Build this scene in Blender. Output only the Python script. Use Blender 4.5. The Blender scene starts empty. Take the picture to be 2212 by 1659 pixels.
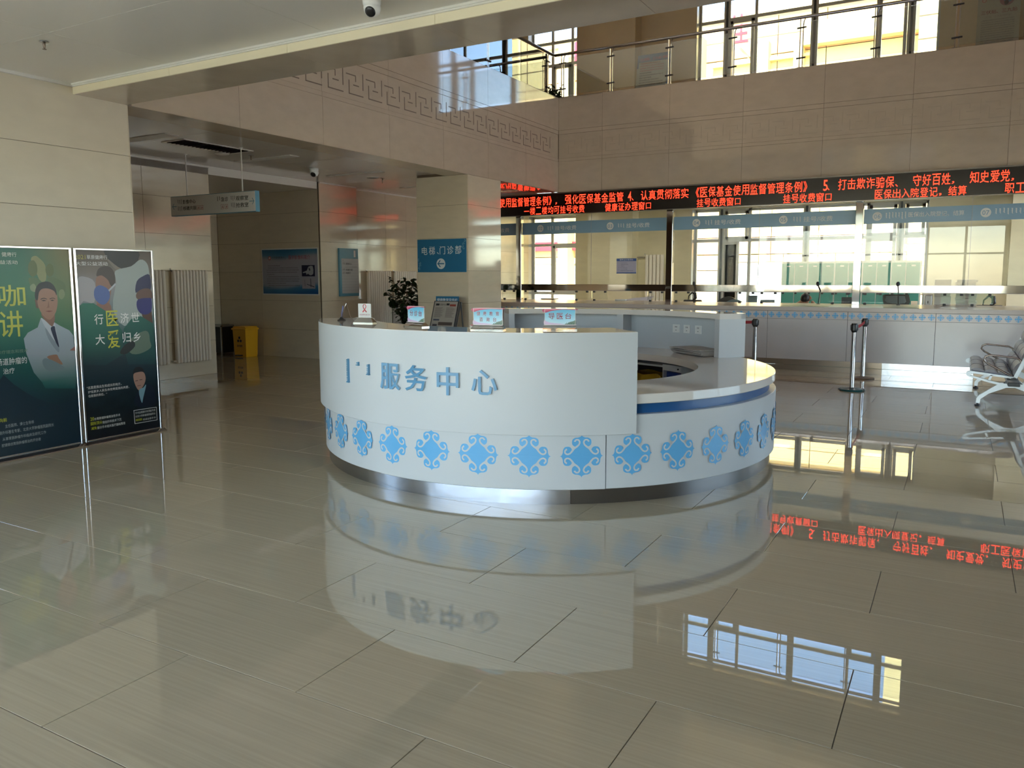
import bpy, bmesh, math, random
from mathutils import Vector, Matrix, Quaternion
from mathutils.geometry import tessellate_polygon

random.seed(7)
PI = math.pi
D = bpy.data
SC = bpy.context.scene
COL = SC.collection

# ------------------------------------------------------------------ camera
EYE = Vector((0.0, 0.0, 1.55))
cam_d = D.cameras.new('camera')
cam = D.objects.new('camera', cam_d)
COL.objects.link(cam)
YAW, PIT, ROL = math.radians(29.61639), math.radians(6.5686), math.radians(-0.14752)
fwd = Vector((-math.sin(YAW) * math.cos(PIT), math.cos(YAW) * math.cos(PIT), -math.sin(PIT)))
rgt = Vector((math.cos(YAW), math.sin(YAW), 0.0))
upv = rgt.cross(fwd)
r2 = math.cos(ROL) * rgt + math.sin(ROL) * upv
u2 = -math.sin(ROL) * rgt + math.cos(ROL) * upv
M = Matrix((( r2.x, u2.x, -fwd.x, EYE.x), (r2.y, u2.y, -fwd.y, EYE.y), (r2.z, u2.z, -fwd.z, EYE.z), (0, 0, 0, 1)))
cam.matrix_world = M
cam_d.sensor_fit = 'HORIZONTAL'
cam_d.sensor_width = 36.0
cam_d.lens = 1706.92 / 2212 * 36.0
cam_d.shift_y = -(829.5 - 792.67) / 2212
cam_d.clip_end = 500
SC.camera = cam

# ------------------------------------------------------------------ sky, sun, exposure
W = D.worlds.new('sky')
SC.world = W
W.use_nodes = True
nt = W.node_tree
bg = nt.nodes['Background']
sky = nt.nodes.new('ShaderNodeTexSky')
sky.sky_type = 'NISHITA'
sky.sun_disc = False
SUN_EL, SUN_AZ = math.radians(54), math.radians(8)   # azimuth measured from -Y towards +X
sky.sun_elevation = SUN_EL
sky.sun_rotation = PI - SUN_AZ
sky.air_density = 1.0
sky.dust_density = 0.6
nt.links.new(sky.outputs[0], bg.inputs['Color'])
bg.inputs['Strength'].default_value = 0.55
sl = D.lights.new('sun', 'SUN')
sl.energy = 9.0
sl.angle = math.radians(0.6)
sl.color = (1.0, 0.93, 0.82)
sun = D.objects.new('sun', sl)
COL.objects.link(sun)
sdir = Vector((math.sin(SUN_AZ) * math.cos(SUN_EL), -math.cos(SUN_AZ) * math.cos(SUN_EL), math.sin(SUN_EL)))
sun.rotation_euler = sdir.to_track_quat('Z', 'Y').to_euler()
sun.location = (20, -20, 30)
vs = SC.view_settings
vs.view_transform = 'Standard'
vs.look = 'None'
vs.gamma = 1.0
vs.use_curve_mapping = False
vs.exposure = 1.35
SC.cycles.max_bounces = 10
SC.cycles.diffuse_bounces = 7
SC.cycles.glossy_bounces = 4
SC.cycles.transparent_max_bounces = 24
SC.cycles.transmission_bounces = 4
SC.cycles.caustics_reflective = False
SC.cycles.caustics_refractive = False
SC.cycles.sample_clamp_indirect = 6.0
SC.cycles.use_denoising = True

# daylight enters through these openings; portals only guide the sampling of the sky
def portal(x0, x1, y, z0, z1, into):
    l = D.lights.new('portal', 'AREA')
    l.shape = 'RECTANGLE'
    l.size = abs(x1 - x0)
    l.size_y = abs(z1 - z0)
    l.cycles.is_portal = True
    o = D.objects.new('sky_portal', l)
    COL.objects.link(o)
    o.location = ((x0 + x1) / 2, y, (z0 + z1) / 2)
    o.rotation_euler = Vector((0, -into, 0)).to_track_quat('Z', 'Y').to_euler()

# ------------------------------------------------------------------ scale of the far group
S = 1.089                     # the far half of the hall was measured on a plane 1/1.089 nearer
def sx(p):                    # measured point -> true place
    return EYE + S * (Vector(p) - EYE)

# ------------------------------------------------------------------ materials
MATS = {}
def mat(name, col, rough=0.5, metal=0.0, ior=1.5, coat=0.0, emit=None, es=1.0, bump=None, noise=None, aniso=0.0):
    m = D.materials.new(name)
    m.use_nodes = True
    b = m.node_tree.nodes['Principled BSDF']
    b.inputs['Base Color'].default_value = (*col, 1)
    b.inputs['Roughness'].default_value = rough
    b.inputs['Metallic'].default_value = metal
    b.inputs['IOR'].default_value = ior
    b.inputs['Coat Weight'].default_value = coat
    b.inputs['Coat Roughness'].default_value = 0.05
    if emit:
        b.inputs['Emission Color'].default_value = (*emit, 1)
        b.inputs['Emission Strength'].default_value = es
    n = m.node_tree.nodes
    L = m.node_tree.links
    if noise or bump:
        geo = n.new('ShaderNodeNewGeometry')
        mp = n.new('ShaderNodeMapping')
        L.new(geo.outputs['Position'], mp.inputs[0])
    if noise:               # (scale xyz, amount, detail)
        sc, amt = noise[0], noise[1]
        mp.inputs['Scale'].default_value = sc
        t = n.new('ShaderNodeTexNoise')
        t.inputs['Scale'].default_value = 1.0
        t.inputs['Detail'].default_value = 4.0
        L.new(mp.outputs[0], t.inputs['Vector'])
        mx = n.new('ShaderNodeMix'); mx.data_type = 'RGBA'
        mx.inputs[6].default_value = (*[c * (1 - amt) for c in col], 1)
        mx.inputs[7].default_value = (*[min(1, c * (1 + amt)) for c in col], 1)
        mr = n.new('ShaderNodeMapRange')
        mr.inputs[1].default_value = 0.3; mr.inputs[2].default_value = 0.7
        L.new(t.outputs['Fac'], mr.inputs[0])
        L.new(mr.outputs[0], mx.inputs[0])
        out = mx.outputs[2]
        if len(noise) > 2:   # tile to tile variation
            oi = n.new('ShaderNodeObjectInfo')
            m2 = n.new('ShaderNodeMath'); m2.operation = 'MULTIPLY_ADD'
            m2.inputs[1].default_value = noise[2]; m2.inputs[2].default_value = 1 - noise[2] / 2
            L.new(oi.outputs['Random'], m2.inputs[0])
            vm = n.new('ShaderNodeVectorMath'); vm.operation = 'SCALE'
            L.new(out, vm.inputs[0]); L.new(m2.outputs[0], vm.inputs['Scale'])
            out = vm.outputs[0]
        L.new(out, b.inputs['Base Color'])
    if bump:                # (scale, strength)
        t = n.new('ShaderNodeTexNoise')
        t.inputs['Scale'].default_value = bump[0]
        L.new(geo.outputs['Position'], t.inputs['Vector'])
        bp = n.new('ShaderNodeBump')
        bp.inputs['Strength'].default_value = bump[1]
        bp.inputs['Distance'].default_value = 0.01
        L.new(t.outputs['Fac'], bp.inputs['Height'])
        L.new(bp.outputs[0], b.inputs['Normal'])
    MATS[name] = m
    return m

def srgb(r, g, b):
    f = lambda c: (c / 255 / 12.92) if c / 255 <= 0.04045 else ((c / 255 + 0.055) / 1.055) ** 2.4
    return (f(r), f(g), f(b))

stone = mat('polished_cream_stone', (0.70, 0.62, 0.49), 0.09, ior=1.75, noise=((4, 4, 14), 0.03, 0.05))
stone_s = mat('satin_cream_stone', (0.66, 0.59, 0.47), 0.35, ior=1.45, noise=((4, 4, 8), 0.03, 0.04))
stone_d = mat('stone_joint', (0.16, 0.115, 0.08), 0.7)
stone_b = mat('polished_beam_stone', (0.58, 0.49, 0.39), 0.05, ior=1.9, noise=((4, 4, 8), 0.05, 0.04), bump=(1.1, 0.02))
floor_m = mat('polished_floor_tile', (0.47, 0.40, 0.285), 0.012, ior=1.95, noise=((1.1, 75, 1), 0.07, 0.05))
grout = mat('grout', (0.13, 0.10, 0.075), 0.6)
paint = mat('ceiling_paint', (0.78, 0.75, 0.70), 0.28, ior=1.45)
paint_g = mat('glossy_ceiling_panel', (0.72, 0.69, 0.65), 0.10, ior=1.6)
paint_w = mat('white_trim_paint', (0.80, 0.78, 0.74), 0.35)
cream = mat('cream_fascia_paint', (0.88, 0.80, 0.60), 0.4)
gyps = mat('office_ceiling_white', (0.78, 0.78, 0.76), 0.6)
plaster = mat('upper_wall_plaster', (0.74, 0.62, 0.46), 0.35, noise=((2, 2, 2), 0.03))
office_wall = mat('office_wall_tile', (0.72, 0.66, 0.48), 0.2, noise=((3, 3, 8), 0.04))
deskw = mat('white_desk_lacquer', (0.545, 0.575, 0.605), 0.34, ior=1.45)
deskw2 = mat('white_desk_top_stone', (0.72, 0.69, 0.66), 0.05, ior=1.6)
motif_b = mat('sky_blue_motif_film', (0.12, 0.40, 0.72), 0.25)
navy = mat('desk_blue_band', (0.012, 0.085, 0.25), 0.3)
letter = mat('steel_blue_letter', (0.10, 0.27, 0.46), 0.22)
letter_side = mat('acrylic_letter_edge', (0.42, 0.58, 0.72), 0.15)
steel = mat('brushed_steel', (0.50, 0.50, 0.52), 0.24, 1.0, bump=(6, 0.25))
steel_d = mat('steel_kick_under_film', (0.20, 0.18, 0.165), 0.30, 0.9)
chrome = mat('mirror_steel', (0.66, 0.64, 0.62), 0.06, 1.0, bump=(2.2, 0.10))
tube_m = mat('railing_steel', (0.50, 0.49, 0.50), 0.14, 1.0)
black = mat('black_plastic', (0.012, 0.012, 0.014), 0.35)
dark = mat('dark_grey_plastic', (0.05, 0.05, 0.055), 0.5)
white = mat('white_plastic', (0.78, 0.78, 0.77), 0.35)
card = mat('white_card', (0.74, 0.74, 0.73), 0.5)
alu = mat('white_window_frame', (0.70, 0.72, 0.72), 0.35)
alu_d = mat('dark_window_mullion', (0.07, 0.09, 0.11), 0.4)
reveal = mat('window_reveal_tile', (0.72, 0.76, 0.80), 0.2)
counter_w = mat('counter_panel_white', (0.60, 0.57, 0.57), 0.16, noise=((4, 4, 4), 0.02))
counter_top = mat('counter_top_stone', (0.50, 0.44, 0.42), 0.2)
film = mat('blue_glass_film', (0.24, 0.42, 0.60), 0.3)
film_t = mat('film_lettering', (0.80, 0.82, 0.82), 0.5)
led_case = mat('led_case_black', (0.006, 0.004, 0.004), 0.25)
rad_m = mat('radiator_enamel', (0.86, 0.80, 0.72), 0.3)
green_c = mat('green_cabinet_steel', (0.06, 0.29, 0.24), 0.3)
silver = mat('cabinet_silver_edge', (0.55, 0.58, 0.56), 0.35, 0.3)
yellow_p = mat('yellow_bin_plastic', (0.85, 0.45, 0.02), 0.4)
bluesign = mat('sign_blue', (0.018, 0.16, 0.34), 0.35)
signblue2 = mat('sign_light_blue', (0.09, 0.29, 0.42), 0.35)
signtext = mat('sign_lettering', (0.72, 0.78, 0.82), 0.4)
textblack = mat('black_lettering', (0.02, 0.02, 0.02), 0.5)
textred = mat('red_lettering', (0.36, 0.01, 0.02), 0.5)
navy_l = mat('navy_vinyl', (0.010, 0.016, 0.075), 0.22, coat=0.35)
seat_top = mat('seat_pad_vinyl_sheen', (0.10, 0.085, 0.11), 0.28, coat=0.2)  # navy pads greyed, their sheen painted into the colour
cast = mat('cast_aluminium', (0.42, 0.45, 0.48), 0.35, 0.6)
leaf_m = mat('ficus_leaf', (0.012, 0.035, 0.012), 0.3)
leaf_l = mat('broad_leaf', (0.05, 0.12, 0.06), 0.35)
bark = mat('plant_stem', (0.07, 0.045, 0.025), 0.7)
potm = mat('white_pot', (0.6, 0.6, 0.58), 0.3)
red_belt = mat('red_belt', (0.38, 0.02, 0.03), 0.6)
teal_base = mat('teal_base_enamel', (0.01, 0.075, 0.085), 0.25)
bronze = mat('bronze_base', (0.30, 0.24, 0.19), 0.3, 0.9)
paper = mat('newsprint', (0.42, 0.40, 0.38), 0.7)
paper_w = mat('office_paper', (0.80, 0.79, 0.74), 0.6)
hair_m = mat('black_hair', (0.008, 0.007, 0.007), 0.5)
skin = mat('skin', (0.42, 0.24, 0.17), 0.5)
cloth_w = mat('white_coat', (0.6, 0.6, 0.6), 0.8)
ystone = mat('yellow_stone_cladding', (0.86, 0.67, 0.30), 0.6, noise=((1, 1, 1), 0.04, 0.06))
ystone_o = mat('orange_stone_band', (0.70, 0.40, 0.20), 0.6)
y_joint = mat('cladding_joint', (0.20, 0.13, 0.07), 0.8)
outwin = mat('outside_window_glass', (0.36, 0.44, 0.46), 0.25)
redsign = mat('red_outdoor_sign', (0.62, 0.03, 0.05), 0.5)
pave = mat('light_paving', (0.66, 0.63, 0.58), 0.8, noise=((0.6, 0.6, 1), 0.08))
grass = mat('lawn', (0.07, 0.14, 0.03), 0.9)
lamp_on = mat('lit_lamp_panel', (0.8, 0.8, 0.8), 0.4, emit=(1.0, 0.93, 0.82), es=7.0)
lampm = mat('lamp_diffuser', (0.75, 0.74, 0.72), 0.4)
bluebox = mat('blue_folder', (0.01, 0.04, 0.25), 0.4)
ybag = mat('yellow_bag', (0.50, 0.33, 0.02), 0.45)
acry_g = mat('acrylic_edge', (0.55, 0.52, 0.52), 0.1)

def led_material():
    m = mat('led_red', (0.05, 0.0, 0.0), 0.5, emit=(1.0, 0.035, 0.012), es=9.0)
    n, L = m.node_tree.nodes, m.node_tree.links
    b = n['Principled BSDF']
    geo = n.new('ShaderNodeNewGeometry')
    sp = n.new('ShaderNodeSeparateXYZ')
    L.new(geo.outputs['Position'], sp.inputs[0])
    outs = []
    for ax in (0, 2):
        a = n.new('ShaderNodeMath'); a.operation = 'MULTIPLY'; a.inputs[1].default_value = 2 * PI / 0.0118
        L.new(sp.outputs[ax], a.inputs[0])
        s = n.new('ShaderNodeMath'); s.operation = 'SINE'
        L.new(a.outputs[0], s.inputs[0])
        c = n.new('ShaderNodeMath'); c.operation = 'MULTIPLY_ADD'; c.inputs[1].default_value = 0.42; c.inputs[2].default_value = 0.58
        L.new(s.outputs[0], c.inputs[0])
        outs.append(c.outputs[0])
    p = n.new('ShaderNodeMath'); p.operation = 'MULTIPLY'
    L.new(outs[0], p.inputs[0]); L.new(outs[1], p.inputs[1])
    q = n.new('ShaderNodeMath'); q.operation = 'MULTIPLY'; q.inputs[1].default_value = 5.0
    L.new(p.outputs[0], q.inputs[0])
    L.new(q.outputs[0], b.inputs['Emission Strength'])
    return m
led = led_material()

def glass_material(name, tint, refl=1.0):
    m = D.materials.new(name); m.use_nodes = True
    n, L = m.node_tree.nodes, m.node_tree.links
    n.clear()
    out = n.new('ShaderNodeOutputMaterial')
    t = n.new('ShaderNodeBsdfTransparent'); t.inputs[0].default_value = (*tint, 1)
    g = n.new('ShaderNodeBsdfGlossy'); g.inputs['Roughness'].default_value = 0.0
    fr = n.new('ShaderNodeFresnel'); fr.inputs[0].default_value = 1.5
    mu = n.new('ShaderNodeMath'); mu.operation = 'MULTIPLY'; mu.inputs[1].default_value = refl; mu.use_clamp = True
    mx = n.new('ShaderNodeMixShader')
    L.new(fr.outputs[0], mu.inputs[0]); L.new(mu.outputs[0], mx.inputs[0])
    L.new(t.outputs[0], mx.inputs[1]); L.new(g.outputs[0], mx.inputs[2]); L.new(mx.outputs[0], out.inputs[0])
    MATS[name] = m
    return m
glass = glass_material('window_glass', (0.96, 0.98, 0.975), 1.0)
glass_c = glass_material('cashier_glass', (0.95, 0.97, 0.96), 0.85)
glass_r = glass_material('railing_glass', (0.90, 0.95, 0.94), 2.6)
acry = glass_material('clear_acrylic', (0.86, 0.86, 0.86), 2.5)

def print_material():
    m = mat('printed_surface', (1, 1, 1), 0.35)
    n, L = m.node_tree.nodes, m.node_tree.links
    a = n.new('ShaderNodeVertexColor'); a.layer_name = 'Col'
    L.new(a.outputs[0], n['Principled BSDF'].inputs['Base Color'])
    return m
printed = print_material()

# ------------------------------------------------------------------ mesh building
class MB:
    def __init__(s):
        s.v, s.f, s.m, s.c, s.mats = [], [], [], [], []
    def mi(s, m):
        if m is None: m = s.mats[0] if s.mats else None
        if m not in s.mats: s.mats.append(m)
        return s.mats.index(m)
    def add(s, vs_, fs, m=None, col=None):
        o = len(s.v)
        s.v += [Vector(p) for p in vs_]
        k = s.mi(m) if m is not None else 0
        for f in fs:
            s.f.append([i + o for i in f]); s.m.append(k)
        s.c += (col if isinstance(col, list) else [col or (1, 1, 1)] * len(vs_))
        return s
    def box(s, x0, x1, y0, y1, z0, z1, m=None, bevel=0):
        if bevel:
            b = bevel
            X, Y, Z = (x0, x1), (y0, y1), (z0, z1)
            vs_ = []; ids = {}
            for i in (0, 1):
                for j in (0, 1):
                    for k in (0, 1):
                        for a in range(3):
                            p = [X[i], Y[j], Z[k]]
                            sg = [b if q == 0 else -b for q in (i, j, k)]
                            for q in range(3):
                                if q != a: p[q] += sg[q]
                            ids[(i, j, k, a)] = len(vs_); vs_.append(p)
            bm = bmesh.new()
            bv = [bm.verts.new(p) for p in vs_]
            r = bmesh.ops.convex_hull(bm, input=bv)
            bm.verts.index_update()
            vv = [v.co.copy() for v in bm.verts]
            ff = [[v.index for v in f.verts] for f in bm.faces]
            bm.free()
            return s.add(vv, ff, m)
        vs_ = [(x0, y0, z0), (x1, y0, z0), (x1, y1, z0), (x0, y1, z0), (x0, y0, z1), (x1, y0, z1), (x1, y1, z1), (x0, y1, z1)]
        return s.add(vs_, [(0, 3, 2, 1), (4, 5, 6, 7), (0, 1, 5, 4), (1, 2, 6, 5), (2, 3, 7, 6), (3, 0, 4, 7)], m)
    def obox(s, c, ax, ay, az, hx, hy, hz, m=None):
        c, ax, ay, az = map(Vector, (c, ax, ay, az))
        vs_ = [c + ax * (i * hx) + ay * (j * hy) + az * (k * hz) for k in (-1, 1) for (i, j) in ((-1, -1), (1, -1), (1, 1), (-1, 1))]
        return s.add(vs_, [(0, 3, 2, 1), (4, 5, 6, 7), (0, 1, 5, 4), (1, 2, 6, 5), (2, 3, 7, 6), (3, 0, 4, 7)], m)
    def tube(s, pts, r, n=10, m=None, closed=False, sy=1.0):
        pts = [Vector(p) for p in pts]
        rs = r if isinstance(r, (list, tuple)) else [r] * len(pts)
        vs_, fs = [], []
        up = Vector((0, 0, 1))
        N = len(pts)
        prev = None
        for i, p in enumerate(pts):
            if closed: t = (pts[(i + 1) % N] - pts[i - 1]).normalized()
            else: t = (pts[min(i + 1, N - 1)] - pts[max(i - 1, 0)]).normalized()
            a = prev if prev is not None else (Vector((1, 0, 0)) if abs(t.z) > 0.9 else up)
            a = (a - t * a.dot(t))
            if a.length < 1e-5: a = Vector((0, 1, 0)) - t * t.y
            a.normalize(); prev = a
            b = t.cross(a)
            for k in range(n):
                an = 2 * PI * k / n
                vs_.append(p + a * (rs[i] * math.cos(an) * sy) + b * (rs[i] * math.sin(an)))
        for i in range(N if closed else N - 1):
            j = (i + 1) % N
            for k in range(n):
                k2 = (k + 1) % n
                fs.append((i * n + k, i * n + k2, j * n + k2, j * n + k))
        if not closed:
            fs.append(tuple(range(n - 1, -1, -1))); fs.append(tuple((N - 1) * n + k for k in range(n)))
        return s.add(vs_, fs, m)
    def lathe(s, c, prof, n=24, m=None, axis=(0, 0, 1)):
        c = Vector(c); q = Vector((0, 0, 1)).rotation_difference(Vector(axis))
        vs_, fs = [], []
        for (r, z) in prof:
            for k in range(n):
                a = 2 * PI * k / n
                vs_.append(c + q @ Vector((r * math.cos(a), r * math.sin(a), z)))
        for i in range(len(prof) - 1):
            for k in range(n):
                k2 = (k + 1) % n
                fs.append((i * n + k, i * n + k2, (i + 1) * n + k2, (i + 1) * n + k))
        fs.append(tuple(range(n - 1, -1, -1))); fs.append(tuple((len(prof) - 1) * n + k for k in range(n)))
        return s.add(vs_, fs, m)
    def prism(s, pts, O, U, V, N, t, m=None, side=None):
        """2D outline extruded along N by t, tessellated caps"""
        O, U, V, N = map(Vector, (O, U, V, N))
        n = len(pts)
        area = sum(pts[i][0] * pts[(i + 1) % n][1] - pts[(i + 1) % n][0] * pts[i][1] for i in range(n))
        if area < 0: pts = pts[::-1]
        tri = tessellate_polygon([[Vector((p[0], p[1], 0)) for p in pts]])
        vs_ = [O + U * p[0] + V * p[1] for p in pts] + [O + U * p[0] + V * p[1] + N * t for p in pts]
        fs = []
        for a in tri:
            a = list(a)
            q = [pts[i] for i in a]
            ar = (q[1][0] - q[0][0]) * (q[2][1] - q[0][1]) - (q[2][0] - q[0][0]) * (q[1][1] - q[0][1])
            if ar < 0: a = a[::-1]
            fs.append(tuple(i + n for i in a)); fs.append(tuple(a[::-1]))
        s.add(vs_, fs, m)
        fs = [(i, (i + 1) % n, (i + 1) % n + n, i + n) for i in range(n)]
        return s.add(vs_, fs, side or m)
    def arc(s, c, R0, R1, a0, a1, z0, z1, n=48, m=None, bev=0):
        """annular segment (angles in degrees)"""
        full = abs(a1 - a0) >= 359.9
        N = n if full else n + 1
        vs_ = []
        prof = [(R0, z0), (R1, z0), (R1, z1), (R0, z1)]
        if bev: prof = [(R0, z0), (R1 - bev, z0), (R1, z0 + bev), (R1, z1 - bev), (R1 - bev, z1), (R0, z1)]
        K = len(prof)
        for i in range(N):
            a = math.radians(a0 + (a1 - a0) * i / n)
            for (r, z) in prof:
                vs_.append((c[0] + r * math.cos(a), c[1] + r * math.sin(a), z))
        fs = []
        for i in range(n):
            j = (i + 1) % N
            for k in range(K):
                k2 = (k + 1) % K
                fs.append((i * K + k, j * K + k, j * K + k2, i * K + k2))
        if not full:
            fs.append(tuple(range(K))); fs.append(tuple((N - 1) * K + k for k in range(K - 1, -1, -1)))
        return s.add(vs_, fs, m)
    def build(s, name, m=None, parent=None, far=False, smooth=False, auto=None):
        me = D.meshes.new(name)
        vs_ = [sx(p) for p in s.v] if far else s.v
        if parent is not None:
            w = WLOC[parent.name]
            vs_ = [p - w for p in vs_]
        me.from_pydata([tuple(p) for p in vs_], [], s.f)
        mats = s.mats if s.mats else [m]
        if m is not None and not s.mats: mats = [m]
        for q in mats: me.materials.append(q)
        if len(mats) > 1: me.polygons.foreach_set('material_index', s.m)
        if any(c != (1, 1, 1) for c in s.c):
            ca = me.color_attributes.new('Col', 'FLOAT_COLOR', 'POINT')
            ca.data.foreach_set('color', [x for c in s.c for x in (*c, 1.0)])
        if smooth or auto:
            me.polygons.foreach_set('use_smooth', [True] * len(me.polygons))
            if auto: me.set_sharp_from_angle(angle=math.radians(auto))
        me.update()
        o = D.objects.new(name, me)
        COL.objects.link(o)
        if parent is not None:
            o.parent = parent
            WLOC[o.name] = WLOC[parent.name].copy()
        else:
            WLOC[o.name] = Vector((0, 0, 0))
        return o

WLOC = {}
def tag(o, label=None, cat=None, group=None, kind=None):
    if label: o['label'] = label
    if cat: o['category'] = cat
    if group: o['group'] = group
    if kind: o['kind'] = kind
    return o
def thing(name, label, cat, loc=(0, 0, 0), group=None, far=False):
    o = D.objects.new(name, None)
    COL.objects.link(o)
    p = sx(loc) if far else Vector(loc)
    o.location = p
    WLOC[o.name] = p.copy()
    return tag(o, label, cat, group)
def solo(mb, name, m, label, cat, group=None, far=False, **k):
    o = mb.build(name, m, None, far, **k)
    # origin to the base centre
    xs = [v.co for v in o.data.vertices]
    lo = Vector((min(p.x for p in xs), min(p.y for p in xs), min(p.z for p in xs)))
    hi = Vector((max(p.x for p in xs), max(p.y for p in xs), max(p.z for p in xs)))
    c = (lo + hi) / 2; c.z = lo.z
    o.data.transform(Matrix.Translation(-c)); o.location = c
    WLOC[o.name] = c
    return tag(o, label, cat, group)
def struct(name, mb, m=None, far=False, **k):
    o = mb.build(name, m, None, far, **k)
    o['kind'] = 'structure'
    return o
def rebase(o, loc):
    """give a setting object an origin at loc before children are added"""
    loc = Vector(loc)
    o.data.transform(Matrix.Translation(-loc)); o.location = loc
    WLOC[o.name] = loc
def kids(o): return [c for c in D.objects if c.parent == o]
def dup(o, loc=None, rotz=None, label=None, group=None, parent=None):
    c = o.copy(); COL.objects.link(c)
    if loc is not None: c.location = loc
    if rotz is not None: c.rotation_euler = (0, 0, rotz)
    if parent is not None: c.parent = parent
    if label: c['label'] = label
    if group: c['group'] = group
    WLOC[c.name] = Vector(c.location)
    for k in list(o.children): dup(k, parent=c)
    return c
def child_copy(src, loc_world, parent, name=None):
    """a further part sharing src's mesh"""
    c = D.objects.new(name or src.name.split('.')[0], src.data)
    COL.objects.link(c)
    c.parent = parent
    c.location = Vector(loc_world) - WLOC[parent.name]
    WLOC[c.name] = Vector(loc_world)
    return c

_unit = {}
def tile_part(name, m, parent, x0, x1, y0, y1, z0, z1, bev=0.0012):
    """a slab placed as its own object; slabs of one size share one mesh"""
    dx, dy, dz = x1 - x0, y1 - y0, z1 - z0
    key = (name, m.name, round(dx, 3), round(dy, 3), round(dz, 3))
    if key not in _unit:
        mb = MB(); mb.box(-dx / 2, dx / 2, -dy / 2, dy / 2, -dz / 2, dz / 2, bevel=bev)
        me = D.meshes.new(name)
        me.from_pydata([tuple(p) for p in mb.v], [], mb.f); me.materials.append(m)
        _unit[key] = me
    o = D.objects.new(name, _unit[key]); COL.objects.link(o)
    o.parent = parent
    o.location = Vector(((x0 + x1) / 2, (y0 + y1) / 2, (z0 + z1) / 2)) - WLOC[parent.name]
    return o
def rows_between(a, b, cuts):
    e = [a] + [c for c in cuts if a + 0.02 < c < b - 0.02] + [b]
    return list(zip(e[:-1], e[1:]))
def wall_tiles(parent, axis, c, out, a0, a1, z0, z1, zc, ac, m=stone, t=0.012, g=0.0035, name='stone_panel'):
    """slabs on a wall plane axis=c whose face is at c, set on the backing behind it (out=+1/-1 is the side faced)"""
    for (p, q) in rows_between(a0, a1, ac):
        for (r, s_) in rows_between(z0, z1, zc):
            lo, hi = (c - t, c) if out > 0 else (c, c + t)
            if axis == 'x': tile_part(name, m, parent, lo, hi, p + g / 2, q - g / 2, r + g / 2, s_ - g / 2)
            else: tile_part(name, m, parent, p + g / 2, q - g / 2, lo, hi, r + g / 2, s_ - g / 2)

# ------------------------------------------------------------------ lettering
_tc = {}
def glyphs(s, bold=0.0, res=2):
    bold = min(bold, 0.012 if s in ('服', '务', '中', '心') else 0.006)
    k = (s, bold, res)
    if k in _tc: return _tc[k]
    c = D.curves.new('t', 'FONT'); c.body = s; c.resolution_u = res; c.offset = bold
    o = D.objects.new('t', c); COL.objects.link(o)
    dg = bpy.context.evaluated_depsgraph_get()
    me = D.meshes.new_from_object(o.evaluated_get(dg))
    vs_ = [(v.co.x, v.co.y) for v in me.vertices]
    fs = [tuple(p.vertices) for p in me.polygons]
    D.objects.remove(o); D.curves.remove(c); D.meshes.remove(me)
    _tc[k] = (vs_, fs)
    return _tc[k]
def lettering(mb, s, u0, u1, v0, v1, O, U, V, N=None, t=0.0, m=None, bold=0.0, side=None, col=None, mirror=False):
    """the characters of s fitted into the box u0..u1 x v0..v1 of the plane O,U,V; extruded by t along N when t > 0"""
    vs_, fs = glyphs(s, bold)
    if not vs_: return
    a0, a1 = min(p[0] for p in vs_), max(p[0] for p in vs_)
    b0, b1 = min(p[1] for p in vs_), max(p[1] for p in vs_)
    O, U, V = Vector(O), Vector(U), Vector(V)
    N = Vector(N) if N is not None else U.cross(V)
    def w(p, h=0):
        fx = (p[0] - a0) / (a1 - a0)
        if mirror: fx = 1 - fx
        return O + U * (u0 + fx * (u1 - u0)) + V * (v0 + (p[1] - b0) / (b1 - b0) * (v1 - v0)) + N * h
    ff = [f[::-1] for f in fs] if mirror else fs
    mb.add([w(p, t) for p in vs_], ff, m, col=[col] * len(vs_) if col else None)
    if t > 0:
        cnt = {}
        for f in ff:
            for i in range(len(f)):
                e = (f[i], f[(i + 1) % len(f)])
                cnt[e] = 1
        ed = [e for e in cnt if (e[1], e[0]) not in cnt]
        n = len(vs_)
        mb.add([w(p, 0) for p in vs_] + [w(p, t) for p in vs_], [(a, b, b + n, a + n) for (a, b) in ed], side or m)
def script_lines(mb, n, u0, u1, v0, v1, O, U, V, m=None, t=0.0008, seed=1, col=None, w=0.22):
    """vertical Mongolian-script words: a spine with teeth"""
    rnd = random.Random(seed)
    O, U, V = Vector(O), Vector(U), Vector(V); N = U.cross(V)
    pitch = (u1 - u0) / n
    for i in range(n):
        c = u0 + pitch * (i + 0.55); sw = pitch * 0.16
        top = v1 - rnd.random() * 0.1 * (v1 - v0); bot = v0 + rnd.random() * 0.25 * (v1 - v0)
        def q(a, b, c_, d): mb.add([O + U * a + V * c_ + N * t, O + U * b + V * c_ + N * t, O + U * b + V * d + N * t, O + U * a + V * d + N * t], [(0, 1, 2, 3)], m, col=[col] * 4 if col else None)
        q(c, c + sw, bot, top)
        z = top - 0.05 * (v1 - v0)
        while z > bot + 0.12 * (v1 - v0):
            h = 0.05 * (v1 - v0)
            q(c - pitch * w, c, z - h, z)
            z -= h * (1.7 + rnd.random() * 1.6)
        q(c, c + pitch * 0.3, bot, bot + 0.05 * (v1 - v0))
        q(c - pitch * 0.25, c, top - 0.04 * (v1 - v0), top)

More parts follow.
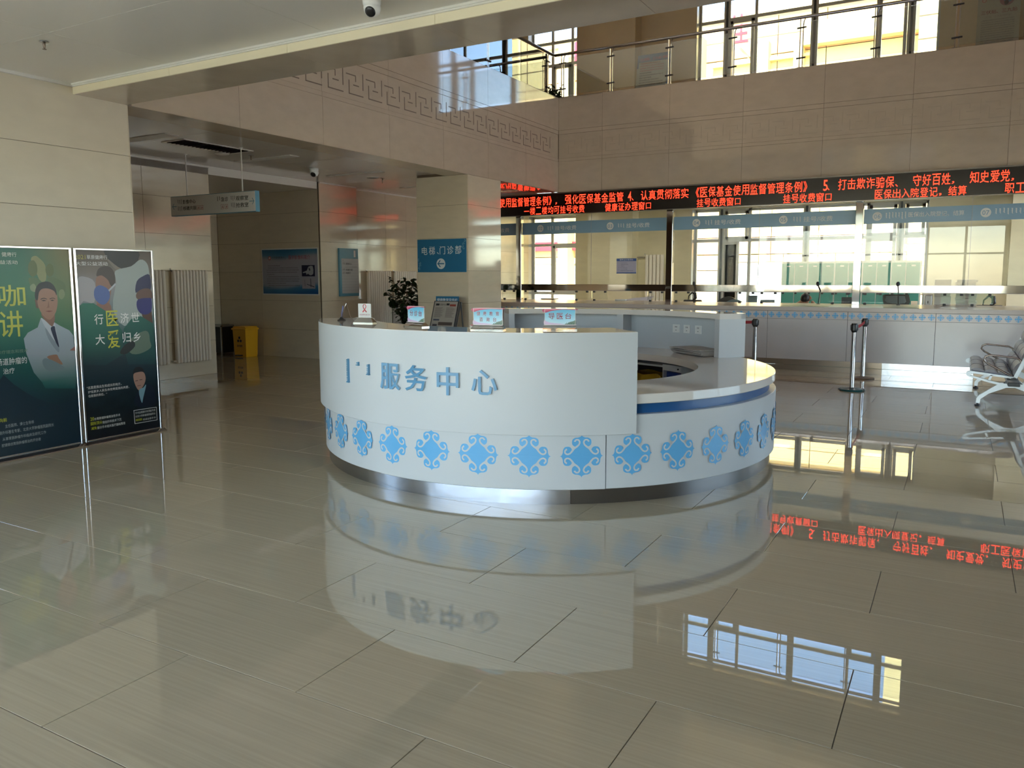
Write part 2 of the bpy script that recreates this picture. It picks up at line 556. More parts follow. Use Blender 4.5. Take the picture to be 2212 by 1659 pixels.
def smooth2d(pts, n=4):
    N = len(pts); out = []
    for i in range(N):
        p0, p1, p2, p3 = pts[i - 1], pts[i], pts[(i + 1) % N], pts[(i + 2) % N]
        for k in range(n):
            t = k / n
            f = lambda a, b, c, d: 0.5 * ((2 * b) + (-a + c) * t + (2 * a - 5 * b + 4 * c - d) * t * t + (-a + 3 * b - 3 * c + d) * t ** 3)
            out.append((f(p0[0], p1[0], p2[0], p3[0]), f(p0[1], p1[1], p2[1], p3[1])))
    return out
def flat(mb, pts, O, U, V, h, col, cols=None):
    """a flat printed shape"""
    O, U, V = Vector(O), Vector(U), Vector(V); N = U.cross(V)
    n = len(pts)
    area = sum(pts[i][0] * pts[(i + 1) % n][1] - pts[(i + 1) % n][0] * pts[i][1] for i in range(n))
    if area < 0:
        pts = pts[::-1]
        if cols: cols = cols[::-1]
    tri = tessellate_polygon([[Vector((p[0], p[1], 0)) for p in pts]])
    fs = []
    for a in tri:
        a = list(a); q = [pts[i] for i in a]
        ar = (q[1][0] - q[0][0]) * (q[2][1] - q[0][1]) - (q[2][0] - q[0][0]) * (q[1][1] - q[0][1])
        fs.append(tuple(a if ar > 0 else a[::-1]))
    mb.add([O + U * p[0] + V * p[1] + N * h for p in pts], fs, None, col=[srgb(*c) for c in cols] if cols else [srgb(*col)] * n)
def disc(cx, cy, r, n=24, k=1.0): return [(cx + r * math.cos(2 * PI * i / n), cy + r * k * math.sin(2 * PI * i / n)) for i in range(n)]
def rect(a, b, c, d): return [(a, c), (b, c), (b, d), (a, d)]
def bggrid(mb, w, h, O, U, V, fn, nu=10, nv=20, off=0.0004):
    O, U, V = Vector(O), Vector(U), Vector(V); N = U.cross(V)
    vs_, cs, fs = [], [], []
    for j in range(nv + 1):
        for i in range(nu + 1):
            u, v = i / nu, j / nv
            vs_.append(O + U * (u * w) + V * (v * h) + N * off); cs.append(srgb(*fn(u, v)))
    for j in range(nv):
        for i in range(nu):
            a = j * (nu + 1) + i
            fs.append((a, a + 1, a + nu + 2, a + nu + 1))
    mb.add(vs_, fs, None, col=cs)
def grad(stops, t):
    for (a, c), (b, d) in zip(stops[:-1], stops[1:]):
        if t <= b:
            k = (t - a) / (b - a) if b > a else 0
            k = max(0, min(1, k))
            return tuple(x + (y - x) * k for x, y in zip(c, d))
    return stops[-1][1]
ART2=[
    ('p',(50, 48, 48),[(4.62,1.817),(4.956,1.82),(4.922,1.659),(4.856,1.63),(4.837,1.587),(4.729,1.615),(4.644,1.713)]),
    ('p',(135, 125, 115),[(4.636,1.72),(4.739,1.643),(4.839,1.608),(4.829,1.587),(4.721,1.615),(4.649,1.685)]),
    ('p',(165, 175, 175),[(4.873,1.652),(4.974,1.718),(5.046,1.683),(5.068,1.565),(5.084,1.2),(5.014,1.165),(4.765,1.082),(4.659,1.253),(4.706,1.494),(4.706,1.608)]),
    ('p',(168, 165, 172),[(4.292,1.525),(4.404,1.552),(4.495,1.496),(4.476,1.315),(4.375,1.332),(4.308,1.293)]),
    ('p',(150, 112, 98),[(4.502,1.496),(4.517,1.551),(4.567,1.572),(4.64,1.537),(4.657,1.452),(4.624,1.297),(4.628,1.233),(4.51,1.272),(4.503,1.398)]),
    ('p',(78, 66, 60),[(4.514,1.558),(4.533,1.621),(4.587,1.649),(4.654,1.643),(4.696,1.586),(4.698,1.494),(4.672,1.452),(4.644,1.48),(4.624,1.523),(4.566,1.565)]),
    ('p',(140, 100, 85),[(4.504,1.3),(4.625,1.304),(4.641,1.211),(4.594,1.184),(4.501,1.259)]),
    ('p',(82, 105, 170),[(4.488,1.44),(4.545,1.474),(4.625,1.431),(4.632,1.353),(4.586,1.298),(4.534,1.3),(4.482,1.357)]),
    ('p',(190, 195, 205),[(4.623,1.428),(4.698,1.494),(4.701,1.476),(4.632,1.413)]),
    ('v',[(0,110,90),(0,118,98),(0,112,90),(0,105,85),(0,100,82),(0,92,78),(8,66,66),(8,52,62),(8,50,62),(0,98,82)],[(4.297,1.287),(4.367,1.312),(4.468,1.309),(4.582,1.234),(4.655,1.182),(4.739,1.033),(4.748,0.814),(4.549,0.724),(4.314,0.748),(4.302,0.991)]),
    ('p',(32, 32, 80),[(4.905,1.397),(4.924,1.507),(4.997,1.558),(5.068,1.569),(5.072,1.424),(4.981,1.433)]),
    ('p',(105, 75, 68),[(4.913,1.39),(4.981,1.433),(5.072,1.424),(5.072,1.32),(4.926,1.331)]),
    ('p',(80, 50, 40),[(4.958,1.19),(5.068,1.223),(5.076,1.08),(4.977,1.1)]),
    ('p',(34, 32, 115),[(4.909,1.258),(4.926,1.331),(5.042,1.343),(5.076,1.327),(5.068,1.215),(5.007,1.181),(4.942,1.198)]),
    ('v',[(0,88,78),(0,95,80),(0,92,80),(0,88,78),(4,70,70),(8,55,62),(8,50,62),(6,70,68)],[(4.756,1.054),(4.841,1.144),(4.948,1.168),(5.077,1.088),(5.084,0.785),(5.086,0.679),(4.781,0.709),(4.751,0.851)]),
    ('p',(98, 118, 104),[(4.829,0.954),(4.964,1.019),(5.021,1.001),(5.032,0.918),(5.037,0.85),(4.909,0.8),(4.805,0.824)]),
    ('p',(18, 28, 32),[(4.702,0.826),(4.762,0.901),(4.844,0.931),(4.865,0.878),(4.772,0.812)]),
    ('p',(18, 18, 20),[(4.826,0.623),(4.851,0.665),(4.901,0.673),(4.944,0.64),(4.958,0.563),(4.937,0.588),(4.838,0.592)]),
    ('p',(168, 132, 118),[(4.831,0.604),(4.881,0.621),(4.942,0.614),(4.961,0.548),(4.93,0.477),(4.878,0.442),(4.838,0.518)]),
    ('p',(60, 40, 40),[(4.847,0.54),(4.876,0.543),(4.876,0.537),(4.847,0.534)]),
    ('p',(60, 40, 40),[(4.893,0.545),(4.924,0.546),(4.924,0.54),(4.892,0.539)]),
    ('p',(110, 60, 60),[(4.864,0.488),(4.904,0.491),(4.904,0.486),(4.864,0.483)]),
    ('p',(16, 30, 50),[(4.828,0.295),(4.851,0.404),(4.882,0.437),(4.903,0.314),(4.964,0.491),(5.045,0.439),(5.047,0.263)]),
    ('p',(120, 160, 180),[(4.878,0.438),(4.929,0.462),(4.962,0.486),(4.923,0.364),(4.903,0.314)]),
    ('t',(190, 180, 90),'2021',(4.316,4.418,1.712,1.751)),
    ('t',(225, 225, 225),'草原健康行',(4.429,4.631,1.713,1.752)),
    ('t',(225, 225, 225),'大型公益活动',(4.322,4.631,1.655,1.691)),
    ('t',(240, 240, 240),'行',(4.466,4.554,1.110,1.207)),
    ('t',(205, 205, 70),'医',(4.584,4.704,1.089,1.234)),
    ('t',(240, 240, 240),'济',(4.728,4.817,1.110,1.207)),
    ('t',(240, 240, 240),'世',(4.843,4.926,1.115,1.206)),
    ('t',(240, 240, 240),'大',(4.464,4.556,0.920,1.018)),
    ('t',(205, 205, 70),'爱',(4.585,4.708,0.878,1.049)),
    ('t',(240, 240, 240),'归',(4.739,4.825,0.921,1.022)),
    ('t',(240, 240, 240),'乡',(4.851,4.930,0.920,1.015)),
    ('t',(230, 230, 230),'“这里是我出生和成长的地方，',(4.349,4.698,0.515,0.543)),
    ('t',(230, 230, 230),'护佑家乡人民生命安康是我的夙愿，',(4.360,4.777,0.476,0.502)),
    ('t',(230, 230, 230),'也是我的责任。”',(4.359,4.545,0.439,0.464)),
    ('t',(205, 210, 60),'20',(4.365,4.401,0.218,0.251)),
    ('t',(220, 225, 225),'台胃肠道肿瘤根治性手术',(4.404,4.666,0.218,0.243)),
    ('t',(205, 210, 60),'国际顶尖',(4.365,4.479,0.175,0.206)),
    ('t',(220, 225, 225),'微创外科技术下沉',(4.482,4.675,0.172,0.199)),
    ('t',(205, 210, 60),'减免',(4.368,4.421,0.131,0.159)),
    ('t',(220, 225, 225),'部分手术相关医疗器械费用',(4.427,4.711,0.129,0.156)),
    ('p',(215, 220, 225),[(4.809,0.253),(5.064,0.25),(5.063,0.245),(4.808,0.247)]),
    ('p',(215, 220, 225),[(4.814,0.121),(5.064,0.12),(5.064,0.115),(4.813,0.116)]),
    ('p',(215, 220, 225),[(4.809,0.253),(4.814,0.252),(4.819,0.117),(4.812,0.117)]),
    ('p',(215, 220, 225),[(5.058,0.249),(5.064,0.249),(5.066,0.116),(5.06,0.116)]),
    ('t',(200, 205, 205),'手术由胃肠外科顶级专家',(4.825,5.048,0.210,0.233)),
    ('t',(200, 205, 205),'北京大学肿瘤医院副院长',(4.824,5.047,0.176,0.198)),
    ('t',(205, 210, 60),'教授及其团队',(4.826,4.897,0.140,0.162)),
    ('t',(200, 205, 205),'完成全部手术',(4.904,5.048,0.135,0.156)),
]
ART1=[
    ('p',(140, 145, 100),[(3.927,1.701),(3.962,1.734),(3.999,1.715),(4.047,1.651),(4.045,1.526),(3.998,1.513),(3.964,1.592)]),
    ('p',(98, 112, 68),[(3.901,1.649),(3.92,1.685),(3.952,1.694),(3.975,1.65),(3.97,1.579),(3.93,1.553),(3.9,1.591)]),
    ('p',(94, 108, 64),[(4.049,1.631),(4.081,1.667),(4.113,1.651),(4.116,1.585),(4.083,1.552),(4.052,1.579)]),
    ('p',(88, 115, 75),[(3.897,1.54),(3.961,1.546),(4.01,1.5),(3.993,1.448),(3.917,1.462)]),
    ('p',(92, 112, 72),[(4.052,1.539),(4.119,1.546),(4.21,1.492),(4.198,1.404),(4.1,1.46)]),
    ('p',(135, 150, 115),[(3.905,1.475),(3.938,1.494),(3.955,1.462),(3.946,1.423),(3.909,1.436)]),
    ('p',(125, 140, 100),[(4.158,1.432),(4.193,1.438),(4.205,1.391),(4.173,1.351),(4.148,1.379)]),
    ('v',[(165,178,190),(165,178,190),(165,178,190),(165,178,190),(165,178,190),(165,178,190),(165,178,190),(165,178,190),(165,178,190),(160,172,182),(80,120,120),(15,80,80),(15,80,80),(40,100,100),(120,145,150),(160,172,185)],[(3.819,1.025),(3.857,1.074),(3.944,1.115),(3.975,1.192),(4.069,1.115),(4.089,1.154),(4.144,1.117),(4.223,1.072),(4.258,1.022),(4.265,0.856),(4.265,0.649),(4.243,0.54),(3.972,0.574),(3.949,0.63),(3.884,0.724),(3.832,0.894)]),
    ('p',(140, 102, 88),[(3.985,1.238),(4.094,1.234),(4.093,1.153),(4.069,1.115),(4.013,1.171)]),
    ('p',(110, 78, 66),[(3.936,1.358),(3.961,1.364),(3.962,1.278),(3.943,1.286)]),
    ('p',(165, 124, 106),[(3.959,1.37),(3.979,1.435),(4.034,1.467),(4.093,1.453),(4.127,1.413),(4.135,1.366),(4.131,1.306),(4.111,1.239),(4.074,1.188),(4.04,1.179),(3.997,1.218),(3.963,1.291)]),
    ('p',(26, 26, 28),[(3.939,1.371),(3.947,1.442),(3.977,1.491),(4.024,1.51),(4.07,1.509),(4.108,1.479),(4.128,1.433),(4.128,1.386),(4.111,1.426),(4.059,1.45),(4.006,1.448),(3.975,1.416),(3.96,1.35)]),
    ('p',(45, 35, 35),[(3.989,1.346),(4.013,1.352),(4.037,1.345),(4.012,1.341)]),
    ('p',(45, 35, 35),[(4.068,1.346),(4.089,1.352),(4.107,1.345),(4.088,1.34)]),
    ('p',(50, 38, 35),[(3.987,1.362),(4.014,1.37),(4.04,1.361),(4.039,1.356),(4.013,1.363),(3.987,1.355)]),
    ('p',(50, 38, 35),[(4.066,1.362),(4.093,1.369),(4.113,1.361),(4.113,1.356),(4.093,1.363),(4.066,1.356)]),
    ('p',(140, 100, 85),[(4.052,1.341),(4.058,1.295),(4.054,1.282),(4.031,1.284),(4.042,1.295)]),
    ('p',(130, 75, 70),[(4.019,1.253),(4.052,1.258),(4.089,1.252),(4.051,1.243)]),
    ('p',(195, 200, 210),[(3.976,1.196),(4.013,1.171),(4.069,1.115),(4.093,1.15),(4.103,1.072),(4.118,0.937),(4.068,1.008),(4.009,1.111)]),
    ('p',(140, 152, 165),[(4.009,1.111),(4.068,1.008),(4.117,0.933),(4.107,0.883),(4.028,1.01)]),
    ('p',(26, 30, 62),[(4.059,1.108),(4.091,1.117),(4.098,1.073),(4.12,0.93),(4.093,0.972),(4.062,1.068)]),
    ('p',(155, 118, 98),[(4.004,0.849),(4.089,0.865),(4.11,0.829),(4.142,0.772),(4.094,0.786)]),
    ('p',(155, 105, 95),[(4.214,0.891),(4.266,0.925),(4.267,0.884)]),
    ('p',(120, 140, 148),[(3.962,0.816),(4.003,0.839),(4.12,0.774),(4.151,0.73),(4.048,0.713),(3.984,0.747)]),
    ('p',(20, 80, 80),[(4.01,0.363),(4.025,0.388),(4.066,0.392),(4.107,0.379),(4.121,0.339),(4.076,0.329),(4.022,0.341)]),
    ('p',(20, 78, 78),[(3.703,0.364),(3.733,0.385),(3.775,0.365),(3.761,0.348)]),
    ('p',(10, 40, 56),[(3.601,0.694),(3.707,0.643),(3.857,0.519),(4.068,0.416),(4.293,0.426),(4.288,0.038),(3.554,0.045)]),
    ('t',(215, 225, 215),'健康行',(3.689,3.809,1.722,1.760)),
    ('t',(215, 225, 215),'益活动',(3.669,3.814,1.659,1.692)),
    ('t',(195, 200, 85),'咖',(3.634,3.858,1.303,1.485)),
    ('t',(195, 200, 85),'讲',(3.627,3.820,1.045,1.268)),
    ('t',(120, 150, 130),'诊疗理念和技术',(3.593,3.846,0.907,0.938)),
    ('t',(230, 235, 235),'肠道肿瘤的',(3.580,3.832,0.811,0.871)),
    ('t',(230, 235, 235),'治疗',(3.630,3.724,0.736,0.785)),
    ('t',(205, 210, 60),'向前',(3.572,3.630,0.333,0.366)),
    ('t',(165, 175, 180),'主任医师、博士生导师',(3.612,3.852,0.279,0.309)),
    ('t',(165, 175, 180),'肠外科著名专家、北京大学肿瘤医院副院长',(3.561,4.024,0.226,0.257)),
    ('t',(165, 175, 180),'从事胃肠肿瘤外科临床及研究工作',(3.584,3.951,0.172,0.201)),
    ('t',(165, 175, 180),'腔镜微创胃肠肿瘤根治的开创者',(3.573,3.901,0.120,0.148)),
]

# ================================================================== THE SETTING
CZ = 3.28                      # ceiling of the left lobby
XL, XR = -10.42, 5.6
def fx(x): return x * S        # far-group x / y
ZS = sx((0, 0, 3.095)).z       # underside of the beams
ZB = sx((0, 0, 4.81)).z        # top of the balcony face
YB = 13.5 * S                  # balcony face
XB = -6.67 * S                 # balcony side face
YG = 13.7 * S                  # cashier glazing
YW = 18.0 * S                  # back wall face
Z2 = sx((0, 0, 4.5)).z         # upper floor
ROWZ = [0.54, 1.09, 1.64, 2.19, 2.74, 3.29, 3.84]

# ---- floor: bed + tiles in running bond
mb = MB(); mb.box(-13.3, XR + 0.3, -2.6, 20.0, -0.2, -0.0055)
flo = struct('floor', mb, grout)
TX, TY, X0, Y0 = 1.2025, 0.6035, -2.098, 2.039
tiles = []
for j in range(-9, 30):
    y0 = Y0 + j * TY
    if y0 + TY < -2.55 or y0 > 19.6: continue
    xo = X0 + (0.5 * TX if j % 2 else 0)
    for i in range(-11, 8):
        x0 = xo + i * TX
        if x0 + TX < -13.25 or x0 > XR: continue
        cx, cy = x0 + TX / 2, y0 + TY / 2
        seen = False
        for (px, py) in ((cx, cy), (x0, y0), (x0 + TX, y0), (x0, y0 + TY), (x0 + TX, y0 + TY)):
            d = Vector((px, py, 0)) - EYE
            z = d.dot(fwd)
            if z > 0.6 and abs(d.dot(rgt) / z) < 0.70: seen = True
        if y0 > YG - 0.3 or (cx < -7.3 and cy < 4.0): seen = False
        tiles.append((not seen, cx * cx + cy * cy, x0, y0))
tiles.sort()
rest = MB()
for k, (hid, d, x0, y0) in enumerate(tiles):
    g = 0.0016
    if k < 300 and not hid:
        tile_part('tile', floor_m, flo, x0 + g, x0 + TX - g, y0 + g, y0 + TY - g, -0.009, 0.0, bev=0.001)
    else:
        rest.box(x0 + g, x0 + TX - g, y0 + g, y0 + TY - g, -0.009, 0.0)
o = rest.build('tile', floor_m, flo); o['kind'] = 'stuff'

# ---- left wall pier, x = XB plane
mb = MB(); mb.box(XB - 0.35, XB - 0.012, 2.35, 4.69 * S, 0, ZS + 0.08); mb.box(XB - 0.35, XB - 0.012, -2.5, 2.35, 3.1, ZS + 0.08); mb.box(XB - 0.35, XB - 0.012, -2.5, -2.3, 0, 3.1)
wl = struct('wall_left', mb, stone_d)
wall_tiles(wl, 'x', XB, 1, 2.35, 4.69 * S, 0.0, 3.31, ROWZ, [2.72], m=stone_s)
wall_tiles(wl, 'x', XB, 1, -2.5, 2.35, 3.1, 3.31, [], [-0.9, 0.7], m=stone_s)
mb = MB()
for i in range(5): mb.box(XB - 0.2, XB - 0.12, -2.3 + 1.1625 * i - 0.03, -2.3 + 1.1625 * i + 0.03, 0, 3.1)
for z in (0.03, 2.3, 3.07): mb.box(XB - 0.2, XB - 0.12, -2.3, 2.35, z - 0.03, z + 0.03)
wgl = struct('window_left', mb, alu)  # unseen glazing added to light the left of the desk
for i in range(4):
    for (r, t) in ((0.06, 2.27), (2.33, 3.04)):
        g = MB(); g.box(XB - 0.164, XB - 0.156, -2.3 + 1.1625 * i + 0.03, -2.3 + 1.1625 * (i + 1) - 0.03, r, t); g.build('pane', glass, wgl)
wall_tiles(wl, 'y', 4.69 * S + 0.012, 1, XB - 0.35, XB, 0.0, ZS, ROWZ, [])
# ---- lobby left wall with radiator (x = XL), then corridor mouth
mb = MB(); mb.box(XL - 0.3, XL - 0.012, 4.3, 8.668, 0, CZ); mb.box(XL - 0.3, XB - 0.35, 4.1, 4.3, 0, CZ)
wn = struct('wall_lobby_left', mb, stone_d)
wall_tiles(wn, 'x', XL, 1, 4.3, 8.68, 0.0, CZ, ROWZ, [5.1, 6.3, 7.5])
wall_tiles(wn, 'y', 8.68, 1, XL - 0.3, XL, 0.0, CZ, ROWZ, [])
# ---- corridor: rear wall y = 11.1, end wall, ceiling, header beam
mb = MB(); mb.box(-13.15, -10.43, 11.112, 11.4, 0, CZ)
wc = struct('wall_corridor', mb, stone_d)
wall_tiles(wc, 'y', 11.1, -1, -13.13, XL, 0.0, 3.148, ROWZ, [-11.95])
mb = MB(); mb.box(-13.4, -13.15, 6.0, 11.4, 0, CZ)
we = struct('wall_corridor_end', mb, stone_d)
wall_tiles(we, 'x', -13.135, 1, 6.0, 11.1, 0.0, 3.148, ROWZ, [7.5, 8.7, 9.9])
mb = MB(); mb.box(-13.4, XL - 0.3, 5.9, 6.0, 0, CZ); struct('wall_corridor_near', mb, stone)
mb = MB(); mb.box(-13.4, XL, 6.0, 11.1, 3.148, CZ); struct('trim_corridor_header', mb, paint)
# ---- pilaster and radiator recess
mb = MB(); mb.box(-10.9, -10.392, 11.4, 12.13, 0, CZ); mb.box(-10.9, -10.43, 11.0996, 11.4, 0, 0.001)
wp = struct('wall_pilaster', mb, stone_d)
wall_tiles(wp, 'x', -10.38, 1, 11.1, 12.13, 0.0, CZ, ROWZ, [])
wall_tiles(wp, 'y', 12.142, 1, -10.6, -10.38, 0.0, CZ, ROWZ, [])
mb = MB(); mb.box(-10.9, -10.612, 12.13, YW, 0, CZ)
wr = struct('wall_recess', mb, stone_d)
wall_tiles(wr, 'x', -10.6, 1, 12.142, YG, 0.0, CZ, ROWZ, [13.3, 14.0])
wall_tiles(wr, 'x', -10.6, 1, YG, YW, 0.0, CZ, ROWZ, [16.2, 17.5], m=office_wall)
# ---- ceilings
mb = MB(); mb.box(-13.4, -7.72, 4.3, YG + 0.05, CZ, CZ + 0.1)
cl = struct('ceiling', mb, dark)
for y0 in [4.3 + 1.2 * i for i in range(9)]:
    for x0, x1 in ((XL, -9.12), (-9.12, -7.72)):
        tile_part('ceiling_panel', paint_g, cl, x0 + 0.0015, x1 - 0.0015, y0 + 0.0015, min(y0 + 1.2, YG) - 0.0015, CZ - 0.004, CZ + 0.004)
tile_part('ceiling_panel', paint_g, cl, -10.6, XL, 12.15, YG, CZ - 0.004, CZ + 0.004)
# thin white shadow-gap trim along the lobby walls
mb = MB()
mb.box(XL - 0.001, XL + 0.02, 4.3, 8.68, CZ - 0.03, CZ - 0.004); mb.box(-10.38, -10.36, 11.1, 12.13, CZ - 0.03, CZ - 0.004)
mb.box(-10.6, -10.58, 12.15, YG, CZ - 0.03, CZ - 0.004)
struct('trim_ceiling_lobby', mb, paint_w)
ZN = sx((0, 0, 3.18)).z
mb = MB(); mb.box(XB - 0.3, XR, -2.5, 4.19 * S, ZN, ZN + 0.1)
c2 = struct('ceiling_entrance', mb, dark)
ycuts = [-2.5, -0.75, 0.7, 2.1, 3.26 * S, 4.19 * S]
xcuts = [XB] + [(-5.415 + 1.61 * i) * S for i in range(8)]
for a, b in zip(ycuts[:-1], ycuts[1:]):
    for c, d in zip(xcuts[:-1], xcuts[1:]):
        tile_part('ceiling_panel', paint, c2, c + 0.002, min(d, XR) - 0.002, a + 0.002, b - 0.002, ZN - 0.004, ZN + 0.004)
mb = MB()
mb.box(XB, XR, 4.19 * S - 0.03, 4.19 * S, ZN - 0.02, ZN - 0.004); mb.box(XB, XR, 4.19 * S - 0.018, 4.19 * S, ZN - 0.03, ZN - 0.02)
mb.box(XB, XB + 0.03, -2.5, 4.19 * S, ZN - 0.03, ZN - 0.004)
struct('trim_ceiling_entrance', mb, paint_w)
# ---- near beam
mb = MB(); mb.box(XB - 0.35, XR, 4.19 * S + 0.012, 4.69 * S - 0.012, ZS + 0.012, ZB)
bn = struct('beam_near', mb, stone_d)
for i in range(10):
    a, b = XB + 1.36 * i, min(XB + 1.36 * (i + 1), XR)
    tile_part('fascia_panel', cream, bn, a + 0.001, b - 0.001, 4.19 * S, 4.19 * S + 0.012, ZS, ZN)
    tile_part('soffit_slab', stone_b, bn, a + 0.001, b - 0.001, 4.19 * S + 0.0125, 4.69 * S, ZS, ZS + 0.012)
    tile_part('stone_panel', stone_b, bn, a + 0.001, b - 0.001, 4.69 * S - 0.012, 4.69 * S, ZS + 0.0125, ZB)
# ---- side beam / balcony side (x = XB) with its key-pattern frieze
ZA = [sx((0, 0, z)).z for z in (3.655, 3.713, 4.148, 4.22)]
mb = MB(); mb.box(-7.72, XB - 0.012, 4.69 * S - 0.05, YB + 0.3, ZS + 0.012, ZB - 0.012)
bs = struct('balcony_side', mb, stone_d)
vy = [8.49 * S - 1.361 * k for k in range(3, 0, -1)] + [8.49 * S + 1.361 * k for k in range(0, 5)]
vy = [v for v in vy if 4.69 * S < v < YB]
zrows = [ZS, ZA[0], ZA[1], ZA[2], ZA[3], ZB]
for k, (p, q) in enumerate(rows_between(4.69 * S, YB, vy)):
    for i, (r, s_) in enumerate(zip(zrows[:-1], zrows[1:])):
        proud = {1: 0.006, 2: 0.0, 3: 0.006}.get(i, 0.010)
        tile_part('stone_panel', stone_b, bs, XB - 0.014 + 0.0, XB - 0.010 + proud, p + 0.0015, q - 0.0015, r + 0.0015, s_ - 0.0015)
    tile_part('soffit_slab', stone_b, bs, -7.72, XB, p + 0.001, q - 0.001, ZS, ZS + 0.012)
    tile_part('coping_slab', stone_b, bs, -7.72, XB, p + 0.001, q - 0.001, ZB - 0.012, ZB)
# key pattern: one ridge mesh, repeated along the frieze
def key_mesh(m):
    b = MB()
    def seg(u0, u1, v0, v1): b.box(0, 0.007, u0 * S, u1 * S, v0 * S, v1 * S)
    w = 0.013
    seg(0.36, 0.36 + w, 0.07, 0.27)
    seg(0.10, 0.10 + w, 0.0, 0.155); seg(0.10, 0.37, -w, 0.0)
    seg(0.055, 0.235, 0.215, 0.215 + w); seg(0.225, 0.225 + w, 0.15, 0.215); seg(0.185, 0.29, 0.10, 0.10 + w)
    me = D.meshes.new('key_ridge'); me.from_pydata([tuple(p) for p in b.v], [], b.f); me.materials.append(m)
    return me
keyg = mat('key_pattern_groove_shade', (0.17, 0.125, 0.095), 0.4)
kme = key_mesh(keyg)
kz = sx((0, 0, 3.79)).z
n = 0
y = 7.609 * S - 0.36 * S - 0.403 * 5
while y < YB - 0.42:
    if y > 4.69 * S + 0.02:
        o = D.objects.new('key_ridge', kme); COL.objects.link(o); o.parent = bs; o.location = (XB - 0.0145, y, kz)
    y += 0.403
# ---- balcony front (y = YB)
mb = MB(); mb.box(XB - 0.012, XR, YB + 0.012, YG + 0.1, ZS + 0.012, ZB - 0.012)
bf = struct('balcony_front', mb, stone_d)
xv = [XB + 0.95 + 1.361 * k for k in range(0, 12)]
for (p, q) in rows_between(XB, XR, xv):
    for i, (r, s_) in enumerate(zip(zrows[:-1], zrows[1:])):
        proud = {1: 0.006, 2: 0.0, 3: 0.006}.get(i, 0.010)
        tile_part('stone_panel', stone_b, bf, p + 0.0015, q - 0.0015, YB + 0.010 - proud, YB + 0.014, r + 0.0015, s_ - 0.0015)
    tile_part('coping_slab', stone_b, bf, p + 0.001, q - 0.001, YB, YB + 0.35, ZB - 0.012, ZB)
    tile_part('soffit_slab', stone_b, bf, p + 0.001, q - 0.001, YB + 0.0145, YG + 0.15, ZS, ZS + 0.012)
keyf = key_mesh(mat('key_pattern_groove_shade_front', (0.46, 0.385, 0.30), 0.3))  # front ridges darker than the stone, a fainter painted groove shade
x = XB + 0.1
while x < XR - 0.5:
    o = D.objects.new('key_ridge', keyf); COL.objects.link(o); o.parent = bf; o.location = (x, YB + 0.0145, kz); o.rotation_euler = (0, 0, -PI / 2)
    x += 0.403
# ---- soffit continuing left of the balcony corner above the cashier glazing
mb = MB(); mb.box(-10.6, -7.72, YB, YG + 0.3, ZS, CZ); struct('beam_glazing_left', mb, stone_b)
# ---- lobby column
CX0, CX1, CY0, CY1 = -7.64 * S, XB, 10.375 * S, 11.377 * S
mb = MB(); mb.box(CX0 + 0.012, CX1 - 0.012, CY0 + 0.012, CY1 - 0.012, 0, CZ)
co = struct('column_lobby', mb, stone_d)
wall_tiles(co, 'y', CY0, -1, CX0, CX1, 0, ZS, ROWZ, [])
wall_tiles(co, 'x', CX1, 1, CY0 + 0.0125, CY1 - 0.0125, 0, ZS, ROWZ, [])
wall_tiles(co, 'x', CX0, -1, CY0 + 0.0125, CY1 - 0.0125, 0, CZ - 0.004, ROWZ, [])
wall_tiles(co, 'y', CY1, 1, CX0, CX1, 0, ZS, ROWZ, [])
# ---- right side of the hall
RG0, RG1 = 6.5, 13.72
mb = MB(); mb.box(XR, XR + 0.3, -2.5, RG0, 0, 9.4); mb.box(XR, XR + 0.3, RG1, YG, 0, 9.4); mb.box(XR, XR + 0.3, RG0, RG1, 3.3, 9.4)
wrt = struct('wall_right', mb, stone_d)
wall_tiles(wrt, 'x', XR, -1, RG1, YG, 0, 4.39, ROWZ, [])
wall_tiles(wrt, 'x', XR, -1, -2.5, RG0, 0, 4.39, ROWZ, [-2.5 + 1.2 * i for i in range(1, 8)])
wall_tiles(wrt, 'x', XR, -1, RG0, RG1, 3.3, 4.39, ROWZ, [RG0 + 1.2 * i for i in range(1, 6)])
mb = MB()
for i in range(7): mb.box(XR + 0.1, XR + 0.18, RG0 + 1.203 * i - 0.03, RG0 + 1.203 * i + 0.03, 0, 3.3)
for z in (0.03, 2.3, 3.27): mb.box(XR + 0.1, XR + 0.18, RG0, RG1, z - 0.03, z + 0.03)
wsd = struct('window_side_added', mb, alu)  # glazing added out of view to brighten the left lobby
for i in range(6):
    for (r, t) in ((0.06, 2.27), (2.33, 3.24)):
        g = MB(); g.box(XR + 0.136, XR + 0.144, RG0 + 1.203 * i + 0.03, RG0 + 1.203 * (i + 1) - 0.03, r, t); g.build('pane', glass, wsd)
mb = MB(); mb.box(XR - 0.012, XR, -2.5, YW, 4.39, 9.4); struct('wall_right_upper', mb, plaster)
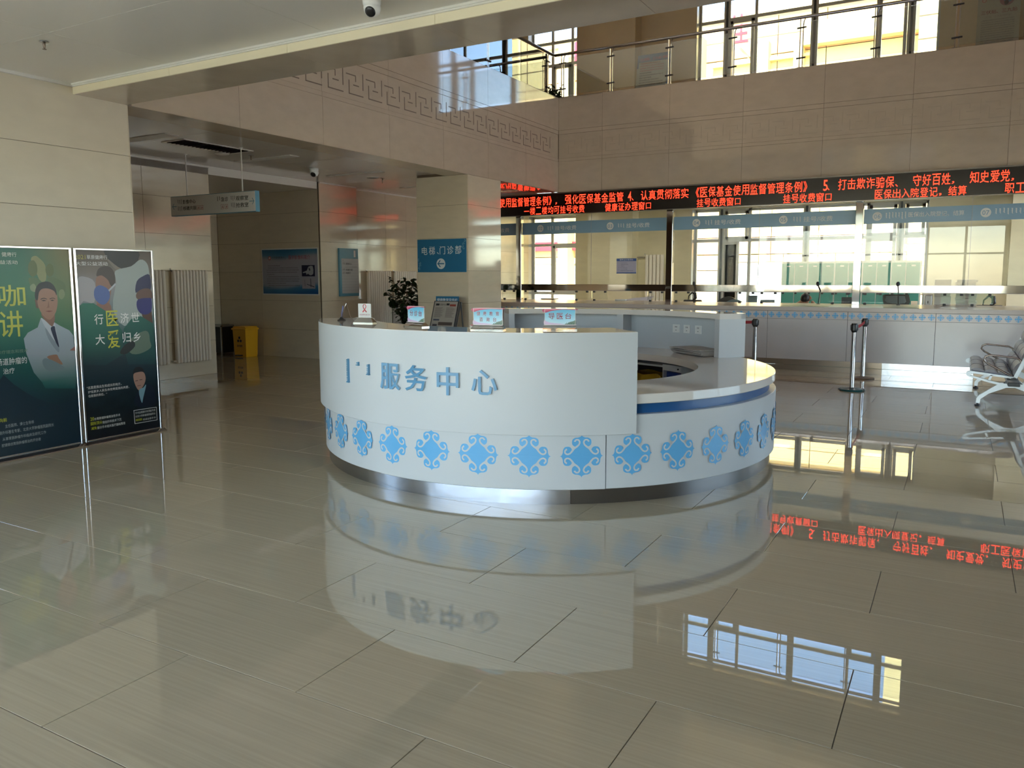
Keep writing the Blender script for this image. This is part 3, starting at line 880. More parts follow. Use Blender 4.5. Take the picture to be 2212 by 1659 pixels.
# ---- upper floor, upper walls, roof
mb = MB(); mb.box(-13.4, XR, YB + 0.35, YW + 0.4, ZS + 0.25, Z2); mb.box(-13.4, -7.72, 4.3, YB + 0.35, CZ + 0.1, Z2); mb.box(XB - 0.35, XR, -2.5, 4.19 * S, ZN + 0.1, Z2)
mb.box(-7.75, XR, YB + 0.1, YB + 0.36, Z2 - 0.1, ZB - 0.013); mb.box(-7.75, -7.4, 4.3, YB + 0.35, Z2 - 0.1, ZB - 0.013)
struct('floor_upper', mb, stone)
mb = MB(); mb.box(-13.6, XR + 0.3, -2.8, YW + 0.6, 9.4, 9.7); struct('ceiling_upper', mb, paint)
mb = MB(); mb.box(-13.6, -13.4, -2.5, YW + 0.4, Z2, 9.4); mb.box(-13.4, XR, -2.75, -2.5, 3.62, 9.4)
struct('wall_upper', mb, plaster)

# ---- back wall (y = YW) with window openings, both storeys
WIN = [(-9.75, -8.40), (-5.48, -0.67), (2.28, 3.70)]
def back_wall(z0, z1, sill, head, m, name):
    mb = MB()
    xs = [-10.9 * 1.25 / S] + [v for w in WIN for v in w] + [XR / S + 0.3]
    for i in range(0, len(xs), 2):
        mb.box(xs[i], xs[i + 1], 18.0, 18.34, z0, z1)
    for (a, b) in WIN:
        mb.box(a, b, 18.0, 18.34, z0, sill); mb.box(a, b, 18.0, 18.34, head, z1)
    o = struct(name, mb, m, far=True)
    # bright reveals
    rv = MB()
    for (a, b) in WIN:
        rv.box(a - 0.001, a + 0.012, 17.995, 18.34, sill, head); rv.box(b - 0.012, b + 0.001, 17.995, 18.34, sill, head); rv.box(a, b, 17.99, 18.34, sill - 0.002, sill + 0.015)
    r = rv.build('window_reveal', reveal, o, far=True)
    return o
zf = (0 - 1.55) / S + 1.55
LS, LH, US, UH = 0.42, 3.04, 5.83, 8.1
b1 = back_wall(zf, 3.42, LS, LH, office_wall, 'wall_back_office')
b2 = back_wall(3.42, 8.9, US, UH, plaster, 'wall_back_upper')
# tall piers standing proud of the back wall
for nm, z0, z1, m in (('column_office', zf, 3.06, office_wall), ('column_upper', 4.5, 8.75, plaster)):
    for (a, b) in ((-7.90, -6.77), (0.72, 1.85)):
        mb = MB(); mb.box(a, b, 17.6, 18.0, z0, z1); struct(nm, mb, m, far=True)
mb = MB(); mb.box(-10.6 / S, XR / S, 13.85, 18.0, 3.06, 3.12); oc = struct('ceiling_office', mb, gyps, far=True)
def window(n, a, b, s, h, vert, hor, sashes, extra_dark=()):
    """white frame, dark couplings, panes; each pane is its own piece"""
    y0, y1 = 18.24, 18.30
    f = MB()
    w = 0.05
    f.box(a, a + w, y0, y1, s, h); f.box(b - w, b, y0, y1, s, h); f.box(a, b, y0, y1, s, s + w); f.box(a, b, y0, y1, h - w, h)
    for v in vert: f.box(v - 0.03, v + 0.03, y0, y1, s, h)
    for z in hor: f.box(a, b, y0 - 0.005, y1, z - 0.035, z + 0.035)
    for v in extra_dark: f.box(v - 0.07, v - 0.022, y0 - 0.004, y1, s, h); f.box(v + 0.022, v + 0.07, y0 - 0.004, y1, s, h)
    o = struct('window_%d' % n, f, alu, far=True)
    for v in extra_dark:
        d = MB(); d.box(v - 0.022, v + 0.022, y0 - 0.03, y1, s, h); d.build('mullion', alu_d, o, far=True)
    vs_ = sorted([a] + list(vert) + list(extra_dark) + [b]); zs = sorted([s] + list(hor) + [h])
    for p, q in zip(vs_[:-1], vs_[1:]):
        for r, t in zip(zs[:-1], zs[1:]):
            g = MB(); g.box(p + 0.03, q - 0.03, y0 + 0.025, y0 + 0.031, r + 0.03, t - 0.03)
            g.build('pane', glass, o, far=True)
    for (p, q, r, t) in sashes:
        k = MB(); c = 0.06
        k.box(p, p + c, y0 - 0.02, y1, r, t); k.box(q - c, q, y0 - 0.02, y1, r, t); k.box(p, q, y0 - 0.02, y1, r, r + c); k.box(p, q, y0 - 0.02, y1, t - c, t)
        k.box(q - 0.045, q - 0.02, y0 - 0.06, y0 - 0.02, (r + t) / 2 - 0.07, (r + t) / 2 + 0.07)
        k.build('sash', alu, o, far=True)
    return o
DK = (-4.86, -3.02, -1.18)
window(1, -9.75, -8.40, LS, LH, [-9.18], [1.11, 2.33], [(-9.15, -8.45, 1.13, 2.31)])
w2 = window(2, -5.48, -0.67, LS, LH, [-4.23, -1.80], [2.34], [(-1.78, -1.26, 0.5, 2.31), (-4.78, -4.27, 2.36, 2.99), (-1.78, -1.26, 2.36, 2.99), (-1.10, -0.74, 2.36, 2.99)], DK)
window(3, 2.28, 3.70, LS, LH, [2.9], [1.11, 2.33], [])
window(4, -9.75, -8.40, US, UH, [-9.18, -8.64], [6.74, 7.28], [(-9.15, -8.68, 5.9, 6.71)])
window(5, -5.48, -0.67, US, UH, [-4.23, -1.80], [7.16], [(-4.78, -4.27, 5.88, 7.12), (-1.78, -1.26, 5.88, 7.12)], DK)
window(6, 2.28, 3.70, US, UH, [2.9, 3.25], [6.74, 7.28], [])
# one casement stands ajar in the wide office window
k = MB()
c0 = Vector((-4.80, 18.24, 0)); d = Vector((math.cos(math.radians(-38)), math.sin(math.radians(-38)), 0)); nn = Vector((-d.y, d.x, 0))
for (u0, u1, z0, z1) in ((0, 0.05, 0.5, 2.30), (0.47, 0.52, 0.5, 2.30), (0, 0.52, 0.5, 0.56), (0, 0.52, 2.24, 2.30)):
    k.obox(c0 + d * ((u0 + u1) / 2) + Vector((0, 0, (z0 + z1) / 2)), d, nn, (0, 0, 1), (u1 - u0) / 2, 0.02, (z1 - z0) / 2, alu)
k.obox(c0 + d * 0.26 + Vector((0, 0, 1.4)), d, nn, (0, 0, 1), 0.21, 0.003, 0.84, glass)
k.build('casement', None, w2, far=True)

# ---- front facade behind the camera: glazed entrance
FX0, FX1 = -7.2, 1.2
mb = MB(); mb.box(XB - 0.35, FX0, -2.75, -2.5, 0, 3.62); mb.box(FX1, XR, -2.75, -2.5, 0, 3.62); mb.box(FX0, FX1, -2.75, -2.5, 3.3, 3.62)
struct('wall_front', mb, stone)
mb = MB()
x = FX0
while x <= FX1 + 0.01:
    mb.box(x - 0.04, x + 0.04, -2.66, -2.58, 0, 3.3); x += 1.2
for z in (0.03, 2.3, 3.27): mb.box(FX0, FX1, -2.66, -2.58, z - 0.03, z + 0.03)
wf = struct('window_entrance', mb, alu)
x = FX0
while x < FX1 - 0.1:
    for (r, t) in ((0.06, 2.27), (2.33, 3.24)):
        g = MB(); g.box(x + 0.04, x + 1.16, -2.625, -2.617, r, t); g.build('pane', glass, wf)
    x += 1.2

mb = MB(); mb.box(FX0 - 0.6, FX1 + 1.2, -7.0, -2.75, 3.75, 4.0)
for x in (FX0 - 0.3, FX1 + 0.9): mb.lathe((x, -6.6, -0.12), [(0.18, 0), (0.18, 3.87)], 16)
struct('roof_canopy_added', mb, paint_w)  # unseen canopy, added to hold back sky light from the desk
# lit ceiling panels in the office and upstairs
def panel_light(x, y, z, w, d, label, grp, far=True):
    t = thing('ceiling_panel_light', label, 'ceiling light', (x, y, z - 0.03), grp, far=far)
    b = MB(); b.box(x - w / 2 - 0.02, x + w / 2 + 0.02, y - d / 2 - 0.02, y + d / 2 + 0.02, z - 0.02, z - 0.001); b.build('frame', alu, t, far=far)
    b = MB(); b.box(x - w / 2, x + w / 2, y - d / 2, y + d / 2, z - 0.024, z - 0.0195); b.build('diffuser', lamp_on, t, far=far)
for x in (-8.6, -6.2, -3.9, -1.6, 0.7, 3.0):
    panel_light(x, 15.9, 3.06, 0.55, 0.55, 'lit square panel in the office ceiling behind the LED board', 'office ceiling panels')
# ---- outdoors
mb = MB(); mb.box(-90, 90, -90, 110, -0.25, -0.12); struct('ground', mb, pave)
mb = MB(); mb.box(-60, 60, -60, -14, -0.119, -0.05); struct('ground_lawn', mb, grass)
YF = 28.0
bl = thing('hospital_wing', 'yellow stone-clad hospital wing seen outside through the windows', 'building', (-9, YF + 4, 0 + zf), far=True)
f = MB(); f.box(-24, 0.3, YF + 0.165, YF + 9, zf, 10.15); f.build('wall', y_joint, bl, far=True)
winrow = [(x0, x0 + 2.1) for x0 in (-22.6, -18.9, -15.0, -11.2, -7.45, -3.7)]
ztiles = [zf, 0.55, 1.15, 1.72, 2.27, 2.85, 3.45, 4.05, 4.65, 5.25, 5.85, 6.45, 7.05, 7.65, 8.25, 8.85, 9.45, 10.15]
holes = []
for i, (a, b) in enumerate(winrow):
    holes.append((a, b, 0.3, 2.0)); holes.append((a, b, 6.6, 8.25))
cnt = 0; rs = MB()
xs = [-24 + 1.519 * i for i in range(17)]
def cut(x0, x1, z0, z1):
    """pieces of a slab left outside the window holes"""
    for (a, b, c, d) in holes:
        if x1 > a + 0.01 and x0 < b - 0.01 and z1 > c + 0.01 and z0 < d - 0.01:
            out = []
            if x0 < a: out += cut(x0, a, z0, z1)
            if x1 > b: out += cut(b, x1, z0, z1)
            m0, m1 = max(x0, a), min(x1, b)
            if z0 < c: out += cut(m0, m1, z0, c)
            if z1 > d: out += cut(m0, m1, d, z1)
            return out
    return [(x0, x1, z0, z1)]
for i in range(16):
    for j in range(len(ztiles) - 1):
        for (p, q, r, t) in cut(xs[i], xs[i + 1], ztiles[j], ztiles[j + 1]):
            if q - p < 0.02 or t - r < 0.02: continue
            vis = (-19.5 < p < 0.6) and ((r < 3.2) or r > 5.8)
            band = abs(r - 2.27) < 0.01 or abs(r - 8.85) < 0.01
            if vis and cnt < 290:
                P0, P1 = sx((p + 0.012, YF + (0.0 if band else 0.03), r + 0.012)), sx((q - 0.012, YF + 0.07, t - 0.012))
                tile_part('stone_panel', ystone_o if band else ystone, bl, P0.x, P1.x, P0.y, P1.y, P0.z, P1.z, bev=0.004)
                cnt += 1
            else: rs.box(p + 0.012, q - 0.012, YF + 0.03, YF + 0.07, r + 0.012, t - 0.012)
o = rs.build('stone_panel', ystone, bl, far=True); o['kind'] = 'stuff'
for (a, b, c, d) in holes:
    if a < -20 or a > 0: continue
    w = MB(); w.box(a, b, YF + 0.10, YF + 0.16, c, d); fr = w.build('window', alu, bl, far=True)
    for k2 in range(3):
        u0 = a + 0.05 + k2 * (b - a - 0.05) / 3; u1 = a + (k2 + 1) * (b - a - 0.05) / 3
        g = MB(); g.box(u0, u1, YF + 0.085, YF + 0.12, c + 0.06, d - 0.5); g.box(u0, u1, YF + 0.085, YF + 0.12, d - 0.44, d - 0.05); g.build('pane', outwin, fr, far=True)
# fins, ledges and a projecting bay give the facade its depth
for (a, b, y0, z0, z1) in ((-13.55, -13.15, 27.4, zf, 10.15), (-12.4, -12.1, 27.5, 5.6, 10.15), (-6.32, -5.98, 27.6, 5.6, 9.2), (-5.2, -4.9, 27.7, 5.6, 9.0), (-15.9, -15.3, 27.2, zf, 10.15), (-9.5, -8.6, 27.0, zf, 3.4), (-8.45, -8.15, 27.4, 5.6, 9.6)):
    w = MB(); w.box(a, b, y0, YF + 0.05, z0, z1); w.build('pilaster', ystone, bl, far=True)
for (a, b, y0, z0, z1) in ((-24, 0.3, 27.9, 5.3, 5.6), (-24, 0.3, 27.85, 10.1, 10.4), (-4.9, -1.4, 27.6, 8.9, 9.6), (-7.9, -4.7, 27.85, 8.62, 8.72), (-24, 0.3, 27.92, 3.4, 3.6)):
    w = MB(); w.box(a, b, y0, YF + 0.05, z0, z1); w.build('ledge', ystone, bl, far=True)
w = MB(); w.box(-1.40, 0.30, 24.5, YF + 0.05, zf, 12.5); w.build('stair_tower', ystone, bl, far=True)
for zz in [6.0 + 0.6 * i for i in range(7)] + [0.6 * i for i in range(5)]:
    w = MB(); w.box(-1.41, 0.30, 24.485, 24.5, zz, zz + 0.018); o = w.build('cladding_joint', y_joint, bl, far=True)
for xx in (-0.9, -0.3):
    w = MB(); w.box(xx, xx + 0.018, 24.486, 24.5, zf, 12.5); w.build('cladding_joint', y_joint, bl, far=True)
tk = thing('red_sign_band', 'red sign board fixed across the yellow facade outside', 'sign', (-14.2, 27.9, 2.5), far=True)
w = MB(); w.box(-15.25, -12.95, 27.82, 27.99, 2.52, 2.86, redsign); w.build('board', None, tk, far=True)
tk = thing('red_banner', 'narrow red vertical banner hanging outside the upper left window', 'banner', (-12.6, 26.2, 9.0), far=True)
w = MB(); w.box(-12.34, -12.1, 26.2, 26.24, 8.9, 9.72, redsign); w.build('cloth', None, tk, far=True)
tk = thing('red_roof_character', 'large red sign character outside the wide upper window', 'sign', (-6.9, 26.3, 9.1), far=True)
w = MB(); lettering(w, '佳', 0, 0.62, 0, 0.92, (-6.95, 26.3, 8.84), (1, 0, 0), (0, 0, 1), (0, -1, 0), 0.06, redsign, bold=0.05)
w.build('character', None, tk, far=True)
w = MB(); w.box(-6.9, -6.4, 26.34, 26.38, 8.76, 8.86); w.box(-6.68, -6.63, 26.38, YF, 8.78, 8.83); w.build('bracket', steel, tk, far=True)
portal(FX0, FX1, -2.5, 0.0, 3.3, 1)
for (xx, yy, wd_, hh, dd) in ((XB - 0.1, 0.02, 4.6, 3.0, -1),):
    pq = D.lights.new('portal', 'AREA'); pq.shape = 'RECTANGLE'; pq.size = wd_; pq.size_y = hh; pq.cycles.is_portal = True
    po = D.objects.new('sky_portal', pq); COL.objects.link(po); po.location = (xx, yy, hh / 2 + 0.05); po.rotation_euler = Vector((dd, 0, 0)).to_track_quat('Z', 'Y').to_euler()
pl_ = D.lights.new('portal', 'AREA'); pl_.shape = 'RECTANGLE'; pl_.size = RG1 - RG0; pl_.size_y = 3.2; pl_.cycles.is_portal = True
po = D.objects.new('sky_portal', pl_); COL.objects.link(po); po.location = (XR, (RG0 + RG1) / 2, 1.65); po.rotation_euler = Vector((1, 0, 0)).to_track_quat('Z', 'Y').to_euler()
for (a, b) in WIN:
    for (s_, h_) in ((LS, LH), (US, UH)):
        p0, p1 = sx((a, 18, s_)), sx((b, 18, h_))
        portal(p0.x, p1.x, p0.y, p0.z, p1.z, -1)

# ================================================================== SERVICE DESK
DC = (-3.285, 6.44)
dk = thing('service_desk', 'large round white reception desk with blue scroll motifs and a high curved front', 'reception desk', (DC[0], DC[1], 0))
R_LOW, R_UP = 1.998, 2.035
def ring(name, R0, R1, a0, a1, z0, z1, m, n=60, bev=0, parent=None):
    b = MB(); b.arc(DC, R0, R1, a0, a1, z0, z1, n, bev=bev); o = b.build(name, m, parent or dk, auto=35); return o
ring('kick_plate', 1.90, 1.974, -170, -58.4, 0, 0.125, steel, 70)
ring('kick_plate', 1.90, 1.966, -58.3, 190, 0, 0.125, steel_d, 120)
for a0, a1, r in ((-51.5, 15, R_LOW), (15.1, 80, R_LOW), (80.1, 150, R_LOW), (150.1, 220, R_LOW), (-139.9, -100.7, R_LOW), (-100.6, -51.6, R_LOW + 0.006)):
    p = ring('lower_panel', 1.93, r, a0 + 0.05, a1 - 0.05, 0.108, 0.612, deskw, 40, bev=0.004)
ring('blue_band', 1.90, 1.945, 0, 360, 0.612, 0.684, navy, 120)
ring('counter_slab', 1.35, 1.992, 0, 360, 0.684, 0.75, deskw2, 160, bev=0.004)
ring('front_panel', 1.99, R_UP, -148, -45.8, 0.488, 1.176, deskw, 100, bev=0.002)
ring('high_ledge', 1.57, R_UP - 0.0005, -148, -45.9, 1.15, 1.1775, deskw2, 100)
ring('inner_panel', 1.585, 1.60, -148, -46.2, 0.75, 1.15, deskw, 80)
for a in (-147.4, -46.3): ring('end_panel', 1.60, 1.99, a - 0.4, a + 0.4, 0.75, 1.15, deskw, 2)
ring('inner_skirt', 1.42, 1.44, -150, 25, 0.0, 0.684, deskw, 90)
# rear hutch with two deep bays
hu = ring('rear_hutch', 1.985, 2.034, 44.6, 131.5, 0.75, 1.18, deskw, 70, bev=0.002)
ring('hutch_top', 1.75, 2.034, 44.6, 131.5, 1.125, 1.1805, deskw2, 70)
for a0, a1 in ((44.6, 47.4), (88.6, 91.0), (129.3, 131.5)): ring('hutch_divider', 1.75, 1.985, a0, a1, 0.75, 1.125, deskw, 6)
for i, a in enumerate((72.3, 68.2, 63.7)):
    so = MB(); ca, sa = math.cos(math.radians(a)), math.sin(math.radians(a))
    c = Vector((DC[0] + 1.981 * ca, DC[1] + 1.981 * sa, 0.98)); t = Vector((sa, -ca, 0)); nn = Vector((-ca, -sa, 0))
    so.obox(c, t, (0, 0, 1), nn, 0.043, 0.043, 0.004, white)
    for s_ in (-1, 1): so.obox(c + Vector((0, 0, 0.018)) + t * (0.008 * s_) + nn * 0.0045, t, (0, 0, 1), nn, 0.003, 0.007, 0.001, black)
    so.obox(c + Vector((0, 0, -0.018)) + nn * 0.0045, t, (0, 0, 1), nn, 0.006, 0.003, 0.001, black)
    so.build('wall_socket', None, dk)
# sheet taped in the left bay
a = 112
ca, sa = math.cos(math.radians(a)), math.sin(math.radians(a))
so = MB(); c = Vector((DC[0] + 1.982 * ca, DC[1] + 1.982 * sa, 0.98)); t = Vector((sa, -ca, 0)); nn = Vector((-ca, -sa, 0))
flat(so, rect(-0.15, 0.15, -0.105, 0.105), c, t, (0, 0, 1), 0.002, (190, 195, 205))
for i in range(9): flat(so, rect(-0.13, 0.13, -0.09 + i * 0.019, -0.0885 + i * 0.019), c, t, (0, 0, 1), 0.0024, (110, 115, 140))
for i in range(6): flat(so, rect(-0.13 + i * 0.052, -0.1285 + i * 0.052, -0.09, 0.062), c, t, (0, 0, 1), 0.0024, (110, 115, 140))
sh = so.build('taped_sheet', printed, dk); sh['label'] = 'pale sheet with a ruled table taped inside the left bay'
# scroll motifs, all sharing one curved mesh
def motif_mesh(R, zc, s, mats, name):
    b = MB(); k = 0
    def put(pts, h, m):
        n = len(pts)
        ar = sum(pts[i][0] * pts[(i + 1) % n][1] - pts[(i + 1) % n][0] * pts[i][1] for i in range(n))
        if ar < 0: pts = pts[::-1]
        tri = tessellate_polygon([[Vector((p[0], p[1], 0)) for p in pts]])
        fs = []
        for a in tri:
            a = list(a); q = [pts[i] for i in a]
            if (q[1][0] - q[0][0]) * (q[2][1] - q[0][1]) - (q[2][0] - q[0][0]) * (q[1][1] - q[0][1]) < 0: a = a[::-1]
            fs.append(tuple(a))
        vv = []
        for (u, v) in pts:
            an = u * s / R - PI / 2
            vv.append(((R + h) * math.cos(an), (R + h) * math.sin(an), zc + v * s))
        b.add(vv, fs, m)
    crown = smooth2d([(0, 1.0), (0.035, 0.94), (0.16, 0.885), (0.30, 0.87), (0.42, 0.80), (0.455, 0.68), (0.44, 0.56), (0.36, 0.475), (0.26, 0.46), (0.17, 0.52), (0.09, 0.60), (0.0, 0.62)], 3)
    crown[0] = (0, 1.0)
    dia = [(0.0, 0.66), (0.075, 0.64), (0.10, 0.52), (0.20, 0.42), (0.33, 0.33), (0.42, 0.20), (0.52, 0.10), (0.64, 0.075), (0.66, 0.0), (0, 0)]
    # white scroll as a ribbon
    path = smooth2d([(0.37, 0.37), (0.26, 0.44), (0.14, 0.54), (0.095, 0.66), (0.15, 0.765), (0.26, 0.775), (0.325, 0.70), (0.325, 0.70)], 4)[:28]
    def ribbon(pts, w):
        L_, R_ = [], []
        for i, p in enumerate(pts):
            q0, q1 = pts[max(i - 1, 0)], pts[min(i + 1, len(pts) - 1)]
            dx, dy = q1[0] - q0[0], q1[1] - q0[1]; l = math.hypot(dx, dy) or 1
            L_.append((p[0] - dy / l * w, p[1] + dx / l * w)); R_.append((p[0] + dy / l * w, p[1] - dx / l * w))
        return L_, R_
    L_, R_ = ribbon(path, 0.038)
    for rot in range(4):
        def T(p, mx):
            x, y = (-p[0] if mx else p[0]), p[1]
            for _ in range(rot): x, y = y, -x
            return (x, y)
        for mx in (False, True):
            put([T(p, mx) for p in crown], 0.0005, mats[0])
        put([T(p, False) for p in dia], 0.0006, mats[0])
        for mx in (False, True):
            for i in range(len(L_) - 1):
                put([T(p, mx) for p in (L_[i], L_[i + 1], R_[i + 1], R_[i])], 0.0011, mats[1])
    me = D.meshes.new(name); me.from_pydata([tuple(p) for p in b.v], [], b.f)
    for q in b.mats: me.materials.append(q)
    me.polygons.foreach_set('material_index', b.m)
    return me
mm = motif_mesh(R_LOW + 0.0065, 0.342, 0.145, (motif_b, deskw), 'scroll_motif')
for k in range(-7, 29):
    a = -66.5 + 10.15 * k
    if a > 360 - 147: break
    o = D.objects.new('scroll_motif', mm); COL.objects.link(o); o.parent = dk; o.rotation_euler = (0, 0, math.radians(a + 90))
# raised characters and the small script on the front
def on_desk(a, z, h=0.0, R=R_UP):
    ca, sa = math.cos(math.radians(a)), math.sin(math.radians(a))
    return Vector((DC[0] + (R + h) * ca, DC[1] + (R + h) * sa, z)), Vector((-sa, ca, 0)), Vector((ca, sa, 0))
for ch, a, w, z0, z1 in (('服', -96.0, 0.188, 0.752, 0.938), ('务', -89.4, 0.185, 0.757, 0.938), ('中', -82.3, 0.165, 0.744, 0.936), ('心', -74.9, 0.180, 0.758, 0.926)):
    O, U, N = on_desk(a, 0)
    b = MB(); lettering(b, ch, -w / 2, w / 2, z0, z1, O, U, (0, 0, 1), N, 0.016, letter, bold=0.012, side=letter_side)
    b.build('character', None, dk)
for a, w, z0, z1, sd in ((-110.0, 0.035, 0.755, 0.935, 3), (-106.0, 0.022, 0.895, 0.922, 5), (-102.4, 0.04, 0.835, 0.915, 8)):
    O, U, N = on_desk(a, 0)
    b = MB(); b.obox(O + Vector((0, 0, (z0 + z1) / 2)) + N * 0.008, U, (0, 0, 1), N, 0.0035, (z1 - z0) / 2, 0.008, letter)
    z = z1 - 0.005
    rnd = random.Random(sd)
    while z > z0 + 0.012:
        b.obox(O + Vector((0, 0, z)) + N * 0.008 - U * 0.009, (U + Vector((0, 0, 0.35))).normalized(), (0, 0, 1), N, 0.010, 0.0028, 0.008, letter); z -= 0.0105 + rnd.random() * 0.004
    b.obox(O + Vector((0, 0, z0 + 0.004)) + N * 0.008 - U * 0.010, U, (0, 0, 1), N, 0.016, 0.003, 0.008, letter)
    b.build('script_word', None, dk)

# under-counter store behind the gap
def pol(R, a, z=0): return Vector((DC[0] + R * math.cos(math.radians(a)), DC[1] + R * math.sin(math.radians(a)), z))
st = thing('storage_cabinet', 'low white storage cabinet under the rear of the round desk', 'cabinet', pol(1.6, 62))
def seg(name, R0, R1, a0, a1, z0, z1, m, par=st): b = MB(); b.arc(DC, R0, R1, a0, a1, z0, z1, 10); return b.build(name, m, par)
seg('shelf', 1.42, 1.85, 61.2, 110, 0.625, 0.645, deskw); seg('back_panel', 1.85, 1.87, 46, 110, 0.02, 0.68, dark)
for a in (61.0, 48.5, 84.0, 110.0): seg('side_panel', 1.41, 1.85, a - 0.25, a + 0.25, 0.02, 0.66 if a < 70 else 0.64, deskw)
seg('bottom_shelf', 1.42, 1.85, 48.5, 110, 0.02, 0.05, deskw)
dr = seg('drawer', 1.405, 1.43, 48.8, 60.8, 0.60, 0.66, deskw)
p = pol(1.40, 50.3, 0.632); b = MB(); b.lathe(p, [(0.008, 0), (0.008, 0.012)], 10, axis=(-math.cos(math.radians(50)), -math.sin(math.radians(50)), 0)); b.build('lock', black, dr)
t_ = thing('blue_folder_box', 'blue plastic box file in the cabinet bay below the drawer', 'box', pol(1.52, 54.8, 0.052))
seg('box', 1.44, 1.66, 49.6, 60.0, 0.052, 0.585, bluebox, t_); seg('label', 1.437, 1.441, 50.2, 52.0, 0.40, 0.44, white, t_)
b = MB(); rnd = random.Random(4)
prof = []
for i in range(9):
    a = 62.5 + i * 2.2
    for j in range(6):
        rr = 1.46 + 0.03 * math.sin(i * 1.3 + j) - 0.02 * j % 0.05
        prof.append(pol(rr + 0.02 * math.sin(j * 2.1 + i * 0.7), a, 0.055 + j * 0.095 + 0.012 * math.sin(i * 0.9)))
fs = [(i * 6 + j, (i + 1) * 6 + j, (i + 1) * 6 + j + 1, i * 6 + j + 1) for i in range(8) for j in range(5)]
n0 = len(prof); back = [p + (pol(1.75, 70) - pol(1.46, 70)) for p in prof]
fs2 = [tuple(k + n0 for k in f[::-1]) for f in fs]
rim = [j for j in range(0, 6)] + [i * 6 + 5 for i in range(1, 9)] + [8 * 6 + j for j in range(4, -1, -1)] + [i * 6 for i in range(7, 0, -1)]
fs3 = [(rim[i], rim[i - 1], rim[i - 1] + n0, rim[i] + n0) for i in range(len(rim))]
b.add(prof + back, fs + fs2 + fs3)
bg_ = solo(b, 'yellow_bag', ybag, 'crumpled yellow bag stuffed in the open bay of the desk cabinet', 'bag', smooth=True)

# newspapers on the counter
nw = thing('newspaper_stack', 'flat stack of folded newspapers on the right rear of the counter', 'newspapers', (-2.33, 7.93, 0.75))
ax = Vector((math.cos(math.radians(-40)), math.sin(math.radians(-40)), 0)); ay = Vector((-ax.y, ax.x, 0))
rnd = random.Random(2)
for i in range(7):
    b = MB(); c = Vector((-2.33 + rnd.uniform(-.012, .012), 7.93 + rnd.uniform(-.012, .012), 0.7545 + i * 0.0088))
    w, d_ = 0.27 + rnd.uniform(-.015, .01), 0.14 + rnd.uniform(-.01, .01)
    U = (ax + ay * rnd.uniform(-.05, .05)).normalized(); V = Vector((-U.y, U.x, 0))
    pts = []
    for k in range(9):
        u = -w + 2 * w * k / 8
        for s_ in (-1, 1): pts.append(c + U * u + V * d_ * s_ + Vector((0, 0, 0.0035 * math.sin(k * 0.9 + i) * (0.3 + 0.1 * i))))
    n0 = len(pts); pts += [p + Vector((0, 0, 0.0072)) for p in pts]
    fs = [(2 * k, 2 * k + 2, 2 * k + 3, 2 * k + 1)[::-1] for k in range(8)] + [(2 * k + n0, 2 * k + 2 + n0, 2 * k + 3 + n0, 2 * k + 1 + n0) for k in range(8)]
    fs += [(2 * k, 2 * k + 2, 2 * k + 2 + n0, 2 * k + n0) for k in range(8)] + [(2 * k + 3, 2 * k + 1, 2 * k + 1 + n0, 2 * k + 3 + n0) for k in range(8)]
    fs += [(0, n0, n0 + 1, 1), (16, 17, 17 + n0, 16 + n0)]
    b.add(pts, fs); b.build('newspaper', paper, nw, smooth=False)

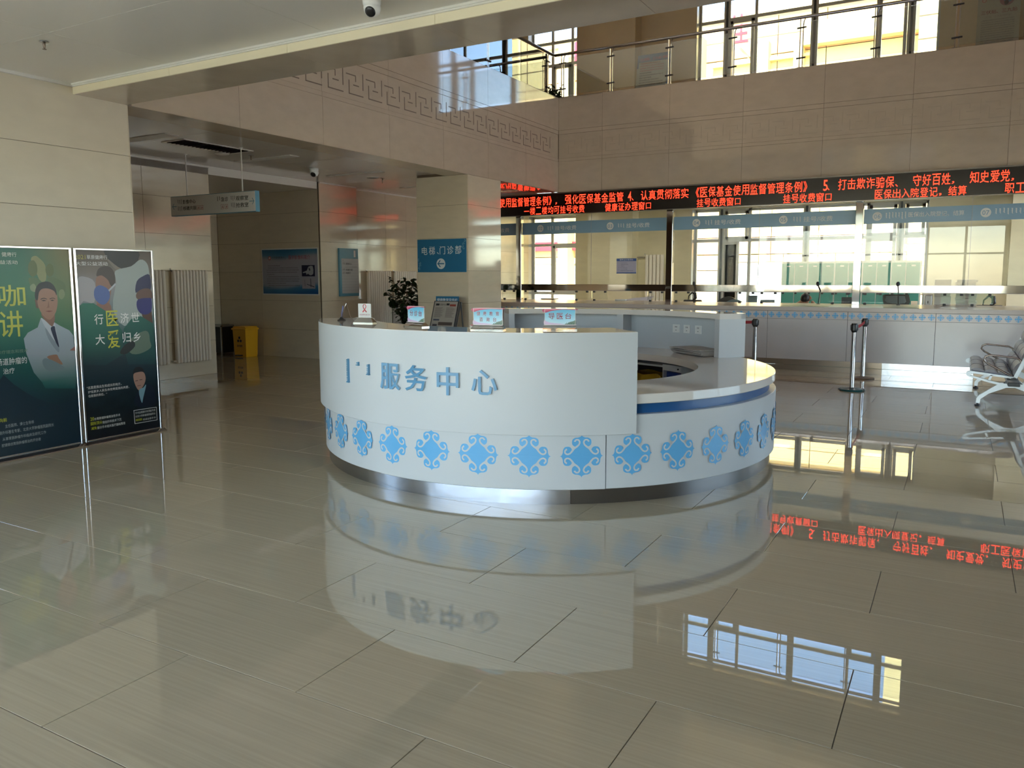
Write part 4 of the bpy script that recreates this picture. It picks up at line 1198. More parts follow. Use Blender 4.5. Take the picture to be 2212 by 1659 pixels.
# acrylic table signs on the high ledge
def table_sign(lines, loc, yaw, w, h, kind, label):
    t = thing('table_sign', label, 'sign', loc, 'acrylic signs on the high ledge')
    U = Vector((math.cos(yaw), math.sin(yaw), 0)); N = Vector((U.y, -U.x, 0)); Z = Vector((0, 0, 1))
    O = Vector(loc)
    base = MB()
    hb = 0.035 if kind != 'aids' else 0.045
    wb = w / 2 + (0.012 if kind != 'aids' else 0.03)
    top = w / 2 + 0.002
    # trapezoid block of the holder, then the sleeve
    vs_ = []
    for (hw, z, dd) in ((wb, 0.0, 0.035), (wb, 0.008, 0.035), (top, hb, 0.010)):
        for (sa_, sb_) in ((-1, -1), (1, -1), (1, 1), (-1, 1)): vs_.append(O + U * hw * sa_ + N * dd * sb_ + Z * z)
    fs = [(3, 2, 1, 0)] + [(i * 4 + j, i * 4 + (j + 1) % 4, i * 4 + 4 + (j + 1) % 4, i * 4 + 4 + j) for i in range(2) for j in range(4)] + [(8, 9, 10, 11)]
    base.add(vs_, fs); base.build('holder_foot', acry, t)
    ee = MB()
    for zz in (0.009, 0.022, hb): ee.obox(O + Z * zz + N * (0.035 - 0.6 * zz), U, N, Z, wb - 0.3 * zz, 0.0012, 0.0016)
    ee.build('holder_edge', acry_g, t)
    b = MB(); b.obox(O + Z * (hb + h / 2), U, N, Z, w / 2, 0.0012, h / 2)
    cd = b.build('card', card, t)
    q = O - U * (w / 2) + Z * hb + N * 0.0016
    a = MB()
    if kind == 'sky':
        bggrid(a, w, h, q, U, Z, lambda u, v: grad([(0, (215, 225, 235)), (0.25, (175, 215, 232)), (1, (70, 165, 205))], v * 0.9 + 0.1 * (1 - abs(2 * u - 1))), 8, 8)
        flat(a, smooth2d([(0, h), (w, h), (w, h * 0.93), (w * 0.6, h * 0.95), (w * 0.25, h * 0.88), (0, h * 0.76)], 3), q, U, Z, 0.0007, (175, 50, 90))
        flat(a, smooth2d([(0.02 * w, h * 0.97), (w * 0.5, h * 0.975), (w * 0.2, h * 0.92), (0.02 * w, h * 0.86)], 3), q, U, Z, 0.0009, (205, 90, 120))
        flat(a, smooth2d([(0, 0.02 * h), (0.3 * w, 0.03 * h), (0.7 * w, 0.02 * h), (0.5 * w, 0.09 * h), (0.15 * w, 0.16 * h), (0, 0.3 * h)], 3), q, U, Z, 0.0007, (205, 180, 215))
        flat(a, smooth2d([(0.62 * w, 0.02 * h), (w, 0.02 * h), (w, 0.30 * h), (0.92 * w, 0.24 * h), (0.82 * w, 0.2 * h), (0.74 * w, 0.1 * h)], 3), q, U, Z, 0.0008, (105, 130, 115))
        for k in range(5): flat(a, [(w * (0.66 + .06 * k), 0.04 * h), (w * (0.69 + .06 * k), 0.04 * h), (w * (0.74 + .06 * k), (0.2 + .03 * (k % 2)) * h)], q, U, Z, 0.0010, (60, 85, 70))
        n_ = len(lines)
        for i, L_ in enumerate(lines):
            zt = h * (0.80 - i * 0.34) if n_ > 1 else h * 0.74
            ch = h * 0.25 if n_ > 1 else h * 0.36
            m_ = len(L_); cw = 0.115 * w if n_ > 1 else 0.2 * w
            span = (0.74 if n_ == 1 else (0.76 if m_ == 4 else 0.58)) * w
            x0 = (w - span) / 2
            for j, c_ in enumerate(L_):
                u = x0 + (span - cw) * j / (m_ - 1)
                lettering(a, c_, u, u + cw, zt - ch, zt, q + N * 0.0012, U, Z, N, 0, None, bold=0.04, col=srgb(225, 215, 225))
                lettering(a, c_, u - 0.0008, u + cw - 0.0004, zt - ch, zt, q + N * 0.0015, U, Z, N, 0, None, bold=0.018, col=srgb(135, 15, 45))
        for (x0, x1, y0, y1) in ((0, w, 0, 0.004), (0, w, h - 0.003, h), (0, 0.003, 0, h), (w - 0.003, w, 0, h)): flat(a, rect(x0, x1, y0, y1), q, U, Z, 0.0018, (215, 205, 205))
    else:
        flat(a, rect(0, w, 0, h), q, U, Z, 0.0004, (205, 205, 205))
        # looped ribbon
        L1 = smooth2d([(0.5, 0.93), (0.42, 0.84), (0.46, 0.68), (0.60, 0.52), (0.68, 0.42), (0.60, 0.38), (0.47, 0.55), (0.38, 0.70), (0.36, 0.84), (0.43, 0.95)], 3)
        L2 = [(1 - x, y) for (x, y) in L1]
        for L_, c_, hh in ((L1, (150, 25, 45), 0.0006), (L2, (190, 50, 65), 0.0008)): flat(a, [(x * w, y * h) for (x, y) in L_], q, U, Z, hh, c_)
        lettering(a, '关爱健康远离艾滋', 0.1 * w, 0.9 * w, 0.16 * h, 0.27 * h, q + N * 0.0008, U, Z, N, 0, None, bold=0.02, col=srgb(140, 40, 80))
    a.build('print', printed, cd)
    return t
zt = 1.1775
table_sign(['分诊台'], (-3.497, 4.723, zt), math.radians(-16), 0.196, 0.118, 'sky', 'sky-blue acrylic sign lettered 分诊台, left of the three sky-blue signs')
table_sign(['健康教育', '咨询台'], (-2.844, 4.670, zt), math.radians(14), 0.212, 0.118, 'sky', 'sky-blue acrylic sign lettered 健康教育咨询台, on the middle of the high ledge')
table_sign(['导医台'], (-2.403, 4.898, zt), math.radians(24), 0.214, 0.112, 'sky', 'sky-blue acrylic sign lettered 导医台, nearest the right end of the ledge')
table_sign([], (-4.139, 4.907, zt), math.radians(10), 0.115, 0.112, 'aids', 'small white acrylic sign with a looped red ribbon on the ledge')
# desk pen on a chain
pn = thing('desk_pen', 'tethered pen standing in a black suction base on the ledge', 'pen', (-4.578, 5.125, zt))
b = MB(); b.lathe((-4.578, 5.125, zt), [(0.036, 0), (0.034, 0.006), (0.016, 0.016), (0.010, 0.03)], 20); b.build('suction_base', black, pn, auto=40)
b = MB(); b.tube([(-4.578, 5.125, zt + 0.02), (-4.56, 5.117, zt + 0.07), (-4.545, 5.11, zt + 0.125)], [0.006, 0.009, 0.004], 10); b.build('pen', mat('pen_barrel', (0.12, 0.12, 0.28), 0.3), pn, smooth=True)
b = MB(); b.tube([(-4.575, 5.12, zt + 0.02), (-4.53, 5.10, zt + 0.10), (-4.482, 5.085, zt + 0.152)], 0.0035, 8); b.build('holder_arm', chrome, pn, smooth=True)
b = MB(); pts = [Vector((-4.482, 5.085, zt + 0.152)).lerp(Vector((-4.39, 5.06, zt + 0.002)), k / 10) - Vector((0, 0, 0.035 * math.sin(PI * k / 10) * (1 - 0.3 * k / 10))) for k in range(11)]
b.tube(pts, 0.0022, 6); b.lathe((-4.482, 5.085, zt + 0.148), [(0.003, 0), (0.006, 0.004), (0.003, 0.009)], 8); b.build('bead_chain', bronze, pn, smooth=True)
b = MB(); c = Vector((-3.08, 4.97, zt)); ax = Vector((math.cos(.35), math.sin(.35), 0)); ay = Vector((-ax.y, ax.x, 0))
b.obox(c + Vector((0, 0, 0.006)), ax, ay, (0, 0, 1), 0.08, 0.055, 0.006, paper_w); b.obox(c + Vector((0, 0, 0.0155)), (ax + Vector((0, 0, .10))).normalized(), ay, (0, 0, 1), 0.08, 0.055, 0.0025, bluebox)
b.obox(c + Vector((0.0, 0, 0.024)), (ax + Vector((0, 0, .16))).normalized(), ay, (0, 0, 1), 0.078, 0.053, 0.002, redsign)
solo(b, 'booklets', None, 'curled red and blue booklets on the ledge left of the middle sign', 'booklets')

# ================================================================== CASHIER COUNTER
YC = 13.45
cc = thing('cashier_counter', 'long cream cashier counter with a strip of small blue motifs', 'counter', (-3.2, YC + 0.6, 0))
jx = [-0.33 + 1.2265 * k for k in range(-8, 6) if -10.5 < -0.33 + 1.2265 * k < XR]
edges = [-10.58] + jx + [XR - 0.02]
for p, q in zip(edges[:-1], edges[1:]):
    tile_part('front_panel', counter_w, cc, p + 0.0025, q - 0.0025, YC, YC + 0.02, 0.187, 0.846)
    tile_part('motif_strip', counter_w, cc, p + 0.0025, q - 0.0025, YC, YC + 0.02, 0.849, 0.972)
b = MB(); b.box(-10.58, XR - 0.02, YC + 0.02, 14.95, 0.19, 0.97); b.build('body', dark, cc)
b = MB(); b.box(-10.58, XR - 0.02, YC - 0.025, 15.25, 0.975, 1.043, bevel=0.004); b.build('counter_slab', counter_top, cc)
kk = [(-10.58, -6.2, steel_d), (-6.2, -3.6, bronze), (-3.6, -1.036, bronze), (-1.036, 0.203, steel), (0.203, 2.7, bronze), (2.7, XR - 0.02, bronze)]
for (p, q, m) in kk:
    for (r, s_) in ((0.0, 0.088), (0.091, 0.184)): tile_part('kick_plate', m, cc, p + 0.001, q - 0.001, YC + 0.045, YC + 0.055, r, s_)
sm = MB()
def small_motif():
    b = MB()
    O = (0, 0, 0); U = (1, 0, 0); V = (0, 0, 1); N = (0, -1, 0)
    b.prism(disc(0, 0, 0.022, 12), O, U, V, N, 0.0010, motif_b)
    for k in range(4):
        a = k * PI / 2
        b.prism(disc(0.034 * math.cos(a), 0.034 * math.sin(a), 0.0135, 8), O, U, V, N, 0.0012, motif_b)
        a += PI / 4
        b.prism([(0.032 * math.cos(a + t_), 0.032 * math.sin(a + t_)) for t_ in (-.3, .3)] + [(0.041 * math.cos(a + t_), 0.041 * math.sin(a + t_)) for t_ in (.3, -.3)], O, U, V, N, 0.0008, motif_b)
    me = D.meshes.new('flower_motif'); me.from_pydata([tuple(p) for p in b.v], [], b.f); me.materials.append(motif_b); return me
fm = small_motif()
x = -1.496 - 0.1229 * 73
while x < XR - 0.1:
    o = D.objects.new('flower_motif', fm); COL.objects.link(o); o.parent = cc; o.location = Vector((x, YC - 0.0003, 0.911)) - WLOC[cc.name]
    x += 0.1229

# ---- glazed screen: posts, rail, panes, film band, clamps (far-group coordinates)
gz = thing('cashier_screen', 'glass cashier screen with mirror-steel posts and blue numbered band', 'glass screen', (-3.0, 13.7, 1.045), far=True)
PX = [-10.66 + 3.047 * k for k in range(6)]
ztop = 3.06; zc_ = (1.043 - 1.55) / S + 1.55
PX = [-7.602 - 3.05, -7.602, -4.555, -1.476, 1.59, 4.64]
for x in PX:
    if x < -9.6: continue
    b = MB(); b.box(x - 0.056, x + 0.056, 13.64, 13.75, zc_, ztop, bevel=0.004); p = b.build('post', chrome, gz, far=True)
    b = MB(); b.box(x - 0.0575, x + 0.0575, 13.638, 13.752, 1.325, 1.333); b.box(x - 0.0575, x + 0.0575, 13.638, 13.752, 1.35, 1.356); b.build('weld_band', steel, p, far=True)
ends = [-9.7] + PX[1:] + [XR / S]
for k, (a, c) in enumerate(zip(ends[:-1], ends[1:])):
    a += 0.06; c -= 0.06; mid = (a + c) / 2
    b = MB(); b.box(a, c, 13.66, 13.73, 1.275, 1.39, bevel=0.003); b.build('rail', chrome, gz, far=True)
    b = MB(); b.box(a, c, 13.66, 13.73, 1.268, 1.275); b.build('rail_edge', counter_top, gz, far=True)
    for (p, q) in ((a, mid - 0.003), (mid + 0.003, c)):
        b = MB(); b.box(p, q, 13.69, 13.70, 1.39, ztop); b.build('pane', glass_c, gz, far=True)
        b = MB(); b.box(p, q, 13.683, 13.6885, 2.345, 2.572); b.build('film_band', film, gz, far=True)
        for (u0, u1) in ((p + 0.02, p + 0.34), (q - 0.34, q - 0.02)):
            g = MB(); g.box(u0, u1, 13.69, 13.70, zc_ + 0.03, 1.268); lp = g.build('lower_pane', glass_c, gz, far=True)
            for (cx_, cz) in ((u0 + 0.05, 1.252), (u1 - 0.05, 1.252), (u0 + 0.05, zc_ + 0.015), (u1 - 0.05, zc_ + 0.015)):
                if (cx_ - u0) > 0.1 and cz < 1.1: continue
                e = MB(); e.box(cx_ - 0.02, cx_ + 0.02, 13.675, 13.715, cz - 0.016, cz + 0.016, bevel=0.003); e.build('clamp', dark, lp, far=True)
    b = MB(); b.box(mid - 0.003, mid + 0.003, 13.688, 13.703, 1.39, ztop); b.build('joint', acry_g, gz, far=True)
def band_text(items):
    b = MB(); O = (0, 13.6822, 0); U = (1, 0, 0); V = (0, 0, 1); N = (0, -1, 0)
    for it in items:
        if it[0] == 'n':
            _, s_, cx_ = it
            b.prism(disc(cx_, 2.457, 0.068, 24), O, U, V, N, 0.0006, film_t)
            lettering(b, s_, cx_ - 0.045, cx_ + 0.045, 2.422, 2.49, (0, 13.6812, 0), U, V, N, 0, film, bold=0.01)
        elif it[0] == 't': lettering(b, it[1], it[2], it[3], it[4], it[5], O, U, V, N, 0, film_t, bold=0.004)
        else: script_lines(b, it[1], it[2], it[3], it[4], it[5], O, U, V, film_t, seed=it[1] + int(it[2] * 7))
    b.build('band_lettering', None, gz, far=True)
band_text([('t', '挂号/收费', -8.30, -7.83, 2.405, 2.49), ('m', 3, -8.47, -8.32, 2.405, 2.50), ('n', '01', -8.62)])
for s_, cx_ in (('02', -7.141), ('03', -5.699), ('04', -4.088), ('05', -2.634)):
    band_text([('n', s_, cx_), ('m', 3, cx_ + 0.14, cx_ + 0.285, 2.41, 2.50), ('t', '挂号/收费', cx_ + 0.315, cx_ + 0.76, 2.412, 2.495)])
band_text([('n', '06', -1.224), ('m', 7, -1.12, -0.81, 2.405, 2.515), ('t', '医保出入院登记、结算', -0.79, -0.045, 2.43, 2.505)])
band_text([('n', '07', 0.23), ('m', 9, 0.33, 0.78, 2.42, 2.515), ('t', '职工医保', 0.82, 1.22, 2.43, 2.505)])
band_text([('n', '08', 1.75), ('m', 5, 1.86, 2.1, 2.42, 2.515), ('t', '收费', 2.15, 2.35, 2.43, 2.505)])
# notice behind bay 03
no = thing('counter_notice', 'small blue-headed notice taped on the glass under window 03', 'notice', (-5.37, 13.68, 1.59), far=True)
b = MB(); O = (-5.563, 13.684, 1.590); U = (1, 0, 0); V = (0, 0, 1)
b.box(-5.563, -5.178, 13.684, 13.687, 1.590, 1.862)
pl = b.build('sheet', card, no, far=True)
b = MB(); flat(b, rect(0, .385, 0, .272), O, U, V, .0005, (180, 180, 205)); flat(b, rect(0, .385, .225, .272), O, U, V, .0008, (60, 95, 165)); flat(b, rect(0, .385, 0, .018), O, U, V, .0008, (60, 95, 165))
lettering(b, '健康证办理须知', .06, .32, .235, .262, Vector(O) + Vector((0, -.0012, 0)), U, V, None, 0, None, bold=.01, col=srgb(225, 230, 240))
for i, s_ in enumerate(('一、本人有效身份证', '二、近期免冠照片两张', '三、空腹采血', '四、周一至周五上午', '五、五个工作日领取', '六、请妥善保管收费票据及体检表')):
    lettering(b, s_, .04, .04 + .019 * len(s_), .185 - i * .028, .198 - i * .028, Vector(O) + Vector((0, -.0012, 0)), U, V, None, 0, None, col=srgb(70, 75, 120))
b.build('print', printed, pl, far=True)

# ---- LED board
lb = thing('led_board', 'long black LED board with two rows of red scrolling characters', 'display', (-3.0, 13.46, 2.7), far=True)
b = MB(); b.box(-9.3, XR / S - 0.02, 13.45, 13.60, 2.695, 3.075, bevel=0.004); cs_ = b.build('case', led_case, lb, far=True)
b = MB(); b.box(-9.3, XR / S - 0.02, 13.435, 13.46, 3.070, 3.090); b.box(-9.3, XR / S - 0.02, 13.437, 13.46, 2.685, 2.697); b.build('frame', steel_d, lb, far=True)
row1 = [('使用监督管理条例》，', -7.92, -6.582), ('强化医保基金监管', -6.511, -5.346), ('4、', -5.276, -5.136), ('认真贯彻落实', -5.033, -4.159), ('《医保基金使用监督管理条例》', -4.11, -2.171), ('5、', -2.01, -1.894), ('打击欺诈骗保、', -1.789, -0.852), ('守好百姓，', -0.746, -0.114), ('知史爱党，', -0.008, 0.625), ('知史爱国', 0.72, 1.25), ('诚信就医，规范服务', 1.4, 2.7)]
row2 = [('一楼二楼均可挂号收费', -7.377, -6.102), ('健康证办理窗口', -5.709, -4.818), ('挂号收费窗口', -4.027, -3.265), ('挂号收费窗口', -2.609, -1.855), ('医保出入院登记,结算', -1.26, -0.026), ('职工医保窗口', 0.431, 1.22), ('收费窗口', 1.8, 2.3), ('挂号收费窗口', -9.1, -8.4)]
h1 = (2.868, 3.034); h2 = (2.705, 2.842)
for rows, (z0, z1) in ((row1, h1), (row2, h2)):
    for s_, a, c in rows:
        n_ = len(s_); p_ = (c - a) / n_
        b = MB()
        for i, ch in enumerate(s_):
            u = a + i * p_
            if ch in '、，,': lettering(b, ch, u + 0.01, u + 0.045, z0 + 0.005, z0 + 0.045, (0, 13.4475, 0), (1, 0, 0), (0, 0, 1), (0, -1, 0), 0, led, bold=0.03); continue
            w0, w1 = (u + p_ * 0.5, u + p_ * 0.95) if ch == '《' else ((u + 0.01, u + p_ * 0.5) if ch == '》' else ((u + 0.01, u + 0.075) if ch.isdigit() else (u + 0.008, u + p_ - 0.008)))
            if ch == '一': lettering(b, ch, w0, w1, (z0 + z1) / 2 - 0.008, (z0 + z1) / 2 + 0.008, (0, 13.4475, 0), (1, 0, 0), (0, 0, 1), (0, -1, 0), 0, led, bold=0.0); continue
            if ch == '口': lettering(b, ch, w0 + .01, w1 - .01, z0 + .012, z1 - .022, (0, 13.4475, 0), (1, 0, 0), (0, 0, 1), (0, -1, 0), 0, led, bold=0.0); continue
            lettering(b, ch, w0, w1, z0, z1, (0, 13.4475, 0), (1, 0, 0), (0, 0, 1), (0, -1, 0), 0, led, bold=0.003)
        b.build('red_characters', None, lb, far=True)

# ================================================================== STANDING BANNERS
def banner(label, y0, y1, art, bgf, name='banner_stand'):
    x = -7.0; z0, z1 = 0.03, 1.807
    t = thing(name, label, 'banner', (x, (y0 + y1) / 2, 0), 'standing banners by the left wall')
    b = MB(); b.box(x - 0.006, x - 0.001, y0 + 0.012, y1 - 0.012, z0, z1); pn_ = b.build('panel', card, t)
    for yy in (y0, y1 - 0.022):
        b = MB(); b.box(x - 0.014, x + 0.010, yy, yy + 0.022, 0.02, z1 + 0.006, bevel=0.004); b.build('frame_upright', tube_m, t)
    for zz in (z0 - 0.008, z1 - 0.012):
        b = MB(); b.box(x - 0.012, x + 0.008, y0 + 0.02, y1 - 0.02, zz, zz + 0.018, bevel=0.003); b.build('frame_rail', tube_m, t)
    b = MB(); b.prism([(-0.05, 0), (0.055, 0), (0.050, 0.008), (0.014, 0.026), (-0.014, 0.026), (-0.045, 0.008)], (x, y0 - 0.02, 0), (1, 0, 0), (0, 0, 1), (0, 1, 0), y1 - y0 + 0.04); b.build('base_rail', tube_m, t)
    O = Vector((x - 0.001, 0, 0)); U = Vector((0, 1, 0)); V = Vector((0, 0, 1)); 
    w, h = y1 - y0 - 0.044, z1 - z0
    a = MB(); bggrid(a, w, h, O + U * (y0 + 0.022) + V * z0, U, V, bgf, 14, 26)
    hgt = 0.0006
    lo, hi = y0 + 0.022, y1 - 0.022
    for it in art:
        hgt += 0.00008
        if it[0] == 'p':
            pts = [(min(max(p[0], lo), hi), min(max(p[1], z0), z1)) for p in it[2]]
            if len(pts) > 4: pts = smooth2d(pts, 3)
            pts = [(min(max(p[0], lo), hi), min(max(p[1], z0), z1)) for p in pts]
            flat(a, pts, O, U, V, hgt, it[1])
        elif it[0] == 'v':
            pts = [(min(max(p[0], lo), hi), p[1]) for p in it[2]]
            cx_, cy_ = sum(p[0] for p in pts) / len(pts), sum(p[1] for p in pts) / len(pts)
            flat(a, pts, O, U, V, hgt, None, cols=[tuple(c) for c in it[1]])
        else:
            u0, u1, v0, v1 = it[3]
            s_ = it[2]
            b_ = 0.015
            dk_ = it[1][0] + it[1][1] + it[1][2]
            if s_ in '咖讲医爱': b_ = 0.035
            vsn = glyphs(s_, b_)[0]
            g0, g1 = min(p[0] for p in vsn), max(p[0] for p in vsn)
            lettering(a, s_, u0, u1, v0, v1, O + Vector((hgt, 0, 0)), U, V, None, 0, None, bold=b_, col=srgb(*it[1]))
    a.build('print', printed, pn_)
    return t
def bg2(u, v):
    base = grad([(0, (5, 16, 28)), (0.08, (6, 22, 30)), (0.25, (8, 34, 44)), (0.42, (8, 42, 56)), (0.52, (12, 62, 68)), (0.60, (90, 118, 120)), (0.80, (150, 148, 152)), (0.90, (120, 108, 100)), (1, (92, 80, 68))], v)
    if 0.1 < v < 0.25: base = tuple(c + 6 * math.sin(u * 17 + v * 60) for c in base)
    return tuple(max(0, c) for c in base)
def bg1(u, v):
    a = grad([(0, (5, 30, 44)), (0.10, (8, 38, 48)), (0.25, (10, 48, 62)), (0.42, (14, 84, 82)), (0.60, (42, 112, 90)), (0.8, (50, 118, 90)), (1, (40, 108, 92))], v)
    c = grad([(0, (5, 26, 40)), (0.25, (8, 42, 54)), (0.5, (50, 112, 86)), (0.75, (95, 122, 78)), (1, (126, 116, 74))], v)
    k = max(0, min(1, (u - 0.35) / 0.65)); k = k * k * (3 - 2 * k)
    return tuple(x + (y - x) * k for x, y in zip(a, c))
banner('green standing banner showing a printed man in white coat with crossed arms', 3.44, 4.285, ART1, bg1)
banner('dark standing banner showing two printed surgeons in blue masks', 4.305, 5.115, ART2, bg2)

# ================================================================== RADIATORS
def radiator(label, axis, wall, out, a0, a1, z0, z1, group, valve_end=1, far=False, wd=0.06):
    loc = (wall + out * 0.06, (a0 + a1) / 2, z0) if axis == 'x' else ((a0 + a1) / 2, wall + out * 0.06, z0)
    t = thing('radiator', label, 'radiator', loc, group, far=far)
    n_ = max(2, round((a1 - a0) / wd)); p = (a1 - a0) / n_
    def P(a, d, z): return (wall + out * d, a, z) if axis == 'x' else (a, wall + out * d, z)
    first = None
    for k in range(n_):
        c = a0 + p * (k + 0.5)
        if first is None:
            b = MB(); r = p * 0.40
            prof = [(-r, -0.022), (-r * 0.5, -0.034), (r * 0.5, -0.034), (r, -0.022), (r, 0.022), (r * 0.5, 0.034), (-r * 0.5, 0.034), (-r, 0.022)]
            vs_, fs = [], []
            zz = [z0, z0 + 0.015, z1 - 0.015, z1]; kk_ = [0.6, 1, 1, 0.6]
            for z, q in zip(zz, kk_):
                for (u, d) in prof: vs_.append(P(c + u * q, 0.08 + d * q, z))
            for i in range(3):
                for j in range(8): fs.append((i * 8 + j, i * 8 + (j + 1) % 8, i * 8 + 8 + (j + 1) % 8, i * 8 + 8 + j))
            fs += [tuple(range(8)), tuple(range(31, 23, -1))]
            b.add(vs_, fs); first = b.build('column', rad_m, t, far=far, auto=30); c_first = c
        else:
            o = D.objects.new('column', first.data); COL.objects.link(o); o.parent = t
            dlt = (c - c_first) * (S if far else 1)
            o.location = (0, dlt, 0) if axis == 'x' else (dlt, 0, 0)
    for z in (z0 + 0.04, z1 - 0.04):
        b = MB(); b.tube([P(a0 + 0.01, 0.07, z), P(a1 - 0.01, 0.07, z)], 0.017, 8); b.build('manifold', rad_m, t, far=far)
    ve = a1 if valve_end > 0 else a0
    b = MB(); b.tube([P(ve - 0.02 * valve_end, 0.07, z1 - 0.03), P(ve + 0.02 * valve_end, 0.07, z1 + 0.005), P(ve + 0.02 * valve_end, 0.07, z1 + 0.025)], 0.010, 8); b.build('air_valve', steel, t, far=far)
    b = MB(); b.tube([P(ve - 0.01 * valve_end, 0.07, z0 + 0.04), P(ve + 0.035 * valve_end, 0.07, z0 + 0.04), P(ve + 0.035 * valve_end, 0.01, z0 + 0.04)], 0.012, 8); b.build('pipe', rad_m, t, far=far)
    return t
radiator('tall cream column radiator half hidden by the dark banner', 'x', XL, 1, 7.0, 7.74, 0.235, 1.652, 'lobby radiators', -1)
radiator('tall cream column radiator on the wall right of the banners', 'x', XL, 1, 7.865, 8.50, 0.235, 1.652, 'lobby radiators', -1)
radiator('tall cream column radiator in the wall recess, nearer the directory board', 'x', -10.6, 1, 12.58, 13.33, 0.235, 1.66, 'recess radiators', -1, wd=0.067)
radiator('tall cream column radiator in the wall recess, behind the dark plant', 'x', -10.6, 1, 13.46, 14.22, 0.235, 1.66, 'recess radiators', -1, wd=0.067)
t = radiator('white column radiator on the office wall behind window 03', 'y', 18.0, -1, -6.56, -6.10, 0.62, 2.04, 'office radiator', -1, far=True, wd=0.095)
b = MB(); b.tube([(-6.56, 17.93, 1.98), (-6.98, 17.93, 1.975)], 0.016, 8); b.build('supply_pipe', steel, t, far=True)

# ================================================================== SIGNS AND POSTERS
# blue sign on the column
sg = thing('column_sign', 'blue column sign lettered 电梯、门诊部 above a left arrow in a white disc', 'sign', (-7.16, 10.36, 1.61), far=True)
b = MB(); b.box(-7.625, -6.70, 10.362, 10.373, 1.612, 2.128); pl = b.build('plate', bluesign, sg, far=True)
O = (-7.625, 10.3615, 1.612); U = (1, 0, 0); V = (0, 0, 1); N = (0, -1, 0)
b = MB()
for s_, u0, u1, v0, v1 in (('电', .085, .195, .275, .400), ('梯', .225, .340, .272, .405), ('、', .378, .415, .280, .315), ('门', .432, .535, .278, .405), ('诊', .572, .692, .278, .408), ('部', .722, .838, .280, .412)):
    lettering(b, s_, u0, u1, v0, v1, O, U, V, N, 0.0015, signtext, bold=0.03)
b.prism(disc(.452, .132, .083, 32), O, U, V, N, 0.0012, signtext)
b.build('lettering', None, pl, far=True)
b = MB()
for q in ([(.385, .124), (.515, .124), (.515, .142), (.385, .142)], [(.385, .133), (.395, .121), (.447, .182), (.437, .192)], [(.385, .133), (.437, .075), (.448, .085), (.396, .146)]): b.prism(q, (O[0], O[1] - 0.0013, O[2]), U, V, N, 0.0008, bluesign)
b.build('arrow', None, pl, far=True)
b = MB()
def curl(b, cx_, cy_, r, m, a0=0, O=O):
    pts = [(cx_ + r * (1 - 0.07 * k) * math.cos(a0 + k * 0.5), cy_ + r * (1 - 0.07 * k) * math.sin(a0 + k * 0.5)) for k in range(11)]
    for p, q in zip(pts[:-1], pts[1:]):
        dx, dy = q[0] - p[0], q[1] - p[1]; l = math.hypot(dx, dy) or 1; w = 0.007
        b.prism([(p[0] - dy / l * w, p[1] + dx / l * w), (q[0] - dy / l * w, q[1] + dx / l * w), (q[0] + dy / l * w, q[1] - dx / l * w), (p[0] + dy / l * w, p[1] - dx / l * w)], O, U, V, N, 0.0012, m)
for (x, y, a) in ((.875, .43, 0), (.885, .37, 2), (.90, .49, 4), (.865, .40, 3), (.045, .10, 0), (.05, .15, 3), (.02, .19, 1), (.025, .06, 5)): curl(b, x, y, .022, mat('sign_ornament', (0.12, 0.32, 0.50), 0.4) if 'sign_ornament' not in MATS else MATS['sign_ornament'], a)
b.build('corner_ornament', None, pl, far=True)
# leaflet rack: header + slanted newspapers, in front of the column
rk = thing('newspaper_rack', 'floor rack of newspapers under a small blue header 健康教育宣传栏', 'rack', (-7.05, 9.95, 0), far=False)
RX0, RX1 = -7.72, -7.22; RY = 10.85
rk.location = (-7.47, RY, 0); WLOC[rk.name] = Vector((-7.47, RY, 0))
b = MB(); b.box(-7.705, -7.245, RY + 0.12, RY + 0.126, 1.085, 1.215); hd = b.build('header', bluesign, rk)
b = MB(); lettering(b, '健康教育宣传栏', .025, .435, .035, .098, (-7.705, RY + 0.119, 1.085), U, V, N, 0.001, signtext, bold=0.03); b.build('header_lettering', None, hd)
b = MB()
for x in (RX0, RX1 - 0.02): b.tube([(x + .01, RY - 0.25, 0), (x + .01, RY + 0.16, 1.12)], 0.012, 8); b.tube([(x + .01, RY + 0.30, 0), (x + .01, RY + 0.16, 1.12)], 0.012, 8)
for z in (0.15, 0.55, 1.11): b.box(RX0, RX1, RY + (0.16 - 0.41 * (1.12 - z) / 1.12), RY + (0.18 - 0.41 * (1.12 - z) / 1.12), z - 0.012, z + 0.012)
b.build('frame', dark, rk)
slope = Vector((0, 0.33, 0.94)).normalized()
b = MB(); c = Vector(((RX0 + RX1) / 2, RY + 0.02, 0.88)); b.obox(c, (1, 0, 0), slope, Vector((1, 0, 0)).cross(slope), 0.25, 0.27, 0.012); b.build('tray', dark, rk)
npn = thing('hung_newspaper', 'open newspaper leaning on the rack beside the column', 'newspaper', (-7.47, RY, 0.62))
b = MB(); Nn = Vector((1, 0, 0)).cross(slope); c2_ = c + Nn * 0.018
b.obox(c2_, (1, 0, 0), slope, Nn, 0.225, 0.255, 0.004); pg = b.build('sheets', paper, npn)
O2 = c2_ - Vector((0.225, 0, 0)) - slope * 0.255 + Nn * 0.0045; a = MB()
flat(a, rect(0, .45, 0, .51), O2, (1, 0, 0), slope, 0.0004, (165, 160, 155))
flat(a, rect(.03, .10, .44, .475), O2, (1, 0, 0), slope, 0.0008, (30, 30, 35)); flat(a, rect(.24, .30, .445, .48), O2, (1, 0, 0), slope, 0.0008, (35, 35, 40)); flat(a, rect(.31, .43, .43, .465), O2, (1, 0, 0), slope, 0.0008, (140, 60, 50))
lettering(a, '健康时报', .115, .23, .44, .475, Vector(O2) + Nn * 0.0008, (1, 0, 0), slope, None, 0, None, col=srgb(45, 45, 50))
rnd = random.Random(9)
